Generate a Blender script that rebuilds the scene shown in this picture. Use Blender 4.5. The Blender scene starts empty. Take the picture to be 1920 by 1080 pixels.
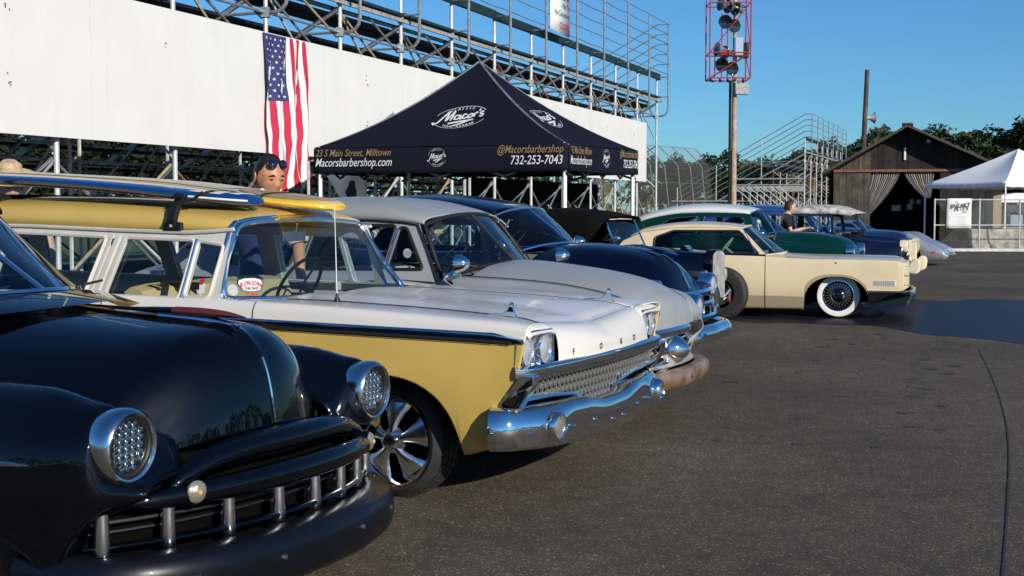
import bpy, bmesh, math, random
from math import sin, cos, pi, radians as R, atan, atan2, sqrt, hypot
from mathutils import Vector as V, Matrix as Mx
from mathutils.geometry import tessellate_polygon
random.seed(7)
S = bpy.context.scene
COL = S.collection
# ------------------------------------------------------------ camera
cam_d = bpy.data.cameras.new('camera'); cam = bpy.data.objects.new('camera', cam_d); COL.objects.link(cam)
cam_d.sensor_width = 36.0; cam_d.lens = 36.0*2500/1920; cam_d.clip_start = .1; cam_d.clip_end = 3000
cam.location = (0, 0, 1.5); cam.rotation_euler = (pi/2 - atan(148/2500), 0, 0)
S.camera = cam
# ------------------------------------------------------------ sky, sun, exposure
SUN_AZ, SUN_EL = R(-57), R(22)
W = bpy.data.worlds.new('World'); S.world = W; W.use_nodes = True
nt = W.node_tree; sky = nt.nodes.new('ShaderNodeTexSky'); sky.sky_type = 'NISHITA'; sky.sun_disc = False
sky.sun_elevation = SUN_EL; sky.sun_rotation = pi/2 - SUN_AZ; sky.altitude = 20; sky.air_density = 1.0; sky.dust_density = .1; sky.ozone_density = 4.0
bg = nt.nodes['Background']; tint = nt.nodes.new('ShaderNodeMix'); tint.data_type = 'RGBA'; tint.blend_type = 'MULTIPLY'; tint.inputs[0].default_value = 1; tint.inputs[7].default_value = (.40, .72, .98, 1)   # clear, deep blue morning air
nt.links.new(sky.outputs[0], tint.inputs[6]); nt.links.new(tint.outputs[2], bg.inputs[0]); bg.inputs[1].default_value = .11
sd = bpy.data.lights.new('sun', 'SUN'); so = bpy.data.objects.new('sun', sd); COL.objects.link(so)
sd.energy = 4.7; sd.angle = R(.53); sd.color = (1, .93, .805)
so.rotation_euler = V((cos(SUN_AZ)*cos(SUN_EL), sin(SUN_AZ)*cos(SUN_EL), sin(SUN_EL))).to_track_quat('Z', 'Y').to_euler()
so.location = (20, -20, 30)
S.view_settings.view_transform = 'Standard'; S.view_settings.look = 'None'
S.view_settings.exposure = 0; S.view_settings.gamma = 1; S.view_settings.use_curve_mapping = False

# ------------------------------------------------------------ materials
M = {}
def mat(name, col, rough=.6, metal=0, coat=0, var=0, vscale=8, bump=0, bscale=40, spec=.5, col2=None, dist=.01, detail=4, sheen=0):
    m = bpy.data.materials.new(name); m.use_nodes = True; N = m.node_tree.nodes; L = m.node_tree.links
    b = N['Principled BSDF']; b.inputs['Base Color'].default_value = (*col, 1); b.inputs['Roughness'].default_value = rough
    b.inputs['Metallic'].default_value = metal; b.inputs['Coat Weight'].default_value = coat; b.inputs['Coat Roughness'].default_value = .03
    b.inputs['Specular IOR Level'].default_value = spec
    if sheen: b.inputs['Sheen Weight'].default_value = sheen
    if var or col2 or bump: tc = N.new('ShaderNodeTexCoord')
    if var or col2:
        n = N.new('ShaderNodeTexNoise'); n.inputs['Scale'].default_value = vscale; n.inputs['Detail'].default_value = detail
        L.new(tc.outputs['Object'], n.inputs['Vector'])
        rp = N.new('ShaderNodeValToRGB'); c2 = col2 or tuple(max(0, c*(1-var)) for c in col); c1 = col if col2 else tuple(min(1, c*(1+var)) for c in col)
        rp.color_ramp.elements[0].color = (*c2, 1); rp.color_ramp.elements[1].color = (*c1, 1)
        rp.color_ramp.elements[0].position = .35; rp.color_ramp.elements[1].position = .65
        L.new(n.outputs['Fac'], rp.inputs[0]); L.new(rp.outputs[0], b.inputs['Base Color'])
    if bump:
        n2 = N.new('ShaderNodeTexNoise'); n2.inputs['Scale'].default_value = bscale; n2.inputs['Detail'].default_value = 5
        L.new(tc.outputs['Object'], n2.inputs['Vector'])
        bp = N.new('ShaderNodeBump'); bp.inputs['Strength'].default_value = bump; bp.inputs['Distance'].default_value = dist
        L.new(n2.outputs['Fac'], bp.inputs['Height']); L.new(bp.outputs[0], b.inputs['Normal'])
    M[name] = m; return m
def glass(name, tint=(.75, .85, .9), refl=.06, rough=0.0, haze=0):
    m = bpy.data.materials.new(name); m.use_nodes = True; N = m.node_tree.nodes; L = m.node_tree.links; N.clear()
    o = N.new('ShaderNodeOutputMaterial'); t = N.new('ShaderNodeBsdfTransparent'); t.inputs[0].default_value = (*tint, 1)
    g = N.new('ShaderNodeBsdfGlossy'); g.inputs['Roughness'].default_value = rough
    lw = N.new('ShaderNodeLayerWeight'); lw.inputs[0].default_value = .5; pw = N.new('ShaderNodeMath'); pw.operation = 'POWER'; pw.inputs[1].default_value = 4.2
    f = N.new('ShaderNodeMath'); f.operation = 'MULTIPLY_ADD'; f.inputs[1].default_value = .85; f.inputs[2].default_value = refl; x = N.new('ShaderNodeMixShader')
    L.new(lw.outputs['Facing'], pw.inputs[0]); L.new(pw.outputs[0], f.inputs[0]); L.new(f.outputs[0], x.inputs[0]); L.new(t.outputs[0], x.inputs[1]); L.new(g.outputs[0], x.inputs[2])
    L.new(x.outputs[0], o.inputs[0]); M[name] = m; return m

mat('black_paint', (.0010, .0013, .0030), .4, 0, 1.0, spec=.03)
mat('satin_black', (.0035, .0045, .008), .34, 0, .12, spec=.3)
mat('navy_paint', (.001, .0025, .013), .4, 0, .85, spec=.05)
mat('yellow_paint', (.62, .43, .115), .3, 0, .55, var=.05, vscale=2.5)
mat('white_paint', (.74, .71, .66), .3, 0, .45, var=.03, vscale=2)
mat('gray_paint', (.305, .32, .325), .42, 0, .12, var=.05, vscale=2)
mat('cream_paint', (.70, .58, .38), .32, 0, .5, var=.04, vscale=2)
mat('cream_parts', (.72, .64, .46), .4)
mat('tan_paint', (.36, .29, .18), .45)
mat('green_paint', (.0008, .028, .020), .4, 0, .8, spec=.1)
mat('white_roof', (.72, .74, .72), .3, 0, .4)
mat('peeling_white', (.74, .72, .64), .55, col2=(.25, .23, .2), vscale=9, detail=8)
mat('peeling_navy', (.006, .009, .035), .25, 0, .7, col2=(.004, .006, .02), vscale=6)
mat('blue_roof', (.03, .07, .22), .25, 0, .8)
mat('silver_paint', (.42, .42, .44), .3, .5, .8)
mat('burgundy', (.10, .015, .02), .6); mat('red_paint', (.45, .02, .03), .3, 0, .5)
mat('pink', (.55, .07, .1), .5)
mat('chrome', (.86, .87, .89), .05, 1.0); mat('chrome_dark', (.10,.105,.115), .12, 1); mat('alloy', (.88,.89,.91), .20, 1); mat('grille_white', (.50,.50,.49), .30, .75)
mat('chrome_soft', (.75, .76, .78), .16, 1.0, bump=.03, bscale=12)
mat('aluminium', (.62, .62, .63), .32, 1.0, var=.12, vscale=30)
mat('rust_chrome', (.32, .15, .07), .38, .65, col2=(.55, .40, .30), vscale=7, detail=8, bump=.25, bscale=60)
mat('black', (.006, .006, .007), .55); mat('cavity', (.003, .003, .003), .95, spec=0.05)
mat('rubber', (.022, .021, .02), .7, bump=.15, bscale=90, var=.25, vscale=20); mat('whitewall', (.78, .76, .72), .55, var=.04)
mat('seal', (.012, .012, .013), .5)
mat('trim_cream', (.60, .57, .52), .4, 0, .2, var=.06)
mat('seat_tan', (.52, .40, .20), .55, bump=.2, bscale=60); mat('seat_dark', (.02, .018, .016), .6); mat('seat_light', (.5, .47, .4), .6)
mat('seat_red', (.09, .012, .02), .55); mat('inside_gray', (.12, .12, .125), .7)
mat('lamp_lens', (.75, .77, .8), .12, .55, .6, bump=.6, bscale=70); mat('amber_lens', (.55, .36, .16), .15, 0, 1); mat('clear_lens', (.34, .31, .26), .15, .45, 1, bump=.4, bscale=90); mat('bulb_amber', (.62, .36, .12), .25, 0, 1)
mat('reflector', (.8, .8, .82), .14, 1)
glass('glass', (.88, .94, .95), .02); glass('windscreen', (.74, .85, .93), .06); glass('tint_glass', (.30, .42, .44), .12); glass('dark_glass', (.10, .13, .15), .12); glass('green_glass', (.52, .66, .62), .05)
mat('surf_blue', (.003, .045, .19), .2, 0, .5); mat('surf_yellow', (.80, .52, .06), .25, 0, .5); mat('surf_cream', (.70, .60, .42), .35, 0, .15); mat('surf_tan', (.48, .30, .11), .35, 0, .15, var=.1, vscale=4)
mat('surf_brown', (.30, .19, .07), .2, 0, .8); mat('white', (.78, .78, .78), .5); mat('sticker_red', (.5, .03, .04), .4)
mat('strap', (.02, .02, .02), .6); mat('top_cloth', (.0045,.004,.004), .9, spec=.1, bump=.2, bscale=40)
# people
mat('skin', (.52, .25, .135), .5, var=.16, vscale=26, bump=.25, bscale=70, dist=.004); mat('skin_pale', (.52, .32, .235), .5, var=.1, vscale=14); mat('hair', (.012, .009, .007), .5, bump=.5, bscale=160)
mat('hair_brown', (.035, .02, .013), .55, bump=.5, bscale=120)
mat('navy_cloth', (.036, .046, .13), .85, var=.2, vscale=10, bump=.3, bscale=14, dist=.02); mat('black_cloth', (.008, .008, .011), .85, bump=.3, bscale=12, dist=.02); mat('white_cloth', (.74, .74, .76), .85, bump=.3, bscale=20, dist=.01)
mat('gray_cloth', (.10, .10, .11), .85, bump=.3, bscale=30); mat('shades', (.008, .012, .03), .06, 0, 1)
# structures
mat('wall_white', (.80, .785, .75), .55, col2=(.76, .745, .71), vscale=1.2, detail=6, bump=.1, bscale=8)
mat('galv', (.36, .38, .385), .42, .6, var=.25, vscale=9); mat('galv_pale', (.56, .57, .56), .5, .2, var=.15, vscale=6); mat('rusty', (.22, .095, .06), .7, var=.4, vscale=14); mat('tan_steel', (.38, .30, .19), .7, var=.25)
mat('plank_green', (.008, .028, .030), .6, var=.4, vscale=4, bump=.2); mat('plank_dark', (.008, .013, .024), .65, var=.4, vscale=4, bump=.2); mat('plank_gray', (.33, .33, .32), .7, var=.25)
mat('tent_navy', (.0055, .006, .016), .8, bump=.15, bscale=7, dist=.02, spec=.2); mat('tent_gray', (.24, .28, .34), .7); mat('tent_white', (.86, .86, .85), .55, bump=.3, bscale=2.5, dist=.03, var=.03, vscale=1)
mat('print_white', (.66, .66, .68), .7); mat('print_gold', (.27, .18, .085), .7); mat('print_black', (.02, .02, .02), .6); mat('print_red', (.45, .03, .06), .6); mat('print_grey', (.42, .42, .42), .6)
mat('flag_red', (.50, .018, .06), .8, bump=.2, bscale=40); mat('flag_white', (.80, .78, .76), .8, bump=.2, bscale=40); mat('flag_blue', (.035, .04, .15), .8, bump=.2, bscale=40)
mat('wood_dark', (.014, .012, .0105), .85, var=.35, vscale=2.5, bump=.4, bscale=12, dist=.02); mat('wood_gray', (.095, .082, .064), .85, var=.35, vscale=2, bump=.4, bscale=12, dist=.02); mat('wood_pole', (.42, .31, .22), .8, var=.25, vscale=4, bump=.4, bscale=10, dist=.02)
mat('wood_black', (.0095, .0085, .0075), .9, var=.4, vscale=3, bump=.4, bscale=12, dist=.02); mat('wood_brown', (.024, .019, .015), .85, var=.35, vscale=2.5, bump=.4, bscale=12, dist=.02); mat('roofing', (.06, .056, .052), .8, var=.3); mat('curtain', (.27, .23, .21), .8, var=.12, vscale=6)
mat('concrete', (.56, .51, .43), .85, col2=(.30, .27, .22), vscale=5, detail=8, bump=.6, bscale=14, dist=.03)
mat('tower_red', (.34, .035, .05), .5); mat('lamp_shell', (.62, .63, .64), .25, .8); mat('grey_box', (.3, .3, .3), .6, var=.2)
mat('board_tan', (.30, .22, .15), .8); mat('bark', (.07, .05, .035), .9, bump=.5, bscale=12)
mat('straw', (.52,.36,.22), .8, var=.2, vscale=30); mat('net', (.2, .2, .19), .7)
def leafmat(name, a, b):
    m = mat(name, a, .6, col2=b, vscale=.6, spec=.3); return m
leafmat('leaf_dark', (.050, .075, .028), (.018, .034, .014)); leafmat('leaf_mid', (.075, .10, .035), (.028, .05, .018))
mat('grass', (.10, .14, .045), .9, col2=(.06, .09, .03), vscale=.8)

def streaks(name, scale, lo, f):
    m = M[name]; N = m.node_tree.nodes; L = m.node_tree.links; b = N['Principled BSDF']; tc = N.new('ShaderNodeTexCoord'); mp = N.new('ShaderNodeMapping'); mp.inputs['Scale'].default_value = scale
    n = N.new('ShaderNodeTexNoise'); n.inputs['Scale'].default_value = 1; n.inputs['Detail'].default_value = 7; n.inputs['Roughness'].default_value = .65; L.new(tc.outputs['Object'], mp.inputs[0]); L.new(mp.outputs[0], n.inputs['Vector'])
    rp = N.new('ShaderNodeValToRGB'); rp.color_ramp.elements[0].position = lo; rp.color_ramp.elements[0].color = (*f, 1); rp.color_ramp.elements[1].position = lo+.14; rp.color_ramp.elements[1].color = (1,1,1,1); L.new(n.outputs['Fac'], rp.inputs[0])
    x = N.new('ShaderNodeMix'); x.data_type = 'RGBA'; x.blend_type = 'MULTIPLY'; x.inputs[0].default_value = 1; k = b.inputs['Base Color'].links[0].from_socket; L.new(k, x.inputs[6]); L.new(rp.outputs[0], x.inputs[7]); L.new(x.outputs[2], b.inputs['Base Color'])
streaks('wall_white', (3.2, 3.2, .22), .30, (.93,.915,.885)); streaks('concrete', (5, 5, .8), .40, (.6,.56,.5)); streaks('wood_dark', (14, 14, .5), .42, (.55,.52,.5)); streaks('wood_gray', (14, 14, .5), .45, (.55,.52,.48)); streaks('tent_white', (2, 2, 1), .30, (.93,.93,.92))
# asphalt: aggregate speckle, broad worn patches, fine relief
def asphalt(name, lo, hi, wet=False):
    m = bpy.data.materials.new(name); m.use_nodes = True; N = m.node_tree.nodes; L = m.node_tree.links; b = N['Principled BSDF']
    tc = N.new('ShaderNodeTexCoord')
    def noise(s, d=4, r=.55):
        n = N.new('ShaderNodeTexNoise'); n.inputs['Scale'].default_value = s; n.inputs['Detail'].default_value = d; n.inputs['Roughness'].default_value = r; L.new(tc.outputs['Object'], n.inputs['Vector']); return n
    big = noise(.35, 6, .6); fine = noise(130, 3, .7); mid = noise(5, 5, .65)
    vo = N.new('ShaderNodeTexVoronoi'); vo.inputs['Scale'].default_value = 110; L.new(tc.outputs['Object'], vo.inputs['Vector'])
    r1 = N.new('ShaderNodeValToRGB'); r1.color_ramp.elements[0].color = (*lo, 1); r1.color_ramp.elements[1].color = (*hi, 1); r1.color_ramp.elements[0].position = .3; r1.color_ramp.elements[1].position = .7
    L.new(big.outputs['Fac'], r1.inputs[0])
    r2 = N.new('ShaderNodeValToRGB'); r2.color_ramp.elements[0].position = .38; r2.color_ramp.elements[1].position = .68; r2.color_ramp.elements[0].color = (.34, .34, .34, 1); r2.color_ramp.elements[1].color = (1.9, 1.82, 1.68, 1)
    L.new(fine.outputs['Fac'], r2.inputs[0])
    r3 = N.new('ShaderNodeValToRGB'); r3.color_ramp.elements[0].position = .3; r3.color_ramp.elements[1].position = .75; r3.color_ramp.elements[0].color = (.72, .72, .73, 1); r3.color_ramp.elements[1].color = (1.28, 1.25, 1.2, 1)
    L.new(mid.outputs['Fac'], r3.inputs[0])
    r4 = N.new('ShaderNodeValToRGB'); e = r4.color_ramp.elements; e[0].position = .86; e[0].color = (1, 1, 1, 1); e[1].position = .99; e[1].color = (3.6, 3.4, 3.0, 1)
    sp = N.new('ShaderNodeSeparateColor'); L.new(vo.outputs['Color'], sp.inputs[0]); L.new(sp.outputs[0], r4.inputs[0])
    prev = r1.outputs[0]
    for r in (r2, r3, r4):
        x = N.new('ShaderNodeMix'); x.data_type = 'RGBA'; x.blend_type = 'MULTIPLY'; x.inputs[0].default_value = 1; x.clamp_result = False
        L.new(prev, x.inputs[6]); L.new(r.outputs[0], x.inputs[7]); prev = x.outputs[2]
    L.new(prev, b.inputs['Base Color'])
    b.inputs['Roughness'].default_value = .42 if wet else .82; b.inputs['Specular IOR Level'].default_value = .045 if wet else .28
    bp = N.new('ShaderNodeBump'); bp.inputs['Strength'].default_value = .12 if wet else .55; bp.inputs['Distance'].default_value = .006
    L.new(fine.outputs['Fac'], bp.inputs['Height']); L.new(bp.outputs[0], b.inputs['Normal'])
    M[name] = m
asphalt('asphalt', (.060, .051, .040), (.120, .102, .080)); asphalt('wet_asphalt', (.010, .012, .020), (.016, .018, .028), True)
mat('tar', (.034, .030, .026), .75); mat('dark_mark', (.056, .049, .040), .8); mat('leaf_shade', (.030, .040, .020), .7, col2=(.012,.018,.009), vscale=.6, spec=.2)

# ------------------------------------------------------------ mesh building
class MB:
    def __init__(s): s.v = []; s.f = []; s.m = []; s.T = Mx.Identity(4)
    def pt(s, p): s.v.append(tuple(s.T @ V(p))); return len(s.v)-1
    def face(s, ids, mi=0): s.f.append(tuple(ids)); s.m.append(mi)
    def poly(s, pts, mi=0): s.face([s.pt(p) for p in pts], mi)
    def box(s, c, d, rot=None, mi=0):
        x, y, z = (k/2 for k in d); r = rot or Mx.Identity(3)
        q = [s.pt(V(c) + r @ V((sx*x, sy*y, sz*z))) for sz in (-1, 1) for sx, sy in ((-1,-1),(1,-1),(1,1),(-1,1))]
        for a in ((3,2,1,0),(4,5,6,7),(0,1,5,4),(1,2,6,5),(2,3,7,6),(3,0,4,7)): s.face([q[k] for k in a], mi)
    def beam(s, a, b, w, h, up=(0,0,1), mi=0):
        a = V(a); b = V(b); d = b-a; l = d.length; x = d/l; y = V(up).cross(x)
        if y.length < 1e-4: y = V((0,1,0)).cross(x)
        y.normalize(); z = x.cross(y); s.box((a+b)/2, (l, w, h), Mx((x, y, z)).transposed(), mi)
    def grid(s, P, mi=0, close_u=False, close_v=False, flip=False):
        n = len(P); k = len(P[0]); ids = [[s.pt(p) for p in row] for row in P]
        for i in range(n if close_u else n-1):
            for j in range(k if close_v else k-1):
                q = [ids[i][j], ids[(i+1) % n][j], ids[(i+1) % n][(j+1) % k], ids[i][(j+1) % k]]
                s.face(q[::-1] if flip else q, mi(i, j) if callable(mi) else mi)
        return ids
    def tube(s, pts, r, n=8, closed=False, cap=True, mi=0):
        pts = [V(p) for p in pts]; N = len(pts); rad = r if isinstance(r, (list, tuple)) else [r]*N
        rows = []; prev = None
        for i in range(N):
            a = pts[(i-1) % N] if (closed or i > 0) else pts[i]; b = pts[(i+1) % N] if (closed or i < N-1) else pts[i]
            t = (b-a).normalized()
            if prev is None: u = t.orthogonal().normalized()
            else: u = (prev - t*prev.dot(t)); u = u.normalized() if u.length > 1e-6 else t.orthogonal().normalized()
            prev = u; w = t.cross(u)
            rows.append([pts[i] + (u*cos(2*pi*k/n) + w*sin(2*pi*k/n))*rad[i] for k in range(n)])
        ids = s.grid(rows, mi, close_u=closed, close_v=True, flip=True)
        if cap and not closed: s.face(ids[0], mi); s.face(ids[-1][::-1], mi)
    def lathe(s, prof, n=24, mi=0, axis='y'):       # prof: (radius, offset along axis)
        rows = []
        for r, h in prof:
            row = []
            for k in range(n):
                a = 2*pi*k/n; c, d = r*cos(a), r*sin(a)
                row.append({'y': (c, h, d), 'x': (h, c, d), 'z': (c, d, h)}[axis])
            rows.append(row)
        s.grid(rows, mi, close_v=True)
    def prism(s, poly, t, fn=None, mi=0, mside=None):   # poly list of 2D; fn maps (a,b,depth)->3D
        fn = fn or (lambda a, b, d: (a, b, d)); n = len(poly)
        A = [s.pt(fn(p[0], p[1], 0)) for p in poly]; B = [s.pt(fn(p[0], p[1], t)) for p in poly]
        for tri in tessellate_polygon([[V((p[0], p[1], 0)) for p in poly]]):
            s.face([A[k] for k in tri], mi); s.face([B[k] for k in tri[::-1]], mi)
        for k in range(n): s.face([A[k], A[(k+1) % n], B[(k+1) % n], B[k]], mi if mside is None else mside)
    def sweep(s, path, prof, mi=0, cap=True, scale=None, up=(0,0,1), closed=False):
        # prof: closed polygon of (outward, up) offsets; path: 3D points; outward = tangent x up
        path = [V(p) for p in path]; rows = []; N = len(path); up = V(up)
        for i, p in enumerate(path):
            t = (path[min(i+1, N-1)] - path[max(i-1, 0)]).normalized() if not closed else (path[(i+1) % N]-path[i-1]).normalized()
            o = t.cross(up).normalized(); pf = prof(i/(N-1)) if callable(prof) else prof; k = scale[i] if scale else 1
            rows.append([p + o*a*k + up*b*k for a, b in pf])
        ids = s.grid(rows, mi, close_v=True, close_u=closed)
        if cap and not closed: s.face(ids[0][::-1], mi); s.face(ids[-1], mi)
    def mesh(s, name, mats, smooth=False, angle=None):
        me = bpy.data.meshes.new(name); me.from_pydata(s.v, [], s.f)
        for m in mats if isinstance(mats, (list, tuple)) else [mats]: me.materials.append(M[m])
        me.polygons.foreach_set('material_index', s.m)
        bm = bmesh.new(); bm.from_mesh(me); bmesh.ops.remove_doubles(bm, verts=bm.verts, dist=2e-5)
        bmesh.ops.recalc_face_normals(bm, faces=bm.faces)
        if smooth:
            for f in bm.faces: f.smooth = True
            lim = R(angle or 38)
            for e in bm.edges:
                if len(e.link_faces) == 2 and e.calc_face_angle(0) > lim: e.smooth = False
        bm.to_mesh(me); bm.free(); me.update(); return me
def obj(name, me, parent=None, loc=None, rot=None):
    o = bpy.data.objects.new(name, me); COL.objects.link(o)
    if parent: o.parent = parent
    if loc: o.location = loc
    if rot: o.rotation_euler = rot
    return o
SPLIT = {'ledger','guard_link','coupler','headlight_brow','panel_gap','wiper','side_spear','drip_rail','bolt_pair','batten','hood_trim','lamp_bracket','cooler','menu_board','ornament_base','door_mirror','sunglass_frame'}
def islands(mb):
    par = list(range(len(mb.v)))
    def find(a):
        while par[a] != a: par[a] = par[par[a]]; a = par[a]
        return a
    for f in mb.f:
        r = find(f[0])
        for k in f[1:]: par[find(k)] = r
    g = {}
    for i, f in enumerate(mb.f): g.setdefault(find(f[0]), []).append(i)
    if len(g) < 2: return [mb]
    out = []
    for ids in g.values():
        n = MB(); mp = {}
        for i in ids:
            q = []
            for k in mb.f[i]:
                if k not in mp: mp[k] = len(n.v); n.v.append(mb.v[k])
                q.append(mp[k])
            n.f.append(tuple(q)); n.m.append(mb.m[i])
        out.append(n)
    return out
def part(name, mb, mats, parent, smooth=True, angle=None, label=None, solid=0, bev=0):
    if name in SPLIT:
        isl = islands(mb)
        for extra in isl[1:]: one_part(name, extra, mats, parent, smooth, angle, label, solid, bev)
        mb = isl[0]
    return one_part(name, mb, mats, parent, smooth, angle, label, solid, bev)
def one_part(name, mb, mats, parent, smooth=True, angle=None, label=None, solid=0, bev=0):
    o = obj(name, mb.mesh(name, mats, smooth, angle), parent)
    if label: o['label'] = label
    if bev:
        b = o.modifiers.new('bev', 'BEVEL'); b.width = bev; b.segments = 2; b.limit_method = 'ANGLE'; b.angle_limit = R(40)
    if solid:
        q = o.modifiers.new('sol', 'SOLIDIFY'); q.thickness = solid; q.offset = -1
    return o
def tag(o, label, cat, group=None, kind=None):
    o['label'] = label; o['category'] = cat
    if group: o['group'] = group
    if kind: o['kind'] = kind
    return o
def thing(name, label, cat, loc=(0,0,0), rz=0, group=None):
    return tag(obj(name, None, None, loc, (0,0,rz)), label, cat, group)
def struct(name, mb, mats, smooth=False): 
    o = obj(name, mb.mesh(name, mats, smooth)); o['kind'] = 'structure'; return o
def kids(o): return [c for c in bpy.data.objects if c.parent == o]
def copy_tree(o, parent=None, loc=None, rz=None):
    c = o.copy(); COL.objects.link(c)
    if parent: c.parent = parent
    if loc: c.location = loc
    if rz is not None: c.rotation_euler = (0,0,rz)
    for k in kids(o): copy_tree(k, c)
    return c
def crv(pts, n):     # Catmull-Rom through points of any dimension
    out = []; N = len(pts); D = len(pts[0])
    for i in range(N-1):
        p0, p1, p2, p3 = pts[max(i-1,0)], pts[i], pts[i+1], pts[min(i+2,N-1)]
        for k in range(n):
            t = k/n
            out.append(tuple(.5*((2*p1[d]) + (p2[d]-p0[d])*t + (2*p0[d]-5*p1[d]+4*p2[d]-p3[d])*t*t + (3*p1[d]-p0[d]-3*p2[d]+p3[d])*t**3) for d in range(D)))
    out.append(tuple(pts[-1])); return out
def lerp1(tab, x):   # piecewise smooth table lookup
    if x <= tab[0][0]: return tab[0][1]
    for (a, u), (b, w) in zip(tab, tab[1:]):
        if x <= b: return u + (w-u)*(x-a)/(b-a)
    return tab[-1][1]
def text_mesh(txt, size=1, shear=0, bold=0, align='CENTER', space=1, res=3):
    c = bpy.data.curves.new('text', 'FONT'); c.body = txt; c.size = size; c.shear = shear; c.offset = bold; c.align_x = align; c.align_y = 'CENTER'; c.space_character = space; c.resolution_u = res; c.fill_mode = 'FRONT'
    o = bpy.data.objects.new('text', c); COL.objects.link(o); dg = bpy.context.evaluated_depsgraph_get(); dg.update()
    me = bpy.data.meshes.new_from_object(o.evaluated_get(dg)); bpy.data.objects.remove(o); return me
def letters(name, txt, fn, material, parent, **kw):   # fn(a,b)->3D place for text coordinate
    me = text_mesh(txt, **kw)
    bm = bmesh.new(); bm.from_mesh(me)
    bmesh.ops.triangulate(bm, faces=bm.faces)
    bmesh.ops.subdivide_edges(bm, edges=[e for e in bm.edges if e.calc_length() > .12], cuts=1)
    bm.to_mesh(me); bm.free()
    for v in me.vertices: v.co = V(fn(v.co.x, v.co.y))
    me.materials.clear(); me.materials.append(M[material]); me.name = name
    return obj(name, me, parent)
def strokes(lines, r, fn, mb):      # thick 2D polylines placed by fn(a,b)
    for pts in lines:
        c = crv(pts, 5); n = len(c); L_, R_ = [], []
        for i, p in enumerate(c):
            a, b = c[max(i-1,0)], c[min(i+1,n-1)]; dx, dy = b[0]-a[0], b[1]-a[1]; l = hypot(dx, dy) or 1
            L_.append((p[0]-dy/l*r, p[1]+dx/l*r)); R_.append((p[0]+dy/l*r, p[1]-dx/l*r))
        mb.grid([[fn(*q) for q in L_], [fn(*q) for q in R_]])
def px(x, y, Y):      # world point seen at photograph pixel (x, y) at ground distance Y
    p = atan(148/2500); f = V((0, cos(p), -sin(p))); u = V((0, sin(p), cos(p)))
    r = f + V(((x-960)/2500, 0, 0)) - u*((y-540)/2500); return V((0,0,1.5)) + r*(Y/r.y)
# ============================================================ GROUND
def gnd(x, y, z=0):
    a = px(x, y, 10); r = a-V((0,0,1.5)); return V((0,0,1.5)) + r*((z-1.5)/r.z)
m = MB(); m.grid([[(-400,-120,0),(-400,700,0)],[(400,-120,0),(400,700,0)]]); struct('asphalt_lot', m, 'asphalt')
m = MB(); m.poly([(-160,58,.004),(-14,28,.004),(14,106,.004),(60,180,.004),(60,500,.004),(-160,500,.004)][::-1]); o = struct('infield_grass', m, 'grass')
def sheet(name, pts, material, z=.004):
    m = MB(); q = [(p.x, p.y) for p in pts]; A = [m.pt((a, b, z)) for a, b in q]
    for t in tessellate_polygon([[V((a, b, 0)) for a, b in q]]): m.face([A[k] for k in t])
    return struct(name, m, material)
wet = [(1330,592),(1400,606),(1480,606),(1560,609),(1640,611),(1690,619),(1740,627),(1800,632),(1860,637),(1930,648),(2050,668),(2250,690),(2500,660),(2500,580),(2200,560),(1980,562),(1900,564),(1830,562),(1770,566),(1700,561),(1600,572),(1450,584)]
wet = [p for p in crv([(a+random.uniform(-6,6), b+random.uniform(-1,1)) for a, b in wet]+[wet[0]], 4)][:-1]
sheet('wet_asphalt_patch', [gnd(*p) for p in wet], 'wet_asphalt')
def strip(mb, pts, w, z=.004):
    c = [gnd(*p) for p in pts]; L_, R_ = [], []
    for i, p in enumerate(c):
        t = (c[min(i+1,len(c)-1)]-c[max(i-1,0)]); n = V((-t.y, t.x, 0)).normalized()*(w*random.uniform(.7,1.3)/2); L_.append((p.x+n.x, p.y+n.y, z)); R_.append((p.x-n.x, p.y-n.y, z))
    mb.grid([L_, R_])
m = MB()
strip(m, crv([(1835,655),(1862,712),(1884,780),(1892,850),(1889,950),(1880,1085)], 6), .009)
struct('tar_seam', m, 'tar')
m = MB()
for a, b, w in (((1690,529),(2300,566),.22),((1690,532),(2300,576),.1),((1780,508),(2200,516),.2),((1800,500),(2200,509),.06)):  # long dark strips across the lot; the next loop adds small stains
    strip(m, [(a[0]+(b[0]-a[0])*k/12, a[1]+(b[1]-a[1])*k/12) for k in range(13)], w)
for x, y, w in [(1565,636,26),(1598,645,22),(1545,650,30),(1530,675,22),(1655,627,26),(1660,634,20),(1780,642,34),(1815,650,30),(1760,654,28),(1735,674,26),(1790,686,30),(1745,692,34),(1778,701,40),(1715,711,26),(1735,728,30),(1712,743,26),(1575,743,24),(1772,761,32),(1700,774,40),(1712,800,46),(1762,806,30),(1495,832,36),(1640,838,24),(1345,826,30),(1370,716,34),(1500,698,20)]:
    n = 9; k = w/2
    pts = [gnd(x + k*cos(2*pi*q/n)*random.uniform(.5,1.1), y + (1.6+y/700)*sin(2*pi*q/n)*random.uniform(.5,1.2)) for q in range(n)]
    m.poly([(p.x, p.y, .004) for p in pts])
struct('stains_and_strips', m, 'dark_mark')
m = MB(); a, b = gnd(1738,471), gnd(2600,473); m.beam((a.x,a.y,.05),(b.x,b.y,.05),.18,.1); struct('kerb', m, 'galv_pale')

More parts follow.
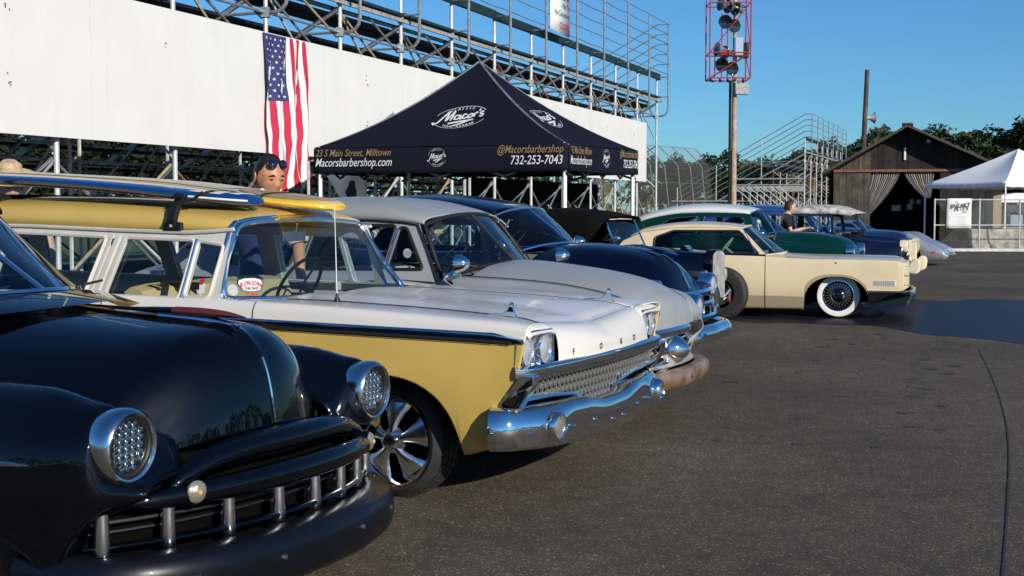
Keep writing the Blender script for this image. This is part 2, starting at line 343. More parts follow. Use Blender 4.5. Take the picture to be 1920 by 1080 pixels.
# ============================================================ GRANDSTAND AND ITS WHITE WALL
W0 = V((5.37, 55, 0)); WT = V((.3473, .9378, 0)).normalized(); WN = V((WT.y, -WT.x, 0))
def WP(t, n, z): return W0 + WT*t + WN*n + V((0,0,z))
wall = thing('white_wall', 'long white plywood wall along the back of the grandstand', 'wall', W0)
wall.matrix_world = Mx.Identity(4); wall.location = (0,0,0)
for k in range(12):
    t1 = -3.94*k; t0 = t1-3.94+.012; m = MB(); j = .16+random.uniform(-.004,.004)
    q = [WP(t0, j, 2.62), WP(t1, j, 2.62), WP(t1, j, 5.02), WP(t0, j, 5.02)]
    m.poly(q); m.poly([p-WN*.02 for p in q][::-1])
    for a in range(4): m.poly([q[a], q[a]-WN*.02, q[(a+1)%4]-WN*.02, q[(a+1)%4]])
    part('panel', m, 'wall_white', wall, False)
m = MB()
rb = random.Random(9)
for k in range(11):
    for z in (4.45, 3.4):
        if z < 4 and k % 3: continue
        for q in range(4): c = WP(-3.94*k-1.9+rb.uniform(-.06,.06), .162, z+rb.uniform(-.12,.12)); m.box(c, (.018,.018,.03))
part('bolt', m, 'rusty', wall, False)['kind'] = 'stuff'
m = MB(); m.beam(WP(-47, .095, 2.7), WP(0, .095, 2.7), .07, .09); m.beam(WP(-47, .095, 4.9), WP(0, .095, 4.9), .07, .09); part('batten', m, 'wood_gray', wall, False)

def grandstand(T0, nk, label, full=True, rows=13, zt=7.1, rail=9.3):
    g = thing('grandstand', label, 'grandstand'); pitch = 3.2; T1 = T0-pitch*(nk-1) if T0 < 20 else T0+pitch*(nk-1)
    ts = [T0 + (T1-T0)*k/(nk-1) for k in range(nk)]; zs = lambda j: zt-.84-.42*j
    seat = {}
    def plank(t0, t1, n, z, w, h, name, mt):
        key = (name, mt, w, round(abs(t1-t0), 2))
        if key not in seat:
            b = MB(); b.box((0,0,0), (abs(t1-t0)-.012, w, h)); seat[key] = b.mesh(name, mt)
        o = obj(name, seat[key], g, WP((t0+t1)/2, n, z) + V((0,0,random.uniform(-.012,.012))), (random.uniform(-.03,.03), random.uniform(-.003,.003), atan2(WT.y, WT.x)))
    step = 2
    for a in range(0, nk-1, step):
        t0, t1 = ts[a], ts[min(a+step, nk-1)]
        e = .35 if a == 0 and T0 < 20 else 0
        plank(t0+e, t1, .05, zt, .06, .26, 'back_board', 'plank_green')
        for j in range(rows):
            plank(t0+e, t1, -.1-.75*j, zs(j), .40, .07, 'seat_plank', 'plank_green' if j == 0 else 'plank_dark')
            plank(t0+e, t1, -.1-.75*j-.50, zs(j)-.38, .62, .06, 'foot_plank', 'plank_dark')
        b = MB(); b.beam(WP(t0+e, .1, zt-1.0), WP(t1, .1, zt-1.0), .06, .09); part('edge_stringer', b, 'plank_gray', g, False)
        if full:
            for j in range(0, rows, 3):
                b = MB(); b.beam(WP(t0, -.3-.75*j, zs(j)-.24), WP(t1, -.3-.75*j, zs(j)-.24), .06, .09); part('edge_stringer', b, 'plank_dark' if j else 'plank_green', g, False)
    for k, t in enumerate(ts):
        b = MB(); b.tube([WP(t,0,0), WP(t,0,zt)], .045, 8); part('post', b, 'galv_pale', g)
        b = MB(); zb = zt-1.65
        b.tube([WP(t,0,zb), WP(t,.25,zb), WP(t,.38,zb+.05), WP(t,.47,zb+.16), WP(t,.5,zb+.32), WP(t,.5,rail)], .04, 8); part('guard_post', b, 'galv', g)
        b = MB(); b.tube([WP(t,0,zt-.02), WP(t,.5,zt-.02)], .022, 6); b.tube([WP(t,0,zt-.85), WP(t,.5,zt-.85)], .022, 6); part('guard_link', b, 'galv', g)
        b = MB(); b.box(WP(t,0,zb), (.16,.16,.2)); b.box(WP(t,0,zt-.95), (.14,.14,.16)); part('coupler', b, 'galv', g, False)
        b = MB(); b.beam(WP(t,-.05,zs(0)-.3), WP(t,-.75*(rows-1)-.5,zs(rows-1)-.3), .07, .1, mi=0); b.tube([WP(t,0,zb), WP(t,-4.6,zb-.05)], .03, 6); part('sloping_beam', b, 'galv', g, False)
        for i, u in enumerate((2.3, 4.6, 6.9)):
            zz = zs(u/.75)-.3; b = MB(); b.tube([WP(t,-u,0), WP(t,-u,zz)], .04, 6); part('post', b, ('galv_pale','galv_pale','rusty')[i] if k % 3 else ('rusty','galv_pale','tan_steel')[i], g)
        for (a, za), (c, zc) in (((0,.3),(2.3,2.2)), ((2.3,.3),(0,2.3)), ((2.3,2.0),(4.6,.4)), ((0,2.4),(2.3,4.3)), ((4.6,.3),(2.3,3.2)), ((0,4.2),(2.3,2.7))):
            b = MB(); b.tube([WP(t,-a,za), WP(t,-c,zc)], .028, 6); part('brace', b, random.choice(('galv_pale','galv','tan_steel','rusty')), g)
    for k in range(nk-1):
        ta, tb = ts[k], ts[k+1]; tm = (ta+tb)/2
        for (q, a, za), (r, c, zc) in (((ta,0,zt-1.75),(tm,0,zt-1.1)), ((tb,0,zt-1.1),(tm,0,zt-2.3)), ((ta,0,zt-2.6),(tb,0,zt-1.1)), ((ta,0,.2),(tb,0,2.3)), ((tb,0,.2),(ta,0,2.3)), ((ta,-2.3,.2),(tb,-2.3,2.4)), ((tb,-2.3,1.2),(ta,-2.3,3.6)), ((ta,-4.6,.2),(tb,-4.6,2.6)), ((tb,-4.6,.2),(ta,-4.6,2.6)), ((ta,-6.9,.2),(tb,-6.9,2.0))):
            b = MB(); b.tube([WP(q,a-.09,za), WP(r,c-.09,zc)], .028, 6); part('brace', b, random.choice(('galv_pale','galv','galv','tan_steel','rusty')), g)
        b = MB(); b.tube([WP(ta,-2.3,2.4), WP(tb,-2.3,2.4)], .03, 6); b.tube([WP(ta,0,zt-1.65), WP(tb,0,zt-1.65)], .03, 6); part('ledger', b, 'galv', g)
    for i in range(6):
        z = rail-.42*i; b = MB(); pts = []
        for k, t in enumerate(ts):
            pts.append(WP(t,.5,z))
            if k < nk-1: pts.append(WP((t+ts[k+1])/2,.5,z-random.uniform(.01,.035)))
        b.tube(pts, .018, 6); part('guard_rail', b, 'rusty' if i in (2,) else 'galv', g)
        if i < 5 or not full:
            b = MB(); b.tube([WP(T0,.5,z), WP(T0,0,z), WP(T0,-.75*rows,z-.42*rows)], .02 if full else .03, 6); part('end_rail', b, 'galv', g)
    for u in ((3.0, 6.0, 9.0) if full else (3.2,6.6,9.6)):
        b = MB(); b.tube([WP(T0,-u,0), WP(T0,-u,rail-.56*u)], .035, 6); part('end_post', b, 'galv_pale', g)
    return g
stand = grandstand(2.26, 14, 'tall scaffold grandstand with dark planks above the white wall')
stand2 = grandstand(46.9, 8, 'smaller far scaffold bleacher beside the dark barn', False, 13, 6.7, 8.5)
# side stair rails of the far bleacher
for i in range(7):
    b = MB(); b.tube([WP(46.5,-5.2+.55*i,3.2), WP(46.5,-2.0+.55*i,.5)], .035, 6); part('stair_rail', b, 'galv_pale', stand2)
for z in (3.3, 3.75):
    b = MB(); b.tube([WP(46.7,-5.2,z), WP(46.7,0,z)], .05, 6); part('truss_chord', b, 'plank_gray', stand2)
for z in (1.7, 2.1):
    b = MB(); b.tube([WP(46.7,-10,z), WP(46.7,-3.6,z)], .05, 6); part('truss_chord', b, 'plank_gray', stand2)
b = MB(); b.box(WP(46.75,-2.6,3.0), (5.2,.06,.4), Mx.Rotation(atan2(WN.y,WN.x),3,'Z')); part('fascia_board', b, 'plank_gray', stand2, False)

# black backdrop sheet closing off the space under the far half of the grandstand
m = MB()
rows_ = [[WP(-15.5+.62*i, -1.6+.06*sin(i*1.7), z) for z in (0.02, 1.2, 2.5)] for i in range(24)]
m.grid(rows_); o = obj('black_backdrop', m.mesh('black_backdrop', 'cavity', True)); tag(o, 'black tarp hung under the grandstand behind the navy canopy', 'backdrop')

# notice banner on the guard rails
T = -12.55
def bf(a, b): return WP(T+a, .56, 8.15+b)
ban = thing('notice_banner', 'white printed notice banner tied high on the grandstand rails', 'banner')
m = MB(); hw = .98; m.grid([[bf(-hw*(1.03 if b < -.9 else 1)+.0*b, b) for b in (-1.0,-.5,0,.5,1,1.5)],[bf(hw, b) for b in (-1.08,-.5,0,.5,1,1.5)]]); part('sheet', m, 'white', ban, solid=.006)
def bt(dx, dz, sc): return lambda a, b: WP(T+dx+a*sc*-1*-1, .59, 8.15+dz+b*sc)
for txt, dz, dx, mt, s in (('With a Sort', .98, .25, 'print_grey', .22), ('Practice Soc', .74, .2, 'print_grey', .25), ('- Face Covering', .44, .1, 'print_black', .25), ('- Wash yo', .12, .36, 'print_black', .25), ('- No To', -.15, .5, 'print_black', .25), ('- No Concession', -.42, .1, 'print_black', .25), ('CLUBAC', -.8, .45, 'print_red', .3)):
    letters('lettering', txt, bt(dx, dz, s), mt, ban, space=.95)

# flag
fl = thing('flag', 'stars and stripes flag hung vertically on the white wall', 'flag')
FT0, FT1 = -34.45, -30.3     # along the wall
def tpix(x): r = (x-960)/2500; q = W0+WN*.19; return (r*q.y-q.x)/(WT.x-r*WT.y)
FT0, FT1 = tpix(498), tpix(577)
def ff(u, v):   # u 0..1 across, v 0..1 down
    t = FT0 + (FT1-FT0)*(u + (.018*sin(9*v+4*u) + .012*sin(21*v+9*u))*v**.6 - .03*u*v*sin(2.2*v)); z = 5.0 - 3.12*v*(1+.02*sin(5*u+1))
    n = .178 + v*.10 + .075*v**.5*sin(2*pi*(3.1*u+.32*sin(3.2*v)+.15*v)) + .03*sin(19*u+6*v)*v**.7 + .012*sin(40*v+9*u)*v
    return WP(t, n, z)
for k in range(13):
    m = MB(); u0, u1 = k/13, (k+1)/13; v0 = .42 if k < 7 else 0
    m.grid([[ff(u0+(u1-u0)*i/4, v0+(1-v0)*j/36) for j in range(37)] for i in range(5)]); part('stripe', m, 'flag_red' if k % 2 == 0 else 'flag_white', fl)
m = MB(); m.grid([[ff(7/13*i/14, .42*j/20) for j in range(21)] for i in range(15)]); part('canton', m, 'flag_blue', fl)
m = MB()
for r in range(11):
    for c in range(5 if r % 2 == 0 else 4):
        cu = (.055 + (c*.1075) + (0 if r % 2 == 0 else .054)); cv = .03+r*.036
        m.poly([ff(cu + (.026 if q % 2 == 0 else .011)*cos(2*pi*q/10-pi/2), cv + (.026 if q % 2 == 0 else .011)*sin(2*pi*q/10-pi/2)*.42) + WN*.012 for q in range(10)])
part('star', m, 'print_white', fl, False)['kind'] = 'stuff'

# ============================================================ NAVY CANOPY
A_, B_, C_ = V((-3.18,21.5,0)), V((.84,20,0)), V((2.12,22.5,0)); D_ = A_+C_-B_; AP = (A_+C_)/2 + V((0,0,3.93)); ZT, ZB = 2.48, 2.075
can = thing('pop_up_canopy', 'navy pop-up canopy printed with barber shop lettering beside the wall', 'canopy', ((A_+C_)/2))
can.location = (0,0,0)
def roof_pt(P, Q, u, s, off=0):
    e = P.lerp(Q, u); h = ZT + (AP.z-ZT)*(.60*s+.40*s*s); sag = .09*sin(pi*max(0,min(1,u)))*4*s*(1-s)
    n = (Q-P).cross(V((0,0,1))).normalized()
    return V((e.x+(AP.x-e.x)*s, e.y+(AP.y-e.y)*s, h-sag)) + (n+V((0,0,1)))*off*.7
m = MB(); cn = [A_, B_, C_, D_]
for k in range(4):
    P, Q = cn[k], cn[(k+1)%4]; m.grid([[roof_pt(P, Q, i/16, j/16) for j in range(17)] for i in range(17)])
part('roof', m, 'tent_navy', can, solid=.006)
def val_pt(P, Q, w, z, off=0):
    d = (Q-P); L = d.length; d = d/L; n = d.cross(V((0,0,1))); return P + d*w + n*(off + .012*sin(w*5+1)*(ZT-z)*2 + .012*sin(w*1.9)) + V((0,0,z))
for k in range(4):
    P, Q = cn[k], cn[(k+1)%4]; L = (Q-P).length; m = MB()
    m.grid([[val_pt(P, Q, L*i/30, ZT-(ZT-ZB)*j/6 - .018*sin(pi*i/30)) for j in range(7)] for i in range(31)]); part('valance', m, 'tent_navy', can, solid=.004)
for k in range(4):
    m = MB(); c = cn[k] + ((AP-cn[k]).normalized()*.12*V((1,1,0)).length); c.z = 0
    m.box((c.x,c.y,1.25),(.055,.055,2.5), Mx.Rotation(.35,3,'Z')); part('leg', m, 'white', can, False, bev=.006)
    m = MB(); m.box((c.x,c.y,.01),(.16,.16,.02), Mx.Rotation(.35,3,'Z')); part('foot_plate', m, 'galv', can, False)
for k in range(4):
    P, Q = cn[k], cn[(k+1)%4]; d = (Q-P)
    for i in range(4):
        m = MB(); a = P+d*(i/4)+V((0,0,2.12)); b = P+d*((i+1)/4)+V((0,0,2.12)); inn = (AP-P)*.02; inn.z = 0
        z1, z2 = (2.0,2.35) if i % 2 else (2.35,2.0)
        m.beam(V((a.x,a.y,z1))+inn, V((b.x,b.y,z2))+inn, .02, .035); m.beam(V((a.x,a.y,z2))+inn*1.4, V((b.x,b.y,z1))+inn*1.4, .02, .035); part('truss_bar', m, 'seal', can, False)
m = MB(); 
for c in cn:
    for k in range(12): 
        pass
    m.tube([roof_pt(c, c, 0, j/12, -.03) for j in range(13)], .02, 6)
part('roof_rib', m, 'galv', can)
# lettering: front and side valances
def vt(P, Q, w0, z0, sc, off=.014): return lambda a, b: val_pt(P, Q, w0+a*sc, z0+b*sc, off)
def wpix(P, Q, x):     # distance along P->Q whose photograph column is x
    r = (x-960)/2500; d = (Q-P).normalized(); return (r*P.y-P.x)/(d.x-r*d.y)
def fit(P, Q, txt, x0, x1, z, h, mt, **kw):
    w0, w1 = wpix(P,Q,x0), wpix(P,Q,x1); me = text_mesh(txt, **kw); xs = [v.co.x for v in me.vertices]; wd = max(xs)-min(xs); c = (max(xs)+min(xs))/2; sx = (w1-w0)/wd
    letters('lettering', txt, lambda a, b: val_pt(P, Q, (w0+w1)/2+(a-c)*sx, z+b*h, .016), mt, can, **kw)
K = dict(shear=.32, bold=.003)
for P, Q, f in ((A_, B_, lambda x: x), (B_, C_, lambda x: 1066+(x-590)*(1197-1066)/(1062-590))):
    fit(P, Q, '23 S Main Street, Milltown', f(594), f(735), 2.385, .16, 'print_gold', shear=.35, bold=.004)
    fit(P, Q, 'Macorsbarbershop.com', f(594), f(737), 2.235, .19, 'print_white', **K)
    fit(P, Q, '@Macorsbarbershop', f(933), f(1057), 2.40, .17, 'print_gold', shear=.35, bold=.006)
    fit(P, Q, '732-253-7043', f(958), f(1056), 2.235, .19, 'print_white', shear=.2, bold=.008)
MAC = [[(-1.25,-.35),(-1.35,-.2),(-1.15,-.25),(-.85,.2),(-.62,.52)], [(-.62,.52),(-.72,-.12)], [(-.72,-.12),(-.35,.5)], [(-.35,.5),(-.48,-.1)],
       [(-.05,.2),(-.25,.2),(-.3,-.02),(-.12,-.02),(0,.2),(-.02,-.05),(.06,-.02)], [(.3,.2),(.15,.22),(.1,0),(.25,-.03),(.34,.04)], [(.5,.2),(.38,.1),(.42,-.04),(.58,.02),(.58,.18),(.48,.2)],
       [(.68,.22),(.68,-.02)], [(.69,.12),(.78,.24),(.85,.2)], [(.95,.42),(.9,.3)], [(1.15,.22),(1.02,.22),(1.0,.12),(1.13,.06),(1.08,-.05),(.95,-.02)],
       [(-.55,-.3),(0,-.22),(.7,-.2)], [(-.55,-.33),(0,-.26),(.7,-.2)], [(.5,-.22),(.1,-.38),(-.35,-.55)], [(.45,-.25),(.05,-.43),(-.35,-.55)]]
def logo(fn, wide, round_):
    m = MB(); rot = lambda a, b: fn(a*cos(.12)-b*sin(.12), a*sin(.12)+b*cos(.12)); strokes([[(p[0]*.92, p[1]) for p in l] for l in MAC], .044, rot, m)
    rx, ry = (1.22, .72) if wide else (1.12, 1.05)
    for s_ in (1.0,):
        n = 48; strokes([[ (rx*cos(2*pi*k/n), ry*sin(2*pi*k/n)) for k in range(3,22)], [(rx*cos(2*pi*k/n), ry*sin(2*pi*k/n)) for k in range(27,46)]], .010, rot, m)
    part('logo', m, 'print_white', can, False)
    for txt, s_ in (('CLASSIC', 1), ('BARBER SHOP', -1)):
        for i, ch in enumerate(txt):
            if ch == ' ': continue
            th = pi/2 - s_*(i-(len(txt)-1)/2)*(.17 if len(txt) < 8 else .14); th = th if s_ > 0 else -th + 0
            cx, cy = rx*.84*cos(th), ry*.84*sin(th) 
            letters('lettering', ch, (lambda cx, cy: lambda a, b: rot(cx+a*.2, cy+b*.22))(cx, cy), 'print_white', can, bold=.01, res=1)
LF = (B_-A_).length; nd = hypot(1.4, 1.43)
def lg(P, Q, w0, s0, sc):
    L = (Q-P).length; hd = ((P+Q)/2-(A_+C_)/2).length; sl = hypot(hd, AP.z-ZT)
    def f(a, b):
        s = s0 + b*sc/sl; w = w0 + a*sc; u = (w-L/2*s)/(L*(1-s)); return roof_pt(P, Q, u, s, .02)
    return f
logo(lg(A_, B_, 2.2, .47, .36), True, False)
logo(lg(B_, C_, 1.42, .47, .36), True, False)
logo(vt(A_, B_, wpix(A_,B_,820), 2.30, .135), False, True)
logo(vt(B_, C_, wpix(B_,C_,1134), 2.30, .135), False, True)
# white panel hanging under the canopy edge
pn = thing('hanging_sign', 'pale cloth sign hanging under the left edge of the navy canopy', 'sign')
m = MB(); q0, q1 = px(610,326,23.0), px(688,328,22.8)
m.grid([[q0.lerp(q1, i/8)+V((.05*j*(1-i/8)*1.4, .03*sin(i+j), -.11*j)) for j in range(6)] for i in range(9)]); part('sheet', m, 'white', pn, solid=.004)
m = MB(); c = px(660,360,22.7); m.poly([c+V((.1*cos(k)*random.uniform(.6,1.2), -.03, .2*sin(k)*random.uniform(.7,1.1))) for k in [2*pi*i/12 for i in range(12)]]); part('print', m, 'print_black', pn, False)
# second canopy, only its peak shows
c2 = thing('pop_up_canopy', 'grey-blue canopy whose peak shows behind the navy canopy', 'canopy')
m = MB(); ce = px(737,210,27.2); zt2 = ce.z; q = [V((ce.x+sx*1.5, ce.y+sy*1.5, zt2-1.05)) for sx, sy in ((-1,-1),(1,-1),(1,1),(-1,1))]
for k in range(4): m.grid([[q[k].lerp(q[(k+1)%4], i/6).lerp(ce, j/6) - V((0,0,.12*sin(pi*j/6))) for j in range(7)] for i in range(7)])
part('roof', m, 'tent_gray', c2)
for k in q: m = MB(); m.tube([(k.x,k.y,0),(k.x,k.y,k.z)], .03, 6); part('leg', m, 'galv_pale', c2)

# ============================================================ LIGHT POLE
lp = thing('floodlight_pole', 'wooden pole carrying a red cage of floodlights', 'light pole'); P0 = px(1375,392,70); X, Y = P0.x, P0.y
m = MB(); m.tube([(X,Y,0),(X,Y,6),(X,Y,12.6)], [.165,.13,.10], 12); part('pole', m, 'wood_pole', lp)
m = MB(); m.tube([(X-.22,Y,0),(X-.22,Y,8.2)], .07, 8); part('conduit', m, 'wood_dark', lp)
zz = (8.25, 9.55, 12.1, 13.0); xs = (-1.42, .68); ys = (-.8, .9)
cor = lambda i, j, z: (X+xs[i]+(.04 if j else 0), Y+ys[j], z)
for i in (0,1):
    for j in (0,1): m = MB(); m.tube([cor(i,j,8.25), cor(i,j,13)], .035, 6); part('cage_bar', m, 'tower_red', lp)
for z in zz:
    m = MB(); m.tube([cor(0,0,z), cor(1,0,z), cor(1,1,z), cor(0,1,z)], .035, 6, closed=True); part('cage_bar', m, 'tower_red', lp)
for a, b in ((cor(0,0,8.25),cor(1,0,9.55)), (cor(0,0,9.55),cor(1,0,12.1)), (cor(1,0,9.55),cor(1,1,12.1)), (cor(1,0,8.25),cor(1,1,9.55)), (cor(0,1,8.25),cor(1,1,9.55)), (cor(0,0,13),cor(1,1,12.1))):
    m = MB(); m.tube([a, b], .03, 6); part('cage_bar', m, 'tower_red', lp)
m = MB(); 
for k in range(5): m.beam(cor(0,0,8.22) if k == 0 else (X-1.3+.4*k, Y-.8, 8.2), (X-1.0+.4*k, Y+.9, 8.2), .12, .05)
part('platform', m, 'tower_red', lp, False)
def flood(x, y, z, yaw, tilt, s=1):
    r = Mx.Translation((x,y,z)) @ Mx.Rotation(yaw,4,'Z') @ Mx.Rotation(tilt,4,'X'); m = MB(); m.T = r
    m.lathe([(.07*s,.5*s),(.13*s,.42*s),(.16*s,.25*s),(.27*s,.1*s),(.36*s,-.1*s),(.38*s,-.13*s)], 18); f = part('floodlight', m, 'lamp_shell', lp)
    m = MB(); m.T = r; m.lathe([(0,-.06*s),(.2*s,-.07*s),(.36*s,-.115*s)], 18); part('lens', m, 'tint_glass', f)
    m = MB(); m.T = r; m.lathe([(.02*s,.02*s),(.3*s,-.05*s)], 18); part('reflector', m, 'black', f)
for x, y, z, yw, tl in ((-.75,-.5,12.05,-1.15,-.1),(-.35,-.3,11.95,-1.0,.0),(.05,-.2,11.85,-.9,-.2),(-.6,-.5,11.15,-.1,.15),(-.15,-.4,10.95,.3,.1),(-.9,-.45,9.75,-1.2,-.1),(-.5,-.2,9.6,-.9,0),(-.75,-.5,8.95,-.3,.1),(-.25,-.45,8.75,.2,.1),(.3,.2,9.7,.9,.1)):
    flood(X+x, Y+y, z, yw, tl, .95)
for dx, dz, w, h in ((.05,9.9,.42,.95),(.42,9.7,.25,.8)):
    m = MB(); m.box((X+dx+.1,Y-.3,dz),(w,.4,h)); part('ballast_box', m, 'lamp_shell' if dx < .2 else 'seal', lp, False, bev=.02)
m = MB(); m.box((X+.3,Y-.2,7.75),(.75,.4,.6), Mx.Rotation(.2,3,'Z')); part('junction_box', m, 'grey_box', lp, False, bev=.02)
m = MB(); m.tube([(X-1.1,Y-.4,8.3),(X-1.1,Y-.4,9.4)],.03,6); m.tube([(X-.75,Y-.4,8.3),(X-.75,Y-.4,11.6)],.03,6); m.tube([(X-.45,Y-.4,8.3),(X-.45,Y-.4,11.6)],.03,6); m.tube([(X-1.2,Y-.4,9.5),(X+.4,Y-.4,9.5)],.04,6); part('lamp_bracket', m, 'tower_red', lp)
# speaker pole behind the barn
sp = thing('speaker_pole', 'leaning wooden pole with a horn speaker behind the barn', 'pole'); a = px(1612,400,74); b = px(1626,131,74)
m = MB(); m.tube([(a.x,a.y,0), b], [.17,.12], 10); part('pole', m, 'wood_gray', sp)
h = px(1619,221,74); m = MB(); m.T = Mx.Translation(h) ; m.lathe([(.06,0),(.10,.25),(.15,.4),(.32,.62),(.33,.62)], 14, axis='x'); part('horn', m, 'galv_pale', sp)

# ============================================================ CATCH FENCE
cf = thing('catch_fence', 'tall curved catch fence of wire mesh beyond the far bleacher', 'fence')
tt = [38+5.2*k for k in range(10)]
def cfp(t, s):
    n = -14.2; z = 6.6+ (t-38)*.026
    return WP(t, n-.9*min(s,.72)-(max(0,s-.72)*6.5), z*(s*1.06 if s < .72 else .763+(s-.72)*.84))
for t in tt: m = MB(); m.tube([cfp(t, k/10) for k in range(11)], .05, 6); part('fence_post', m, 'galv', cf)
for s in (.25,.5,.75,1): m = MB(); m.tube([cfp(t, s) for t in tt], .025, 5); part('cable', m, 'galv', cf)
g = glass('net_mesh', (.62,.63,.60), 1.01); nn = M['net_mesh'].node_tree; d = nn.nodes.new('ShaderNodeBsdfDiffuse'); d.inputs[0].default_value = (.22,.22,.2,1)
mx = nn.nodes.new('ShaderNodeMixShader'); mx.inputs[0].default_value = .22; tr = [x for x in nn.nodes if x.type == 'BSDF_TRANSPARENT'][0]; tr.inputs[0].default_value = (1,1,1,1); nn.links.new(tr.outputs[0], mx.inputs[1]); nn.links.new(d.outputs[0], mx.inputs[2]); nn.links.new(mx.outputs[0], [x for x in nn.nodes if x.type == 'OUTPUT_MATERIAL'][0].inputs[0])
for a, b in zip(tt, tt[1:]): m = MB(); m.grid([[cfp(a, k/10) for k in range(11)],[cfp(b, k/10) for k in range(11)]]); part('mesh_panel', m, 'net_mesh', cf)

# ============================================================ BARN
bn = thing('barn', 'dark weathered wooden barn with curtained doorway and low gable', 'barn')
BROT = R(-17)
BY = 64.0
def bp(x, y, dy=0): p = px(x, y, BY); p.y = BY+dy; return p
L0, R0, AX = px(1566,392,BY).x, px(1868,392,BY).x, px(1699,392,BY).x; ZE = px(0,318,BY).z; ZA = px(0,238,BY).z
dx0, dx1, DZ = px(1632,392,BY).x, px(1752,392,BY).x, px(0,322,BY).z
rnd = random.Random(3); x = L0
def zroof(x): return ZE + (ZA-ZE)*(1-abs(x-AX)/((AX-L0) if x < AX else (R0-AX)))
while x < R0-.05:
    w = .29; x1 = min(x+w-.012, R0); inside = x > dx0-.05 and x1 < dx1+.2; z0 = DZ+.12 if inside else 0
    m = MB(); o_ = rnd.uniform(0,.02); top = [zroof(x)-.1, zroof(x1)-.1]
    q = [(x,BY-o_,z0),(x1,BY-o_,z0),(x1,BY-o_,top[1]),(x,BY-o_,top[0])]; m.poly(q)
    m.poly([(a,b+.03,c) for a,b,c in q][::-1])
    for k in range(4): a, b = q[k], q[(k+1)%4]; m.poly([a,(a[0],a[1]+.03,a[2]),(b[0],b[1]+.03,b[2]),b])
    part('plank', m, 'wood_gray' if (x < dx0-.1 ) else rnd.choice(('wood_dark','wood_dark','wood_black','wood_brown')), bn, False); x += w  # planks left of the doorway paler: sunlight put into their colour
m = MB()
m.poly([(L0,BY+.05,0),(L0,BY+14,0),(L0,BY+14,ZE),(L0,BY+.05,ZE)]); m.poly([(R0,BY+.05,0),(R0,BY+.05,ZE),(R0,BY+14,ZE),(R0,BY+14,0)]); m.poly([(L0,BY+14,0),(R0,BY+14,0),(R0,BY+14,ZE),(AX,BY+14,ZA),(L0,BY+14,ZE)])
part('wall', m, 'wood_dark', bn, False)
for s in (-1, 1):
    xe = (L0-.5) if s < 0 else R0+.45; ze = ZE-.2; m = MB()
    m.prism([(AX, ZA+.08),(xe, ze+.08),(xe, ze-.06),(AX, ZA-.06)], 15.2, lambda a, b, d: (a, BY-.95+d, b)); part('roof_slope', m, 'roofing', bn, False)
    m = MB(); m.beam((AX,BY-.97,ZA-.02),(xe,BY-.97,ze-.02),.04,.22,(0,1,0)); part('barge_board', m, 'wood_gray', bn, False)
m = MB(); m.beam((AX,BY-1.0,ZA+.1),(AX,BY+14,ZA+.1),.5,.08); part('ridge_cap', m, 'roofing', bn, False)
m = MB(); m.beam((L0,BY-.06,DZ+.06),(R0,BY-.06,DZ+.06),.06,.12); part('lintel', m, 'rusty', bn, False)
m = MB(); m.box(((dx0+dx1)/2,BY+2.6,0.004),(R0-L0-.2,5,.004)); m.box(((dx0+dx1)/2,BY+5,2),(R0-L0-.2,.05,4)); part('interior_wall', m, 'wood_dark', bn, False)
for x0, x1, xg, zg in ((dx0+.1, px(1694,0,BY).x, px(1625,0,BY).x, px(0,408,BY).z), (px(1700,0,BY).x, dx1-.1, px(1740,0,BY).x, px(0,372,BY).z)):
    m = MB(); n = 40
    m.grid([[((x0+(x1-x0)*i/n)*(1-s**1.3)+ (xg+.25*i/n)*s**1.3, BY+.12+.05*sin(i*1.9)*(1-.4*s), DZ+.02+(zg-DZ)*s - .25*(s*(1-s))*(i/n if xg<x0+.5 else 1-i/n)) for s in [j/10 for j in range(11)]] for i in range(n+1)]); part('curtain', m, 'curtain', bn, solid=.004)
for x, y, w, h in ((1680,390,.42,.28),(1705,387,.24,.3),(1709,377,.2,.2),(1721,378,.2,.22)):
    m = MB(); c = bp(x,y,1.3); m.box(c,(w,.02,h)); part('paper_notice', m, 'plank_gray', bn, False)
m = MB(); c = bp(1697,288,-.06); m.box(c,(.1,.08,.62)); part('hanging_lamp', m, 'white', bn, False, bev=.02)
m = MB(); m.T = Mx.Translation(bp(1739,265,-.08)); m.lathe([(0,-.12),(.09,-.08),(.1,0),(.03,.06)], 12); part('floodlamp', m, 'galv_pale', bn)

bn.rotation_euler = (0,0,BROT); pv = V((AX, BY, 0)); bn.location = pv - Mx.Rotation(BROT, 3, 'Z') @ pv
# ============================================================ WHITE TENT, FENCE, BARRIER
wt = thing('frame_tent', 'white frame tent with pitched roof in front of the barn', 'tent')
Q0, Q1 = V((18.9,51.2,0)), V((17.0,55.0,0)); Q2 = Q0+V((5.2,2.5,0)); Q3 = Q1+Q2-Q0; QA = (Q1+Q2)/2+V((0,0,3.94)); ZQ = 2.52
m = MB(); qn = [Q1, Q0, Q2, Q3]
for k in range(4):
    P, Q = qn[k], qn[(k+1)%4]
    def wp_(u, s):
        e = P.lerp(Q,u); return V((e.x+(QA.x-e.x)*s, e.y+(QA.y-e.y)*s, ZQ+(QA.z-ZQ)*s - .10*sin(pi*u)*4*s*(1-s) - .05*sin(pi*s) - .03*sin(pi*u)*(1-s)))
    m.grid([[wp_(i/16, j/12) for j in range(13)] for i in range(17)])
part('roof', m, 'tent_white', wt, solid=.005)
m = MB()
for k in range(4):
    P, Q = qn[k], qn[(k+1)%4]; n = (Q-P).cross(V((0,0,1))).normalized()
    m.grid([[P.lerp(Q,i/30)+n*(.02+.03*sin(i*2.1)*j/3)+V((0,0,ZQ-.05*j-.03*sin(pi*i/30)-.012*abs(sin(i*.9))*j)) for j in range(4)] for i in range(31)])
part('valance', m, 'tent_white', wt, solid=.003)
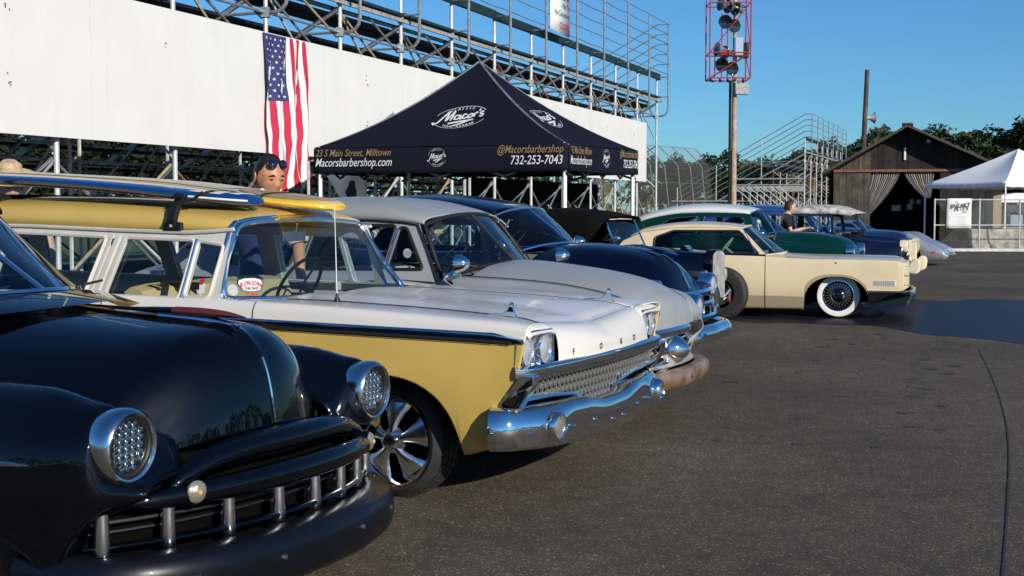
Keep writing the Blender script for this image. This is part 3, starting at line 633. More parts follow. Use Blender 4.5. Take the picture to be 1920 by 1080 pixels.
for c in qn: m = MB(); m.tube([(c.x,c.y,0),(c.x,c.y,ZQ)], .035, 8); part('leg', m, 'white', wt)
cfn = thing('chain_link_fence', 'low chain link fence in front of the white tent', 'fence'); FY = 48.3
fx = [px(x,0,FY).x for x in (1760,1845,1921,2010,2100)]
for x in fx: m = MB(); m.tube([(x,FY,0),(x,FY,1.88)], .03, 8); part('fence_post', m, 'galv_pale', cfn)
for z in (1.84,.92): m = MB(); m.tube([(fx[0],FY,z),(fx[-1],FY,z)], .024, 6); part('rail', m, 'galv_pale', cfn)
m = MB(); x = fx[0]
while x < fx[-1]-1.8:
    m.beam((x,FY,.02),(x+1.8,FY,1.82),.004,.004); m.beam((x+1.8,FY,.02),(x,FY,1.82),.004,.004); x += .09
part('wire_mesh', m, 'galv', cfn, False)['kind'] = 'stuff'
sg = thing('bar_notice', 'white printed notice sheet tied to the chain link fence', 'sign'); s0 = px(1775,428,FY-.06); s1 = px(1822,372,FY-.06)
m = MB(); w, h = s1.x-s0.x, s1.z-s0.z; m.grid([[(s0.x+w*i/6+(.02*(1-j/6)*-1 if i == 0 else 0), FY-.06-.012*sin(i*1.3+j), s0.z+h*j/6) for j in range(7)] for i in range(7)]); part('sheet', m, 'white', sg, solid=.004)
def st(cx, cy, sc, sl=0): return lambda a, b: (s0.x+w*cx+a*sc, FY-.085, s0.z+h*cy+b*sc+a*sc*sl)
letters('lettering', 'The', st(.36,.86,.1,.1), 'print_black', sg, shear=.4)
letters('lettering', 'SNEAKY', st(.52,.755,.2,.12), 'print_black', sg, bold=.02, shear=.2); letters('lettering', "PETE'S", st(.56,.64,.19,.12), 'print_black', sg, bold=.02, shear=.2); letters('lettering', 'BAR', st(.72,.54,.1,.1), 'print_black', sg)
m = MB()
for a, b in (((.2,.48),(.88,.48)),((.2,.48),(.2,.93)),((.88,.48),(.88,.93))): p, q = st(0,0,1)(w*a[0],h*a[1]), st(0,0,1)(w*b[0],h*b[1]); m.beam(p,q,.006,.008)
part('print', m, 'print_grey', sg, False)
for i, (t_, y) in enumerate((('Practice Social Distancing',.40),('- Face Covering/Mask Required',.32),('Wash your Hands',.24),('No Touching',.165),('No Concession Outside, please',.085))): letters('lettering', t_, st(.5,y,.068 if i not in (2,3) else .08), 'print_grey', sg, res=1)
cb = MB(); c0, c1 = px(1818,466,49.6), px(1990,466,49.6)
cb.prism([(-.3,0),(.3,0),(.3,.12),(.2,.3),(.14,.76),(-.14,.76),(-.2,.3),(-.3,.12)], c1.x-c0.x, lambda a, b, d: (c0.x+d, 49.6+a, b))
o = obj('concrete_barrier', cb.mesh('concrete_barrier', 'concrete')); tag(o, 'stained pale concrete barrier behind the chain link fence', 'barrier'); bvm = o.modifiers.new('bev','BEVEL'); bvm.width = .03; bvm.segments = 2
ct = thing('concession_stand', 'small food stand with tan side and white front under the white tent', 'food stand'); c0 = px(1862,430,52.0); z1 = px(0,362,52.0).z
m = MB(); m.box((c0.x+.15,52.4,(z1+.75)/2),(.32,.8,z1-.75)); part('side_panel', m, 'board_tan', ct, False)
m = MB(); m.box((c0.x+1.4,52.1,z1-.18),(2.2,.06,.36)); part('fascia', m, 'white', ct, False); 
m = MB(); m.box((c0.x+.8,51.95,1.05),(.5,.5,.45)); m.box((c0.x+1.35,51.95,1.08),(.5,.5,.5)); part('cooler', m, 'tent_gray', ct, False, bev=.03)
m = MB(); m.box((c0.x+1.4,52.2,.78),(2.3,.8,.05)); part('counter', m, 'plank_gray', ct, False)
m = MB(); m.box((c0.x+1.7,52.06,z1-.15),(.5,.02,.2)); m.box((c0.x+1.0,52.3,z1-.6),(.8,.1,.3)); part('menu_board', m, 'seal', ct, False)
for x in (.05,2.5): m = MB(); m.box((c0.x+x,52.4,.38),(.06,.7,.76)); part('leg', m, 'wood_dark', ct, False)

# ============================================================ TREES
def crown_mesh(name, mt, seed, n=3600, h=5.5, w=3.4):
    r = random.Random(seed); m = MB(); cl = []
    for k in range(34):
        a = r.uniform(0,2*pi); rr = w*sqrt(r.random())*.85; z = r.uniform(.12,1)*h; lim = w*(1-.55*(z/h)**2); rr = min(rr, lim); cl.append((rr*cos(a), rr*sin(a), z, r.uniform(.55,1.15)))
    for k in range(n):
        x, y, z, s = r.choice(cl); d = V((r.gauss(0,1), r.gauss(0,1), r.gauss(0,1))).normalized()*s*r.uniform(.5,1.05); p = V((x,y,z))+d
        u = V((r.gauss(0,1), r.gauss(0,1), r.gauss(0,.7))).normalized(); v = u.orthogonal().normalized(); q = r.uniform(.1,.26)
        m.poly([p-u*q, p+v*q*.6, p+u*q, p-v*q*.6])
    return m.mesh(name, mt)
crown_shade = crown_mesh('crown', 'leaf_shade', 6)  # darker leaf copy: shade behind the stand put into the colour
crowns = [crown_mesh('crown', 'leaf_dark', 1), crown_mesh('crown', 'leaf_mid', 2), crown_mesh('crown', 'leaf_dark', 3, h=6.6, w=2.8)]
def trunk_mesh(seed):
    r = random.Random(seed); m = MB(); m.tube([(0,0,0),(.1,0,1.5),(0,.1,3.4)], [.24,.19,.1], 8)
    for k in range(5): a = r.uniform(0,6.28); m.tube([(0.05,0,1.6+.3*k),(cos(a)*1.6,sin(a)*1.6,3.2+.4*k)], [.08,.03], 6)
    return m.mesh('trunk', 'bark', True)
trunks = [trunk_mesh(k) for k in range(2)]
tl = [(1240,293,150,.9,'behind the catch fence, leftmost'),(1290,290,150,1,'behind the catch fence'),(1345,292,140,1,'left of the floodlight pole'),(1400,297,140,.9,'right of the floodlight pole'),(1445,302,138,.9,'behind the rails of the far bleacher'),(1490,290,136,.95,'over the top of the far bleacher'),(1540,285,132,.95,'between far bleacher and barn'),(1590,258,130,1.05,'left of the speaker pole'),(1640,250,130,1.1,'at the left slope of the barn roof'),(1690,262,132,1,'hidden mostly by the barn peak'),(1740,256,126,1,'at the right slope of the barn roof'),(1780,248,122,1.05,'right of the barn roof, second'),(1822,240,118,1.05,'above the white tent, left one'),(1862,243,118,1.1,'above the left slope of the white tent'),(1905,238,116,1.1,'straight over the peak of the white tent'),(1950,240,116,1.1,'at the right edge of the picture')]
rt = random.Random(5)
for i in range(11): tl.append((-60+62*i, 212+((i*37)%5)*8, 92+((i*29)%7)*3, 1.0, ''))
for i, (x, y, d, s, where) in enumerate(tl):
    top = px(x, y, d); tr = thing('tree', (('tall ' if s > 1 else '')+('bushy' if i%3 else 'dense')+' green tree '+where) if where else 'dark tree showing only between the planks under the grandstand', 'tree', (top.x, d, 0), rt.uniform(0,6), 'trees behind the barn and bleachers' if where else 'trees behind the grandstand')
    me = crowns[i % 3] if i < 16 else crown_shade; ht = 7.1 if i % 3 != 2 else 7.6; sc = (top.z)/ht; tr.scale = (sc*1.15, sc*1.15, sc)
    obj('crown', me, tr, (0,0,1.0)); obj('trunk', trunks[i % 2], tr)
# far wood line closing the horizon
r = random.Random(11); m = MB()
for k in range(9000):
    x = r.uniform(-260,330); y = 250+r.uniform(0,14)+abs(x)*.1; hgt = 9+2.2*sin(x*.13)+1.6*sin(x*.37+1)+1.2*sin(x*.9); p = V((x, y, r.uniform(.0,1)**.7*hgt)); q = r.uniform(.5,1.3)
    u = V((r.gauss(0,1), r.gauss(0,.6), r.gauss(0,1))).normalized(); v = u.orthogonal().normalized(); m.poly([p-u*q, p+v*q*.7, p+u*q, p-v*q*.7])
o = obj('far_wood', m.mesh('far_wood', 'leaf_mid')); tag(o, 'far line of woods along the horizon', 'woods', kind='stuff')

# wood line on the far side of the lot, behind the photographer (seen in paint and chrome)
r = random.Random(23); m = MB()
for k in range(5200):
    a = r.uniform(R(-200), R(25)); d = 78+r.uniform(0,10); hgt = 7.5+2.6*sin(a*9)+1.8*sin(a*23+1)+1.2*sin(a*57); p = V((cos(a)*d, sin(a)*d, r.random()**.7*hgt)); q = r.uniform(.5,1.2)
    u = V((r.gauss(0,1), r.gauss(0,1), r.gauss(0,1))).normalized(); v = u.orthogonal().normalized(); m.poly([p-u*q, p+v*q*.7, p+u*q, p-v*q*.7])
o = obj('lot_edge_wood', m.mesh('lot_edge_wood', 'leaf_mid')); tag(o, 'wood line along the near edge of the lot', 'woods', kind='stuff')
# ============================================================ CARS: shared builders
CAZ = R(-25.94)
CF = V((cos(CAZ), sin(CAZ), 0)); CL = V((-sin(CAZ), cos(CAZ), 0)); FO = V((-.263, 7.603, 0))
def car(name, label, df, dl, group='classic cars parked in a row', cat='car', org=None, az=CAZ):
    o = (org if org is not None else FO) + CF*df + CL*dl
    return thing(name, label, cat, o, az, group)
SUB = 4
def slerp1(tab, x, w=.09): return sum(lerp1(tab, x+w*k/4) for k in range(-4,5))/9
def shell_rows(keys, arches, xs):
    n = len(keys[0][1]); out = []
    K = [tuple([k[0]] + [c for p in k[1] for c in (p[0], p[1], p[2] if len(p) > 2 else 0)]) for k in keys]
    D = len(K[0]); T_ = []
    for i in range(len(K)):      # monotone cubic slopes along the car
        row = [0.0]*D
        if 0 < i < len(K)-1:
            h0, h1 = K[i][0]-K[i-1][0], K[i+1][0]-K[i][0]
            for d in range(1, D):
                a, b = (K[i][d]-K[i-1][d])/h0, (K[i+1][d]-K[i][d])/h1
                if a*b > 0: w1, w2 = 2*h1+h0, h1+2*h0; row[d] = (w1+w2)/(w1/a+w2/b)
        T_.append(row)
    dense = []
    for i in range(len(K)-1):
        h = K[i+1][0]-K[i][0]
        for k in range(14):
            t = k/14; a, b, e, g = 2*t**3-3*t*t+1, t**3-2*t*t+t, -2*t**3+3*t*t, t**3-t*t
            dense.append(tuple([K[i][0]+h*t]+[a*K[i][d]+b*h*T_[i][d]+e*K[i+1][d]+g*h*T_[i+1][d] for d in range(1, D)]))
    dense.append(K[-1])
    def at(x):
        for a, b in zip(dense, dense[1:]):
            if a[0] <= x <= b[0] or b is dense[-1]:
                t = 0 if b[0] == a[0] else max(0, min(1, (x-a[0])/(b[0]-a[0]))); return [u+(w-u)*t for u, w in zip(a, b)]
    for x in xs:
        d = at(x); pts = [(d[1+3*i], d[2+3*i], d[3+3*i]) for i in range(n)]; c = crv(pts, SUB); kc = 3*SUB
        for (xc, zc, a, h) in arches:
            if abs(x-xc) < a:
                za = zc + h*(1-abs((x-xc)/a)**2.3)**(1/2.3)
                if za > c[0][1]:
                    side = c[:kc+1]; z0, z1 = side[0][1], side[-1][1]; new = []
                    for p in side:
                        g = (p[1]-z0)/(z1-z0); zt = za+(z1-za)*g; y = side[-1][0]; dx = side[-1][2]
                        for u, w in zip(side, side[1:]):
                            if u[1] <= zt <= w[1]: t = (zt-u[1])/max(1e-6, w[1]-u[1]); y = u[0]+(w[0]-u[0])*t; dx = u[2]+(w[2]-u[2])*t; break
                        new.append((y, zt, dx))
                    c = new + c[kc+1:]
        out.append([(x+p[2], p[0], p[1]) for p in c])
    return out
def stations(x0, x1, arches, n=60, extra=()):
    xs = {round(x0+(x1-x0)*i/n, 4) for i in range(n+1)} | {round(e, 4) for e in extra}
    for xc, zc, a, h in arches:
        xs |= {round(xc+s*a*cos(pi/2*k/12), 4) for k in range(13) for s in (-1, 1)}
    xs = sorted(x for x in xs if x0 <= x <= x1); o = [xs[0]]
    for x in xs[1:]:
        if x-o[-1] > .004: o.append(x)
    return o
def emit(mb, rows, i0, i1, x0, x1, mi=0):
    rr = [r for r in rows if x0-1e-4 <= r[0][0]-0*r[0][0] or True]
    sel = [r[i0:i1+1] for r, x in rows_x(rows) if x0-1e-6 <= x <= x1+1e-6]
    for s in (-1, 1):
        if len(sel) > 1: mb.grid([[(p[0], s*p[1], p[2]) for p in r] for r in sel], mi)
def rows_x(rows): return [(r, XS[k]) for k, r in enumerate(rows)]
XS = []
def seam(parent, rows, x, i0, i1, sides=(-1, 1), r=.0035, material='seal'):
    k = min(range(len(XS)), key=lambda q: abs(XS[q]-x)); m = MB()
    for s in sides: m.tube([(p[0], s*(p[1]+.0005), p[2]) for p in rows[k][i0:i1+1]], r, 5)
    return part('panel_gap', m, material, parent)
def kx(keys): return [k[0] for k in keys]+[keys[-1][0]-d for d in (.012,.03,.05,.075,.1,.13,.16)]
def wheel(parent, x, y, z, R_, rim, style='plain', wall=None, steer=0, w=.19):
    s = 1 if y > 0 else -1      # outer face looks along s*y
    T_ = Mx.Translation((x, y, z)) @ Mx.Rotation(steer, 4, 'Z') @ (Mx.Identity(4) if s > 0 else Mx.Rotation(pi, 4, 'Z'))
    m = MB(); m.T = T_; h = R_-rim
    m.lathe([(rim-.015,-w),(rim+h*.35,-w-.012),(R_-.03,-w-.004),(R_-.004,-w+.025),(R_,-w/2),(R_-.004,-.025),(R_-.03,.004),(rim+h*.35,.012),(rim+.004,.0),(rim-.012,-.015)], 44)
    wh = part('tyre', m, 'rubber', parent)
    m = MB(); m.T = T_
    for k in range(44):
        a = 2*pi*k/44; r_ = Mx.Rotation(-a, 3, 'Y')
        for q, o in ((-.045, .0), (-.095, .5), (-.145, .0)):
            b = 2*pi*(k+o)/44; c = V((R_*cos(b), q, R_*sin(b))); m.box(c, (.012, .038, .030), Mx.Rotation(-b, 3, 'Y'))
    if style == 'torq': part('tread', m, 'rubber', wh, False)['kind'] = 'stuff'
    if wall: m = MB(); m.T = T_; m.lathe([(rim+.004,.0035),(rim+h*.35,.0155),(rim+h*.72,.0105),(rim+h*.74,.006)], 44); part('whitewall', m, 'whitewall', wh)
    m = MB(); m.T = T_; m.lathe([(rim*.84,-w*.8),(rim*.84,-.075),(rim*.87,-.060),(rim*.91,-.030),(rim*.97,-.006),(rim+.004,.008),(rim+.007,.012),(rim*.985,.014),(rim*.95,.000),(rim*.90,-.022),(rim*.86,-.052),(rim*.83,-.08)], 44); rm = part('rim', m, 'chrome', parent)
    if style == 'torq':
        m = MB(); m.T = T_; m.lathe([(0,-.09),(rim*.88,-.085)], 24); part('brake_disc', m, 'cavity', rm)
        for k in range(5):
            a = 2*pi*k/5+.33; m = MB(); m.T = T_ @ Mx.Rotation(-a, 4, 'Y')
            secs = []
            for t in [i/9 for i in range(10)]:
                r0 = .04+(rim*.86-.04)*t; wd = .022+.082*t**1.7*(1 if t < .8 else 1-(t-.8)*.6); dp = .018+.012*t; yy = -.002-.05*t**1.5
                secs.append([(r0, yy+dp*.5*cos(q), wd*sin(q)) if False else (r0, yy + dp*(cos(q) if cos(q) > 0 else .6*cos(q)) - .012*abs(sin(q))**3, wd*sin(q)) for q in [2*pi*j/14 for j in range(14)]])
            m.grid(secs, close_v=True); part('spoke', m, 'alloy', rm)
        m = MB(); m.T = T_; m.lathe([(0,.040),(.028,.040),(.040,.034),(.046,.014),(.066,.002),(.074,-.02)], 22); part('hub_cap', m, 'chrome_soft', rm)
        m = MB(); 
        for k in range(5):
            a = 2*pi*k/5+.33+pi/5; m.T = T_ @ Mx.Translation((.058*cos(a), 0, .058*sin(a))); m.lathe([(0,.006),(.008,.004),(.009,-.02)], 8)
        q = part('lug_nut', m, 'chrome', rm); q['kind'] = 'stuff'
    elif style == 'finned':
        m = MB(); m.T = T_; m.lathe([(0,.018),(rim*.2,.014),(rim*.24,.0),(rim*.3,-.012),(rim*.86,-.03)], 36); part('wheel_disc', m, 'chrome_dark', rm)
        m = MB()
        for k in range(26):
            a = 2*pi*k/26; m.T = T_ @ Mx.Rotation(-a, 4, 'Y'); m.box((rim*.68,-.022,0),(rim*.34,.018,.008))
        part('fin', m, 'chrome', rm, False)['kind'] = 'stuff'
        m = MB(); m.T = T_; m.lathe([(rim*.45,-.012),(rim*.5,-.008),(rim*.53,-.016)], 36); part('ring', m, 'seal', rm)
    elif style == 'disc':
        m = MB(); m.T = T_; m.lathe([(0,.012),(rim*.35,.008),(rim*.5,-.006),(rim*.86,-.03)], 32); part('wheel_disc', m, 'chrome', rm)
    else:
        m = MB(); m.T = T_; m.lathe([(0,-.02),(rim*.3,-.02),(rim*.86,-.05)], 24); part('wheel_disc', m, 'black', rm)
    return wh
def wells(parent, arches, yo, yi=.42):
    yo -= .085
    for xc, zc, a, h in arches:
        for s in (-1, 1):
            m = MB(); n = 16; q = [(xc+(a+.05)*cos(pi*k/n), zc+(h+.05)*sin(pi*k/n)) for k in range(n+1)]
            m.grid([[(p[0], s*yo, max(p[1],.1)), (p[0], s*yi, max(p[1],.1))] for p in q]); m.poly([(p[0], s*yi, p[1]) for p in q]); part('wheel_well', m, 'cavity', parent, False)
def superarc(y, h, k, n, e):    # superellipse point k of n across the roof
    a = pi*k/n; c, s_ = cos(a), sin(a); return (-y*(1 if c > 0 else -1)*abs(c)**(2/e), h*abs(s_)**(2/e))
def roof(parent, st, material, e=2.6, n=28, bow_f=.0, bow_r=0, name='roof'):   # st: (x, yr, zr, zc, e)
    D = crv(st, 6); m = MB(); rows = []
    for j, (x, yr, zr, zc) in enumerate(D):
        row = []; f = j/(len(D)-1)
        for k in range(n+1):
            yy, dz = superarc(yr, zc-zr, k, n, e); q = 1-(yy/yr)**2 if yr else 0
            row.append((x + q*(bow_f*max(0, (f-.6)/.4)**2 - bow_r*max(0,(.4-f)/.4)**2), yy, zr+dz))
        rows.append(row)
    m.grid(rows); return part(name, m, material, parent, solid=.012, angle=60), rows
def pane(parent, base, top, material, name='windshield', n=16, nv=6, frame=None, fr=.012, bulge=0, split=False):
    # base/top: list of 3D points (left to right) of equal count
    b, t = crv(base, 8), crv(top, 8); m = MB()
    m.grid([[V(p).lerp(V(q), j/nv) + V((bulge*sin(pi*j/nv),0,0)) for j in range(nv+1)] for p, q in zip(b, t)]); g = part(name, m, material, parent)
    if frame:
        m = MB(); loop = [V(p) for p in b] + [V(b[-1]).lerp(V(t[-1]), .5)] + [V(p) for p in t[::-1]] + [V(b[0]).lerp(V(t[0]), .5)]
        m.tube(loop, fr, 6, closed=True); part('windshield_frame', m, frame, g)
        if split: k = len(b)//2; m = MB(); m.tube([b[k], t[k]], fr*1.1, 6); part('divider', m, frame, g)
    return g
def sidewall(parent, outer, holes, ymap, material, sides=(-1, 1), frame='chrome', gl='glass', fr=.010, solid=.02, name='window_surround', names=None):
    def dens(l):
        o = []
        for p, q in zip(l, l[1:]+l[:1]):
            k = max(1, int(hypot(p[0]-q[0], p[1]-q[1])/.12)); o += [(p[0]+(q[0]-p[0])*i/k, p[1]+(q[1]-p[1])*i/k) for i in range(k)]
        return o
    hs = [dens(h) for h in holes]; loops = [dens(outer)] + hs; flat = [p for l in loops for p in l]
    tri = tessellate_polygon([[V((p[0], p[1], 0)) for p in l] for l in loops])
    for s in sides:
        if outer and material:
            m = MB(); A = [m.pt((p[0], s*ymap(*p), p[1])) for p in flat]
            for t in tri: m.face([A[k] for k in t])
            part(name, m, material, parent, False, solid=0)
            m = MB(); A = [m.pt((p[0], s*(ymap(*p)-solid), p[1])) for p in flat]
            for t in tri: m.face([A[k] for k in t])
            for l in hs:
                m.grid([[(p[0], s*(ymap(*p)-.0005), p[1]), (p[0], s*(ymap(*p)-solid), p[1])] for p in l+l[:1]])
            part('pillar_lining', m, 'seal' if frame == 'seal' else material, parent, False)
        for h in hs:
            m = MB(); A = [m.pt((p[0], s*(ymap(*p)-solid*.6), p[1])) for p in h]
            for t in tessellate_polygon([[V((p[0], p[1], 0)) for p in h]]): m.face([A[k] for k in t])
            g = part('side_window', m, gl, parent, False) if gl else parent
            if frame: m = MB(); m.tube([(p[0], s*(ymap(*p)+.002), p[1]) for p in h], fr, 6, closed=True); part('window_trim', m, frame, g)
def rnd_poly(pts, r=.03, n=4):     # round the corners of a 2D polygon
    o = []
    for i, p in enumerate(pts):
        a, b = V(pts[i-1]), V(pts[(i+1) % len(pts)]); p = V(p); u = (a-p); v = (b-p); d = min(r, u.length*.45, v.length*.45); q0 = p+u.normalized()*d; q1 = p+v.normalized()*d
        for k in range(n+1): t = k/n; w = q0*(1-t)**2 + p*2*t*(1-t) + q1*t*t; o.append((w.x, w.y))
    return o
def round_lamp(parent, c, r, lens='lamp_lens', bezel='chrome', yaw=0, pitch=0, name='headlight', depth=.06, ring=.035, dome=.03):
    T_ = Mx.Translation(c) @ Mx.Rotation(yaw, 4, 'Z') @ Mx.Rotation(pitch, 4, 'Y')
    m = MB(); m.T = T_; m.lathe([(r+ring*.9,-depth),(r+ring,-depth*.4),(r+ring*.8,.0),(r+ring*.25,.012),(r,.004),(r*.98,-.02)], 32, axis='x'); h = part(name, m, bezel, parent)
    m = MB(); m.T = T_; m.lathe([(0,dome-.012),(r*.3,dome*.92-.012),(r*.6,dome*.66-.012),(r*.85,dome*.3-.012),(r,-.012)], 32, axis='x'); part('lens', m, lens, h)
    return h
def mirror(parent, base, head, r=.055, name='door_mirror', aim=0):
    m = MB(); m.tube([base, V(base).lerp(V(head), .55)+V((.01,0,-.01)), head], .009, 8); mm = part(name, m, 'chrome', parent)
    m = MB(); m.T = Mx.Translation(head) @ Mx.Rotation(aim, 4, 'Z'); m.lathe([(0,.10),(r*.45,.09),(r*.8,.06),(r,.02),(r*1.02,0),(r*.9,-.006),(0,-.006)], 20, axis='x'); part('mirror_head', m, 'chrome', mm); return mm
def seat(parent, x, z, w, h=.5, material='seat_tan', y=0, rake=.18):
    m = MB(); rows = []
    for k in range(11):
        yy = y + w*(k/5-1); e = 1-abs(k/5-1)**6; rows.append([(x-.09, yy, z-.45), (x-.10-rake*.6, yy, z-.1), (x-.10-rake, yy, z-.03+.02*e), (x-.05-rake, yy, z+.0+.02*e), (x-rake+.03, yy, z-.02+.015*e), (x-rake*.5+.05, yy, z-.25), (x+.06, yy, z-.42), (x+.5, yy, z-.44), (x+.52, yy, z-.6)])
    m.grid(rows); m.poly(rows[0]); m.poly(rows[-1]); return part('seat', m, material, parent)
def steering(parent, x, y, z, r=.19, tilt=.9, material='black'):
    T_ = Mx.Translation((x, y, z)) @ Mx.Rotation(-tilt, 4, 'Y'); m = MB(); m.T = T_
    m.tube([(r*cos(2*pi*k/28)*1, r*sin(2*pi*k/28), 0) for k in range(28)], .011, 8, closed=True)
    s = part('steering_wheel', m, material, parent); m = MB(); m.T = T_
    for a in (.5, 2.6, 4.7): m.tube([(0,0,-.02),(r*cos(a), r*sin(a), 0)], .008, 6)
    m.tube([(0,0,.01),(0,0,-.4)], .018, 8); part('column', m, material, s); return s
def plate_floor(parent, x0, x1, w, z, dash=None, zd=.9):
    m = MB(); m.box(((x0+x1)/2, 0, z), (x1-x0, w*2, .03)); part('floor_pan', m, 'cavity', parent, False)
    if dash: 
        m = MB(); m.prism([(dash[0], zd-.3),(dash[0]+.05, zd-.02),(dash[0]+.12, zd),(dash[1], zd+.01),(dash[1], zd-.3)], 2*w, lambda a, b, d: (a, d-w, b)); part('dashboard', m, dash[2] if len(dash) > 2 else 'inside_gray', parent, False, bev=.015)
# ============================================================ BLACK CUSTOM SEDAN (nearest)
c = BK = car('custom_sedan', 'glossy black custom sedan with toothed grille and frenched headlights, nearest car', 0, -2.65)
arch = [(0,.18,.36,.26), (-2.92,.18,.38,.26)]
keys = [(-4.0,[(.60,.34),(.66,.42),(.70,.55),(.68,.70),(.60,.80),(.5,.84),(.4,.86),(.2,.87),(0,.88)]),
 (-3.6,[(.80,.22),(.86,.36),(.89,.55),(.88,.74),(.78,.90),(.62,.96),(.45,1.0),(.2,1.03),(0,1.04)]),
 (-2.6,[(.87,.19),(.92,.36),(.945,.58),(.93,.82),(.86,.98),(.74,1.03),(.6,1.08),(.3,1.1),(0,1.12)]),
 (-1.3,[(.87,.19),(.915,.36),(.935,.58),(.92,.80),(.86,.97),(.74,1.04),(.6,1.06),(.3,1.1),(0,1.12)]),
 (-.75,[(.87,.19),(.925,.38),(.945,.60),(.915,.78),(.79,.915),(.66,.915),(.62,.90),(.3,.9),(0,.9)]),
 (-.2,[(.87,.20),(.935,.40),(.955,.60),(.92,.77),(.77,.908),(.62,.875),(.52,.83),(.3,.8),(0,.8)]),
 (.2,[(.87,.22),(.93,.40),(.95,.60),(.915,.77),(.765,.903),(.62,.855),(.47,.79),(.25,.78),(0,.78)]),
 (.40,[(.85,.28,-.06),(.905,.42,-.02),(.925,.60),(.90,.765),(.76,.872),(.62,.81),(.45,.735),(.25,.72),(0,.72)]),
 (.505,[(.80,.34,-.12),(.86,.46,-.06),(.885,.60),(.870,.75),(.755,.850),(.64,.775),(.46,.70),(.25,.68),(0,.68)]),
 (.525,[(.78,.46,-.10),(.84,.50,-.04),(.86,.57),(.845,.62),(.755,.64),(.65,.64),(.47,.67),(.25,.67),(0,.67)]),
 (.60,[(.60,.53),(.66,.535),(.69,.545),(.71,.56),(.70,.58),(.66,.60),(.5,.62),(.25,.62),(0,.62)])]
XS = stations(-4.0, .60, arch, 80, kx(keys)); rows = shell_rows(keys, arch, XS)
m = MB(); emit(m, rows, 0, 6*SUB, -4.0, .60); emit(m, rows, 6*SUB, 8*SUB, -4.0, -2.75); body = part('body', m, 'black_paint', c, solid=.006, angle=50)
wells(c, arch, .93)
# hood: crowned, bluff nose
prof = crv([(-.98,1.125),(-.5,1.112),(0,1.083),(.30,1.068),(.42,1.045),(.495,.99),(.545,.91),(.575,.80),(.592,.692)], 8); m = MB(); hr = []
for j, (x, z) in enumerate(prof):
    f = j/(len(prof)-1); w = slerp1([(0,.70),(.4,.60),(.6,.54),(.8,.49),(1,.44)], f); dr = slerp1([(0,.20),(.3,.27),(.5,.32),(.62,.33),(.75,.26),(.9,.10),(1,.015)], f); bw = slerp1([(0,-.06),(.25,0),(.5,.06),(.75,.13),(1,.12)], f)
    hr.append([(x-bw*abs(q)**2.2, w*q, z - dr*abs(q)**2.6 + .012*max(0,1-abs(q)/.06)*(1 if f > .3 else f/.3)) for q in [-1+2*k/48 for k in range(49)]])
m.grid(hr); part('hood', m, 'black_paint', c, angle=70)
m = MB(); m.tube([(p[0]+.004, 0, p[1]+.012) for p in prof[46:]], .0045, 6); part('hood_strip', m, 'chrome', c)
m = MB(); m.tube([(p[0], p[1], p[2]+.002) for p in [r[0] for r in hr][16:]], .006, 5); m.tube([(p[0], p[1], p[2]+.002) for p in [r[-1] for r in hr][16:]], .006, 5); part('panel_gap', m, 'seal', c)
# hood ornament
m = MB(); o_ = crv([(-.42,1.115,.004),(-.1,1.105,.012),(.02,1.103,.02),(.13,1.102,.024),(.28,1.099,.025),(.38,1.094,.018),(.462,1.087,.003)], 5)
m.grid([[(x, r*1.15*cos(a), z+.004+r*.62*sin(a)+ (.012 if 0 else 0)) for a in [2*pi*k/12 for k in range(12)]] for x, z, r in o_], close_v=True)
orn = part('hood_ornament', m, 'black_paint', c); 
m = MB(); m.grid([[(x, r*1.17*cos(a), z+.005+r*.66*sin(a)) for a in [2*pi*k/12 for k in range(12)]] for x, z, r in o_[15:]], close_v=True); part('red_lens', m, 'burgundy', orn)
m = MB(); m.tube([(.05,0,1.085),(.30,0,1.072),(.40,0,1.062)], [.016,.022,.012], 10); part('ornament_base', m, 'chrome', orn)
m = MB(); m.T = Mx.Translation((.425,0,1.062)); m.lathe([(0,.014),(.009,.01),(.012,0),(.009,-.01),(0,-.014)], 12); part('ornament_tip', m, 'chrome', orn)
# headlights with LED lens
for s in (-1, 1):
    T_ = Mx.Translation((.560, s*.748, .727)) @ Mx.Rotation(.04, 4, 'Y') @ Mx.Scale(.84, 4)
    m = MB(); m.T = T_; m.lathe([(.138,-.10),(.150,-.055),(.152,-.015),(.145,.010),(.134,.020),(.126,.016),(.120,.002),(.118,-.03)], 40, axis='x'); h = part('headlight', m, 'chrome_soft', c)
    m = MB(); m.T = T_; m.lathe([(0,-.03),(.119,-.03)], 32, axis='x'); part('lamp_bowl', m, 'seal', h)
    m = MB(); m.T = T_; m.lathe([(.120,.000),(.113,.008),(.105,.002),(.103,-.03)], 32, axis='x'); part('lens_ring', m, 'seal', h)
    m = MB()
    for a in range(5):
        for b in range(7):
            y, z = (a-2)*.036, (b-3)*.030
            if hypot(y, z) < .098: 
                m.T = T_ @ Mx.Translation((-.012, y, z)); m.lathe([(0,.013),(.010,.010),(.0155,0),(.0165,-.018)], 8, axis='x')
    q = part('led', m, 'reflector', h); q['kind'] = 'stuff'
    m = MB(); m.T = T_; m.lathe([(0,.022),(.05,.018),(.09,.008),(.105,.0)], 24, axis='x'); part('lens', m, 'glass', h)
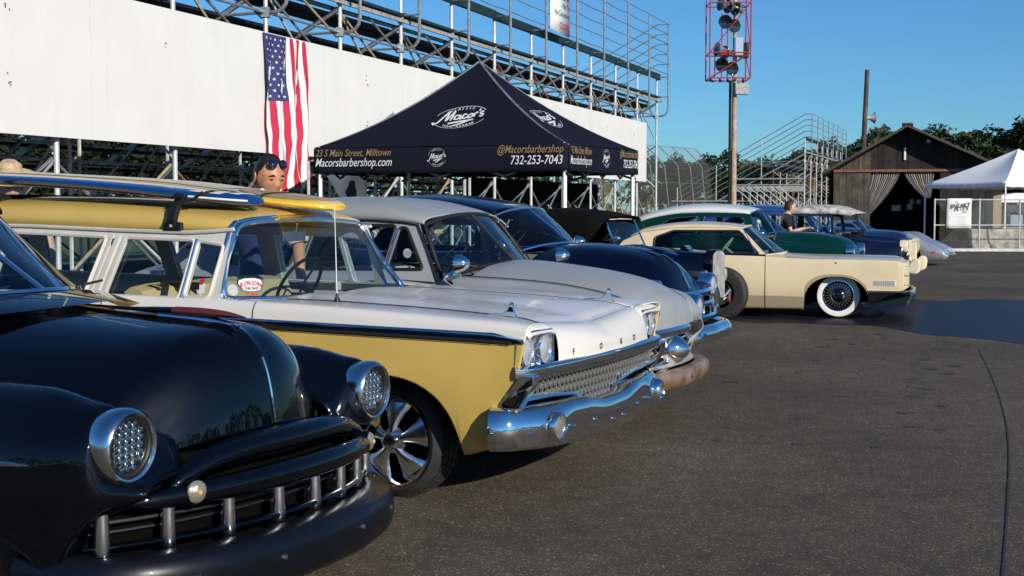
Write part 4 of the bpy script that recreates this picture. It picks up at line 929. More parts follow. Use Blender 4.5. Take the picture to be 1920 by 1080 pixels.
# moustache bars and teeth
def face_x(y, c0, k): return c0 - k*abs(y)**2.2
def bar(name, zf, xf, r, y0, mt, rz=1.0, n=36, par=c):
    m = MB(); pts = [V((xf(-y0+2*y0*i/n), -y0+2*y0*i/n, zf(-y0+2*y0*i/n))) for i in range(n+1)]; rows_ = []
    for i, p in enumerate(pts):
        e = sin(pi*min(1, max(0, i/n)))**.25 if 0 < i < n else .15
        rows_.append([p + V((r*cos(a)*e, 0, r*rz*sin(a)*e)) for a in [2*pi*k/14 for k in range(14)]])
    m.grid(rows_, close_v=True); m.poly(rows_[0]); m.poly(rows_[-1]); return part(name, m, mt, par)
bar('grille_moulding', lambda y: .652-.092*abs(y/.60)**4, lambda y: face_x(y,.655,.30)+.03*abs(y/.6)**4, .060, .60, 'black_paint', .85)
bar('grille_moulding', lambda y: .548-.012*abs(y/.7)**2, lambda y: face_x(y,.735,.36), .048, .74, 'black_paint', 1.0)
bar('grille_lip', lambda y: .395, lambda y: face_x(y,.70,.36), .030, .85, 'black_paint', .5)
m = MB(); m.grid([[(face_x(y,.60,.34), y, z) for z in (.22,.36,.5,.66)] for y in [-.86+1.72*i/30 for i in range(31)]]); part('grille_backing', m, 'cavity', c)
m = MB(); m.tube([(face_x(y,.655,.34), y, .47) for y in [-.84+1.68*i/24 for i in range(25)]], .008, 6); m.tube([(face_x(y,.62,.34), y, .43) for y in [-.84+1.68*i/24 for i in range(25)]], .006, 6); part('grille_bar', m, 'black', c)
for y in (-.80,-.60,-.375,-.135,.09,.30,.50,.70):
    x = face_x(y,.705,.36); m = MB(); rows_ = [[(x+r*cos(a)*1.1, y+r*sin(a), z) for a in [2*pi*k/12 for k in range(12)]] for z, r in ((.37,.020),(.39,.026),(.46,.023),(.535,.021))]; m.grid(rows_, close_v=True); m.poly(rows_[0]); m.poly(rows_[-1]); part('grille_tooth', m, 'alloy', c)
for s in (-1, 1):
    m = MB(); x = face_x(.52,.76,.36); m.T = Mx.Translation((x-.005, s*.545, .550)) @ Mx.Rotation(s*.28,4,'Z') @ Mx.Scale(.86,4); m.lathe([(.052,-.08),(.056,-.02),(.050,0.0)], 24, axis='x'); q = part('parking_light', m, 'black_paint', c)
    m = MB(); m.T = Mx.Translation((x-.005, s*.545, .550)) @ Mx.Rotation(s*.28,4,'Z') @ Mx.Scale(.86,4); m.lathe([(0,.020),(.02,.018),(.036,.011),(.045,0),(.045,-.02)], 24, axis='x'); part('lens', m, 'clear_lens', q)
    m = MB(); m.T = Mx.Translation((x-.005, s*.545, .550)) @ Mx.Rotation(s*.28,4,'Z') @ Mx.Scale(.86,4); m.lathe([(0,.0265),(.008,.024),(.014,.014),(.015,.0)], 14, axis='x'); part('bulb', m, 'bulb_amber', q)
# bumper
bpth = [(lerp1([(0,.93),(.3,.915),(.55,.865),(.75,.79),(.88,.69),(.95,.58),(.97,.45)], abs(y)), y, 0) for y in [-.97,-.965,-.955,-.94,-.91,-.86,-.8]+[-.7+1.4*i/20 for i in range(21)]+[.8,.86,.91,.94,.955,.965,.97]]
bpth = [(x - .115, y*.89, 0) for (x, y, _), in zip(bpth)]
for i, y in enumerate((-.97,-.968,-.962)): bpth[i] = ((.18,.30,.40)[i], y*.89, 0); bpth[-1-i] = ((.18,.30,.40)[i], -y*.89, 0)
m = MB(); m.sweep(bpth, [(-.12,.352),(-.06,.372),(-.005,.366),(.024,.345),(.036,.305),(.036,.25),(.026,.205),(.0,.178),(-.06,.165),(-.10,.17)]); bm_ = part('bumper', m, 'satin_black', c)
for y in (-.62,-.28,.22,.55):
    x = lerp1([(0,.93),(.3,.915),(.55,.865),(.75,.79)], abs(y)/.89)-.115+.034; m = MB(); m.T = Mx.Translation((x, y, .285)); m.lathe([(0,.012),(.008,.010),(.012,0),(.012,-.01)], 12, axis='x'); part('bolt', m, 'chrome', bm_)
m = MB(); m.tube([(x, -.948+.03*max(0,(x-.1)/.28)**2, .676) for x in [-1.35+1.73*i/20 for i in range(21)]], [.011]*18+[.009,.006,.002], 6); part('side_trim', m, 'chrome', c)
# greenhouse
wb = [(-1.16,-.68,1.10),(-.80,-.45,1.145),(-.56,0,1.165),(-.80,.45,1.145),(-1.10,.66,1.11)]; wt_ = [(-1.52,-.58,1.47),(-1.28,-.38,1.50),(-1.18,0,1.515),(-1.28,.38,1.50),(-1.46,.58,1.49)]
pane(c, wb, wt_, 'windscreen', frame='chrome', fr=.013, split=True)
roof(c, [(-3.2,.50,1.05,1.14),(-2.9,.60,1.28,1.38),(-2.4,.62,1.40,1.58),(-1.9,.62,1.44,1.62),(-1.5,.60,1.47,1.58),(-1.40,.585,1.475,1.54)], 'black_paint', 3.0, bow_f=.18)
def ym(x, z): return .78-.20*(z-1.0)/.45
sidewall(c, [(-1.12,1.03),(-1.12,1.12),(-1.46,1.48),(-2.4,1.42),(-2.9,1.28),(-3.1,1.0)], [rnd_poly([(-1.25,1.06),(-1.55,1.40),(-2.0,1.40),(-2.0,1.06)],.05), rnd_poly([(-2.1,1.06),(-2.1,1.40),(-2.5,1.36),(-2.75,1.08)],.08)], ym, 'black_paint')
pane(c, [(-3.25,-.45,1.06),(-3.35,0,1.06),(-3.25,.45,1.06)], [(-2.98,-.42,1.31),(-3.05,0,1.36),(-2.98,.42,1.31)], 'glass', 'rear_window', frame='chrome')
plate_floor(c, -3.3, -.6, .62, .3, (-1.25,-.95), 1.06)
m = MB(); m.grid([[V(p)+V((-.03,0,-.005)), V((p[0]+.10, p[1]*1.03, p[2]-.004)), V((p[0]+.32, p[1]*1.08, p[2]-.035-.05*abs(p[1])))] for p in crv(wb, 6)]); part('cowl', m, 'black_paint', c); seat(c, -1.75, 1.05, .6, material='seat_dark'); steering(c, -1.45, .35, 1.1)
for x, y in ((0,-.80),(0,.80),(-2.92,-.80),(-2.92,.80)): wheel(c, x, y, .315, .315, .19, 'plain')
m = MB()
for y0 in (-.25,.3): m.tube([(-.62,y0,1.175),(-.85,y0+.35,1.17)], .006, 6)
part('wiper', m, 'seal', c)
for x in (-.45,-.15): seam(c, [[(p[0]+.0, p[1], p[2]) for p in r] for r in rows], x-.6, 2, 4*SUB)
# ============================================================ YELLOW AND WHITE WAGON
c = FD = car('station_wagon', 'yellow and white fifties station wagon with surfboards on its roof', 0, 0)
arch = [(0,.27,.455,.39), (-3.0,.27,.43,.34)]
keys = [(-4.25,[(.72,.36),(.84,.48),(.88,.62),(.88,.86),(.84,.95),(.7,.98),(.6,1.0),(.3,1.0),(0,1.0)]),
 (-3.9,[(.86,.28),(.93,.42),(.955,.62),(.935,.88),(.905,1.0),(.86,1.03),(.6,1.03),(.3,1.03),(0,1.03)]),
 (-2.6,[(.88,.22),(.94,.40),(.962,.62),(.94,.895),(.91,1.0),(.86,1.02),(.6,1.02),(.3,1.02),(0,1.02)]),
 (-1.2,[(.88,.22),(.94,.40),(.963,.62),(.945,.893),(.915,.985),(.86,1.012),(.64,1.0),(.3,1.0),(0,1.0)]),
 (-.7,[(.88,.22),(.94,.40),(.963,.62),(.947,.886),(.925,.985),(.86,1.006),(.63,1.003),(.32,1.02),(0,1.005)]),
 (0,[(.88,.24),(.94,.40),(.963,.62),(.950,.877),(.93,.965),(.86,.985),(.62,.985),(.32,.995),(0,.985)]),
 (.45,[(.88,.27),(.94,.41),(.963,.62),(.952,.872),(.935,.945),(.86,.965),(.62,.962),(.32,.965),(0,.95)]),
 (.66,[(.875,.325),(.925,.42),(.955,.62,.02),(.952,.868,.03),(.937,.935,.03),(.86,.955,.02),(.62,.945),(.32,.935),(0,.915)]),
 (.78,[(.875,.335),(.93,.45),(.953,.62),(.952,.864,.045),(.937,.925,.06),(.86,.942,.05),(.62,.925,-.01),(.32,.905,-.02),(0,.885,-.02)])]
XS = stations(-4.25, .78, arch, 80, kx(keys)+[-.82,-.84]); rows = shell_rows(keys, arch, XS); SP = 3*SUB
m = MB(); emit(m, rows, 0, SP, -4.25, .78, 0); emit(m, rows, SP, 6*SUB, -.82, .78, 1); emit(m, rows, SP, 5*SUB, -4.25, -.82, 1); emit(m, rows, 5*SUB, 8*SUB, -4.25, -4.0, 0); part('body', m, ['yellow_paint','white_paint'], c, solid=.006, angle=45)
m = MB(); emit(m, rows, 6*SUB, 8*SUB, -.84, .78); 
# nose panel curving down to the chrome lip
nose = []
for q in [-1+2*k/40 for k in range(41)]:
    y = .62*q; top = (.765, .905-.02*0 + .02*abs(q)); bw = .035*(1-q*q); k0 = lerp1([(0,.885),(.52,.905),(1,.925)], abs(q))
    nose.append([(.765+.0, y*1.0, k0), (.80+bw*.5, y*1.0, k0-.012), (.838+bw*.8, y, k0-.05), (.858+bw, y*1.02, .80), (.866+bw, y*1.04, .735)])
m.grid([crv(r, 4) for r in nose]); part('hood', m, 'white_paint', c, angle=60)
wells(c, arch, .94)
for x in (-.80,-1.86,-2.9): seam(c, rows, x, 2, 4*SUB+2)
m = MB()
for s in (-1, 1): m.tube([(r[6*SUB][0], s*r[6*SUB][1], r[6*SUB][2]+.0005) for r, x in rows_x(rows) if x > -.8], .0028, 5)
part('panel_gap', m, 'seal', c)
# side spear
m = MB()
for s in (-1, 1):
    g = [];
    for r, x in rows_x(rows):
        if x < -4.2: continue
        p = r[SP]; t = .030 if x < .6 else .030*(1-(x-.6)/.24)+.004
        g.append([(p[0], s*(p[1]+.001), p[2]+t), (p[0], s*(p[1]+.014), p[2]+t*.7), (p[0], s*(p[1]+.017), p[2]), (p[0], s*(p[1]+.012), p[2]-t*.8), (p[0], s*(p[1]+.0), p[2]-t)])
    m.grid(g)
part('side_spear', m, 'chrome', c)
m = MB(); m.tube([(r[SP][0], -(r[SP][1]+.014), r[SP][2]-.012) for r, x in rows_x(rows) if -4.2 < x < .72], .008, 5); part('spear_insert', m, 'seal', c)
# headlight pods
for s in (-1, 1):
    m = MB(); oo = rnd_poly([(.595,.728),(.957,.714),(.957,.880),(.89,.912),(.63,.906)], .03)
    fx = lambda a, b, d: (.800 + .06*max(0,(b-.72))*1.0 - .05*max(0,(a-.86)/.1)**2 + .015*(1-abs(a-.78)/.2) - d, s*a, b)
    inner = [(.79+(p[0]-.79)*.86, .81+(p[1]-.81)*.86) for p in oo]
    m.grid([[fx(a, b, -.012) for a, b in oo+oo[:1]], [fx(a, b, -.022) for a, b in [(.79+(p[0]-.79)*.95, .81+(p[1]-.81)*.95) for p in oo+oo[:1]]], [fx(a, b, .02) for a, b in inner+inner[:1]]], 0)
    m.grid([[fx(a, b, -.012) for a, b in oo+oo[:1]], [fx(min(a, .925), b, .05) for a, b in oo+oo[:1]]], 0)
    A = [m.pt(fx(a, b, .02)) for a, b in inner]
    for t in tessellate_polygon([[V((p[0], p[1], 0)) for p in inner]]): m.face([A[k] for k in t])
    pod = part('headlight_pod', m, 'chrome_soft', c)
    for y in (.705,.868): round_lamp(pod, (.815-.02*(y > .8), s*y, .808), .071, 'lamp_lens', 'chrome', name='headlight', ring=.012, depth=.04, dome=.028)
# white brow over the pods
m = MB()
for s in (-1, 1):
    m.grid([[(.78+.05*k/4+ (.012 if k == 4 else 0), s*y, (.936 if k < 4 else .915)-.018*(k/4)**2-.02*((y-.78)/.17)**4-.005*k/4) for k in range(5)] for y in [.60+.335*i/12 for i in range(13)]])
part('headlight_brow', m, 'white_paint', c, solid=.01)
# chrome lip, end pieces
lip = [(lerp1([(0,.905),(.5,.89),(.8,.865),(.93,.83),(.972,.78)], abs(y)), y, 0) for y in [-.972,-.965,-.95,-.93]+[-.88+1.76*i/22 for i in range(23)]+[.93,.95,.965,.972]]
m = MB(); m.sweep(lip, [(-.05,.735),(-.01,.742),(.012,.728),(.016,.705),(.008,.682),(-.03,.678)]); part('grille_lip', m, 'chrome', c)
m = MB(); m.beam((.925,-.02,.725),(.925,.05,.725),.012,.016); part('hood_latch', m, 'chrome', c, False)
for s in (-1, 1):
    m = MB(); m.prism([(.80,.705),(.70,.56),(.705,.535),(.80,.535),(.875,.66),(.872,.70)], .07, lambda a, b, d: (a, s*(.968-d-.25*max(0,a-.80)), b)); part('grille_end_piece', m, 'chrome', c, False, bev=.008)
# grille mesh
gx = lambda y, z: .825-.05*abs(y)**2-.12*(.69-z)
gz0 = lambda y: lerp1([(0,.478),(.16,.482),(.32,.545),(.6,.570),(.9,.578)], abs(y))
m = MB(); m.grid([[(gx(y,.6)-.07, y, z) for z in (.44,.55,.69)] for y in [-.92+1.84*i/12 for i in range(13)]]); part('grille_backing', m, 'cavity', c)
m = MB()
for i in range(37):
    y = -.875+1.75*i/36; z0 = gz0(y); m.beam((gx(y,z0), y, z0),(gx(y,.685), y, .685), .007, .012, (1,0,0))
zl = [.665-.043*k for k in range(5)]
for z in zl:
    for i in range(36):
        y0, y1 = -.875+1.75*i/36, -.875+1.75*(i+1)/36
        if gz0(y0) < z and gz0(y1) < z: m.beam((gx(y0,z)+.004, y0, z),(gx(y1,z)+.004, y1, z), .007, .010)
part('grille_mesh', m, 'grille_white', c, False)['kind'] = 'stuff'
m = MB()
for j, z in enumerate(zl):
    for i in range(37):
        y = -.875+1.75*i/36
        if gz0(y) < z-.008: m.box((gx(y,z)+.012, y, z), (.014,.020,.020), Mx.Rotation(pi/4,3,'X'))
part('grille_stud', m, 'grille_white', c, False)['kind'] = 'stuff'
m = MB(); ys = [-.9+1.8*i/40 for i in range(41)]; m.tube([(gx(y,gz0(y))+.012, y, gz0(y)-.008) for y in ys], .012, 8); m.tube([(gx(y,.68)+.008, y, .680) for y in ys], .009, 6); m.tube([(gx(.9,z)+.01, -.89, z) for z in (.575,.63,.68)], .011, 6); m.tube([(gx(.9,z)+.01, .89, z) for z in (.575,.63,.68)], .011, 6); part('grille_surround', m, 'chrome_soft', c)
# bumper: pods at both ends, dropped centre
def bprof(f):
    y = abs(-1+2*f); zt = slerp1([(0,.498),(.18,.500),(.32,.528),(.6,.535),(.9,.545),(1,.535)], y, .05); zb = lerp1([(0,.305),(.6,.305),(1,.325)], y); h = zt-zb; k = slerp1([(0,.0),(.5,.0),(.65,.03),(.8,.04),(1,.01)], y, .06)
    r = lerp1([(0,.035),(.5,.035),(.68,.085),(1,.09)], y)
    return [(-.12, zt-.02), (-.05, zt), (.004+k*.4, zt-.004), (.028+k*.8, zt-r*.35), (.042+k, zt-r), (.046+k, zt-r-.03), (.045+k, zb+h*.40), (.036+k, zb+.025), (.018, zb+.002), (-.05, zb-.006), (-.10, zb+.01)]
def bx_(y): return -.07+lerp1([(0,.958),(.2,.955),(.40,.942),(.62,.905),(.8,.865),(.90,.82),(.955,.80),(.975,.765),(.985,.72)], abs(y))
by = [-.985,-.98,-.975,-.965,-.945,-.92]+[-.88+1.76*i/40 for i in range(41)]+[.92,.945,.965,.975,.98,.985]
m = MB(); pth = [V((bx_(y), y, 0)) for y in by]; pth[0].x = .655; pth[-1].x = .655; pth[1].x = .68; pth[-2].x = .68
rows_ = []
for i, p in enumerate(pth):
    t = (pth[min(i+1,len(pth)-1)]-pth[max(i-1,0)]).normalized(); o_ = V((t.y, -t.x, 0)); pf = bprof((p.y+1)/2); rows_.append([p + o_*a + V((0,0,b)) for a, b in pf])
m.grid(rows_, close_v=True); m.poly(rows_[0]); m.poly(rows_[-1]); bmp = part('bumper', m, 'chrome', c, angle=50)
for y, z in ((-.56,.46),(-.30,.40),(-.06,.36),(.10,.36),(.34,.40),(.56,.46),(-.90,.42)):
    m = MB(); zt_ = lerp1([(0,.462),(.16,.462),(.30,.535),(.9,.555)], abs(y)); z = .305+(zt_-.305)*.42; m.T = Mx.Translation((bx_(y)+.044+lerp1([(.45,.0),(.6,.03),(.8,.035)], abs(y)), y, z)); m.lathe([(0,.014),(.009,.011),(.013,0),(.013,-.02)], 12, axis='x'); part('bolt', m, 'chrome', bmp)
for s in (-1, 1): round_lamp(bmp, (.912, s*.735, .425), .056, 'clear_lens', 'chrome', name='parking_light', ring=.020, depth=.07, yaw=s*.12, dome=.02)
m = MB(); m.grid([[(.84-.1*abs(y), y, .47),(.93-.1*abs(y), y, .475)] for y in [-.9+1.8*i/10 for i in range(11)]]); part('gravel_pan', m, 'galv', c)
# letters on the nose
for ch, y in (('F',-.485),('O',-.16),('R',.03+.10),('D',.36)):
    letters('badge_letter', ch, (lambda y: lambda a, b: (.902 - .035*(y/.62)**2+ .0, y+a*.046, .772+b*.046))(y), 'seal', c, bold=.02, res=2)
for s in (-1, 1):
    m = MB(); z = .960; m.prism([(.40,z-.002),(.60,z-.002),(.655,z-.012),(.635,z+.004),(.622,z+.05),(.60,z+.055),(.588,z+.03),(.56,z+.012),(.45,z+.003)], .012, lambda a, b, d: (a, s*.66+d-.006, b)); o_ = part('fender_ornament', m, 'chrome', c, False, bev=.004)
    m = MB(); m.T = Mx.Translation((.612, s*.66, z+.056)); m.lathe([(0,.014),(.010,.010),(.014,0),(.010,-.010),(0,-.014)], 10); part('ornament_tip', m, 'chrome', o_)
# wheels
for x, y, st in ((0,-.82,-.05),(0,.82,-.05),(-3.0,-.82,0),(-3.0,.82,0)): wheel(c, x, y, .30, .30, .232, 'torq', steer=st, w=.2)
# windshield
wb = [(-1.075,-.845,1.005),(-.965,-.60,.995),(-.86,-.3,.99),(-.83,0,.985),(-.80,.3,.98),(-.83,.6,.972),(-.90,.845,.965)]
wt_ = [(-1.10,-.665,1.405),(-1.12,-.50,1.425),(-1.135,-.25,1.436),(-1.14,0,1.440),(-1.14,.25,1.436),(-1.14,.50,1.425),(-1.14,.665,1.41)]
g = pane(c, wb, wt_, 'windscreen', bulge=.02); 
def loop3(pts, r, mt, name, par, n=8): m = MB(); m.tube(pts, r, n, closed=True); return part(name, m, mt, par)
b, t = crv(wb, 8), crv(wt_, 8); corner = lambda P, Q, R2: [V(P)*(1-k)**2+V(Q)*2*k*(1-k)+V(R2)*k*k for k in (0,.25,.5,.75,1)]
lp_ = [V(p) for p in b[3:-3]] + corner(b[-3], b[-1], V(b[-1]).lerp(V(t[-1]), .16)) + [V(b[-1]).lerp(V(t[-1]), .5)+V((-.02,0,0))] + corner(V(b[-1]).lerp(V(t[-1]), .86), t[-1], t[-4]) + [V(p) for p in t[3:-3][::-1]] + corner(t[3], t[0], V(b[0]).lerp(V(t[0]), .86)) + [V(b[0]).lerp(V(t[0]), .5)+V((-.02,0,0))] + corner(V(b[0]).lerp(V(t[0]), .16), b[0], b[3])
loop3(lp_, .017, 'chrome', 'windshield_frame', g)
loop3([p+V((-.018,0,.0))*1+V((0, (-.022 if p.y < 0 else .022)*(1 if abs(p.y) > .6 else 0), .012 if p.z > 1.3 else -.010)) for p in lp_], .016, 'chrome', 'pillar_trim', c)
m = MB(); m.grid([[V(p)+V((-.0,0,-.01)), V((p[0]+.12, p[1]*1.02, min(p[2]-.005, 1.0)))] for p in b]); part('cowl', m, 'white_paint', c)
# roof
rf, rr_ = roof(c, [(-4.15,.66,1.36,1.40),(-4.0,.70,1.40,1.50),(-3.4,.715,1.415,1.575),(-2.6,.715,1.405,1.58),(-1.9,.71,1.385,1.555),(-1.4,.695,1.375,1.52),(-1.2,.68,1.385,1.485),(-1.13,.665,1.405,1.448)], 'yellow_paint', 3.4, bow_f=.0)
def ym(x, z): return .885-.185*(z-1.0)/.40
bz = lambda x: 1.0
out = [(-1.06,1.0),(-1.10,1.40),(-1.2,1.385),(-1.4,1.375),(-1.9,1.385),(-2.6,1.405),(-3.4,1.415),(-4.0,1.40),(-4.1,1.36),(-4.18,1.0)]
w2 = rnd_poly([(-1.335,1.005),(-1.335,1.325),(-1.845,1.335),(-1.885,1.005)], .03); vent = rnd_poly([(-1.13,1.015),(-1.125,1.30),(-1.31,1.322),(-1.305,1.01)], .03)
w1 = rnd_poly([(-2.03,1.005),(-1.99,1.337),(-2.78,1.36),(-2.78,1.005)], .03); w0 = rnd_poly([(-2.9,1.01),(-2.9,1.36),(-3.95,1.36),(-4.02,1.03)], .05)
sidewall(c, out, [w2, vent, w1, w0], ym, 'trim_cream', frame='trim_cream', gl='glass', fr=.012, solid=.03)
m = MB()
for s in (-1, 1): m.tube([(x, s*(ym(x,z)+.012), z) for x, z in [(-1.08,1.388),(-1.2,1.378),(-1.4,1.368),(-1.9,1.378),(-2.6,1.398),(-3.4,1.408),(-4.0,1.392)]], .011, 6)
part('drip_rail', m, 'trim_cream', c)
for s in (-1, 1):
    for x0, x1, dz in ((-1.865,-1.84,.0),(-1.925,-1.895,.0),(-1.965,-1.945,0)):
        m = MB(); m.prism([(x0-.03,1.0),(x1-.03,1.0),(x1+.01,1.345),(x0+.01,1.345)], .014, lambda a, b, d: (a, s*(ym(a,b)+.001+d), b)); part('door_frame', m, 'trim_cream', c, False)
    m = MB(); m.tube([(-1.318, s*(ym(-1.3,1.01)+.004), 1.01),(-1.32, s*(ym(-1.3,1.33)+.004), 1.33)], .011, 6); part('vent_post', m, 'chrome', c)
    m = MB(); a, b = (-1.90, 1.0), (-2.05, 1.33); m.prism([(-1.885,1.33),(-1.96,1.33),(-1.90,1.27)], .01, lambda a, b, d: (a, s*(ym(a,b)+.004+d), b)); part('corner_chrome', m, 'chrome', c, False)
pane(c, [(-4.22,-.75,1.0),(-4.28,0,1.0),(-4.22,.75,1.0)], [(-4.13,-.6,1.36),(-4.17,0,1.37),(-4.13,.6,1.36)], 'glass', 'rear_window', frame='chrome')
# interior
plate_floor(c, -4.1, -.8, .76, .42, (-1.2,-.95,'burgundy'), .975); seat(c, -1.60, 1.045, .72, material='seat_tan'); seat(c, -2.75, .90, .74, material='seat_dark')
m = MB()
for x in (-.40,-.28): m.box((-1.715, x-.02, 1.035), (.12,.03 if x < -.3 else .012,.045))
for y in (-.60,-.44): m.grid([[(-1.81+.02*k, y+q, 1.046+ .012*sin(pi*k/6)) for k in range(7)] for q in (-.022,.022)])
part('seat_stripe', m, 'seat_dark', c, False)
steering(c, -1.36, .30, 1.02, .20, 1.05); m = MB(); m.tube([(-1.16,0,1.415),(-1.17,0,1.36)], .007, 6); m.box((-1.19,0,1.335),(.02,.24,.06)); part('rear_view_mirror', m, 'aluminium', c, False, bev=.008)
m = MB(); m.tube([(-1.04,.26,1.0),(-1.04,.26,1.05)], .022, 10); m.lathe([(0,0)],3) if 0 else None; part('dash_figurine', m, 'seat_light', c)
# stickers on the windshield
def wsp(y, f):     # point on the windshield sheet
    e = [V(p).lerp(V(q), f) for p, q in zip(b2, t2)]
    for u, w in zip(e, e[1:]):
        if u.y <= y <= w.y or w is e[-1] or y < e[0].y: r = u.lerp(w, (y-u.y)/(w.y-u.y)); return r+V((.02*sin(pi*f),0,0))
b2, t2 = crv(wb, 60), crv(wt_, 60)
def sticker(pts, mt, name, lift=.004): 
    m = MB(); m.poly([wsp(y, f)+V((lift, -lift*.6, 0)) for y, f in pts]); return part(name, m, mt, c, False)
yc, fc = -.685, .13
sticker([(-.775+.030*cos(2*pi*k/20), .125+.078*sin(2*pi*k/20)) for k in range(20)], 'print_grey', 'round_sticker')
oval = [(-.075,.035),(-.068,.078),(-.03,.10),(.03,.10),(.068,.078),(.075,.035),(.05,-.055),(.02,-.07),(-.02,-.07),(-.05,-.055)]
sticker([(-.665+a, .175+b_) for a, b_ in [(p[0]*1.12, p[1]*1.12) for p in oval]], 'seal', 'shop_sticker'); stk = sticker([(-.665+a, .175+b_) for a, b_ in oval], 'print_white', 'shop_sticker', .007)
letters('lettering', 'RON JON', lambda a, b_: wsp(-.665+a*.030, .212+b_*.095-.03*(a/2)**2)+V((.010,-.006,0)), 'sticker_red', c, bold=.02, res=1)
letters('lettering', 'SURF SHOP', lambda a, b_: wsp(-.665+a*.0165, .140+b_*.055)+V((.010,-.006,0)), 'print_black', c, bold=.01, res=1)
letters('lettering', 'BELMAR', lambda a, b_: wsp(-.672+a*.020, .068+b_*.06)+V((.010,-.006,0)), 'sticker_red', c, bold=.03, res=1)
m = MB(); vs = [(-1.205+.03*cos(2*pi*k/12)*(.6+.4*(k%2)), 1.06+.045*sin(2*pi*k/12)*(.6+.4*(k%2))) for k in range(12)]; m.poly([(x, -ym(x,z)+.012, z) for x, z in vs]); part('vent_sticker', m, 'print_white', c, False)
m = MB(); m.poly([(x, -ym(x,z)+.008, z) for x, z in [(-1.215+.018*cos(2*pi*k/10), 1.10+.018*sin(2*pi*k/10)) for k in range(10)]]); part('vent_sticker', m, 'sticker_red', c, False)
# antenna, wipers
m = MB(); m.T = Mx.Translation((-.44,-.66,.995)); m.lathe([(.022,0),(.018,.012),(.009,.03),(.006,.05)], 12, axis='z'); an = part('antenna', m, 'seal', c); m = MB(); m.tube([(-.44,-.66,1.03),(-.452,-.66,1.53)], [.0038,.0022], 6); part('aerial', m, 'galv_pale', an)
m = MB(); m.tube([(-.80,.62,.99),(-.83,.30,1.005),(-.86,.05,1.01)], .008, 6); m.tube([(-.80,-.1,.995),(-.88,-.45,1.02)], .008, 6); part('wiper', m, 'seal', c)
# roof rack
for x in (-1.50,-2.95):
    m = MB(); m.tube([(x,-.70,1.575),(x,.70,1.575)], .017, 8); rk = part('rack_bar', m, 'black', c)
    for s in (-1, 1):
        m = MB(); m.sweep([(x,s*.725,1.385),(x,s*.735,1.44),(x,s*.70,1.52),(x,s*.62,1.595)], [(-.032,-.02),(.032,-.02),(.026,.02),(-.026,.02)], up=(0,-s,0)); m.box((x,s*.728,1.40),(.13,.03,.05)); part('rack_foot', m, 'black', rk, False, bev=.008)
        m = MB(); m.box((x,s*.746,1.405),(.016,.01,.014)); part('rack_key', m, 'galv_pale', rk, False)

# surfboards
def board(name, label, y0, pts, w, thick, mats, roll=0):
    # pts: centre line (x, z) tail to nose
    C_ = crv([(p[0], p[1]) for p in pts], 8); n = len(C_); o = thing(name, label, 'surfboard', FO, CAZ, 'surfboards on the wagon roof'); m = MB(); rows_ = []
    for i, (x, z) in enumerate(C_):
        f = i/(n-1); k = (1-abs(2*f-1.04)**2.6)**.55 if abs(2*f-1.04) < 1 else .0; k = max(k, .03); t = thick*min(1, .25+1.2*k)
        rows_.append([(x, y0+w*k*cos(a)*(abs(cos(a))**-.25 if abs(cos(a)) > .01 else 1), z+roll*w*k*cos(a)+t*.5*sin(a)*(1 if sin(a) > 0 else .85)) for a in [2*pi*j/20 for j in range(20)]])
    m.grid(rows_, mi=lambda i, j: 1 if 3 <= j < 7 else 0, close_v=True); m.poly(rows_[0]); m.poly(rows_[-1]); part('hull', m, mats, o); return o, rows_
b1, r1 = board('surfboard', 'deep blue surfboard with white flashes near its nose, nearest on the roof rack', -.42, [(-4.1,1.745),(-3.2,1.690),(-2.5,1.655),(-1.9,1.612),(-1.45,1.568),(-1.155,1.545)], .27, .08, ['surf_blue','surf_blue'], -.02)
m = MB()
def deck(rows_, f, q, lift=.004):   # point on the deck, f along, q across -1..1
    i = f*(len(rows_)-1); k = min(int(i), len(rows_)-2); t = i-k; a = math.acos(max(-1, min(1, q))); j = a/(2*pi)*20; j0 = int(j); u = j-j0
    p = (V(rows_[k][j0]).lerp(V(rows_[k][j0+1]), u)).lerp(V(rows_[k+1][j0]).lerp(V(rows_[k+1][j0+1]), u), t); return p+V((0,0,lift))
for f0, f1, q0, q1 in ((.80,.86,-.75,-.3),(.87,.91,-.8,-.2),(.83,.90,.0,.5),(.925,.96,-.6,.3),(.90,.93,.3,.7)):
    m.grid([[deck(r1, f0+(f1-f0)*i/5+.02*(q0+(q1-q0)*j/5), q0+(q1-q0)*j/5) for j in range(6)] for i in range(6)])
part('white_flash', m, 'white', b1)
m = MB(); m.tube([V(p[10 if 0 else 10])+V((0,0,.0)) for p in r1[-9:]], .006, 6); part('nose_edge', m, 'white', b1)
b2_, r2 = board('surfboard', 'yellow railed longboard with tan nose oval, farther on the roof rack', .12, [(-4.0,1.74),(-3.0,1.690),(-2.2,1.645),(-1.68,1.592),(-1.25,1.545),(-.94,1.512)], .28, .075, ['surf_yellow','surf_cream'], .03)
m = MB(); m.grid([[deck(r2, .62+.34*i/14, q) for q in [(-.72+1.44*j/10)*sqrt(max(.02,1-((i-7)/7.2)**2)) for j in range(11)]] for i in range(15)]); ov = part('nose_oval', m, 'surf_tan', b2_)
m = MB(); m.tube([deck(r2, .79+.172*cos(2*pi*k/40), .74*sin(2*pi*k/40), .005) for k in range(40)], .004, 5, closed=True); part('oval_line', m, 'surf_brown', b2_)
m = MB(); m.grid([[deck(r2, .05+.55*i/14, q, .005) for q in (-.55,-.2,.2,.55)] for i in range(15)]); part('deck_panel', m, 'surf_cream', b2_)
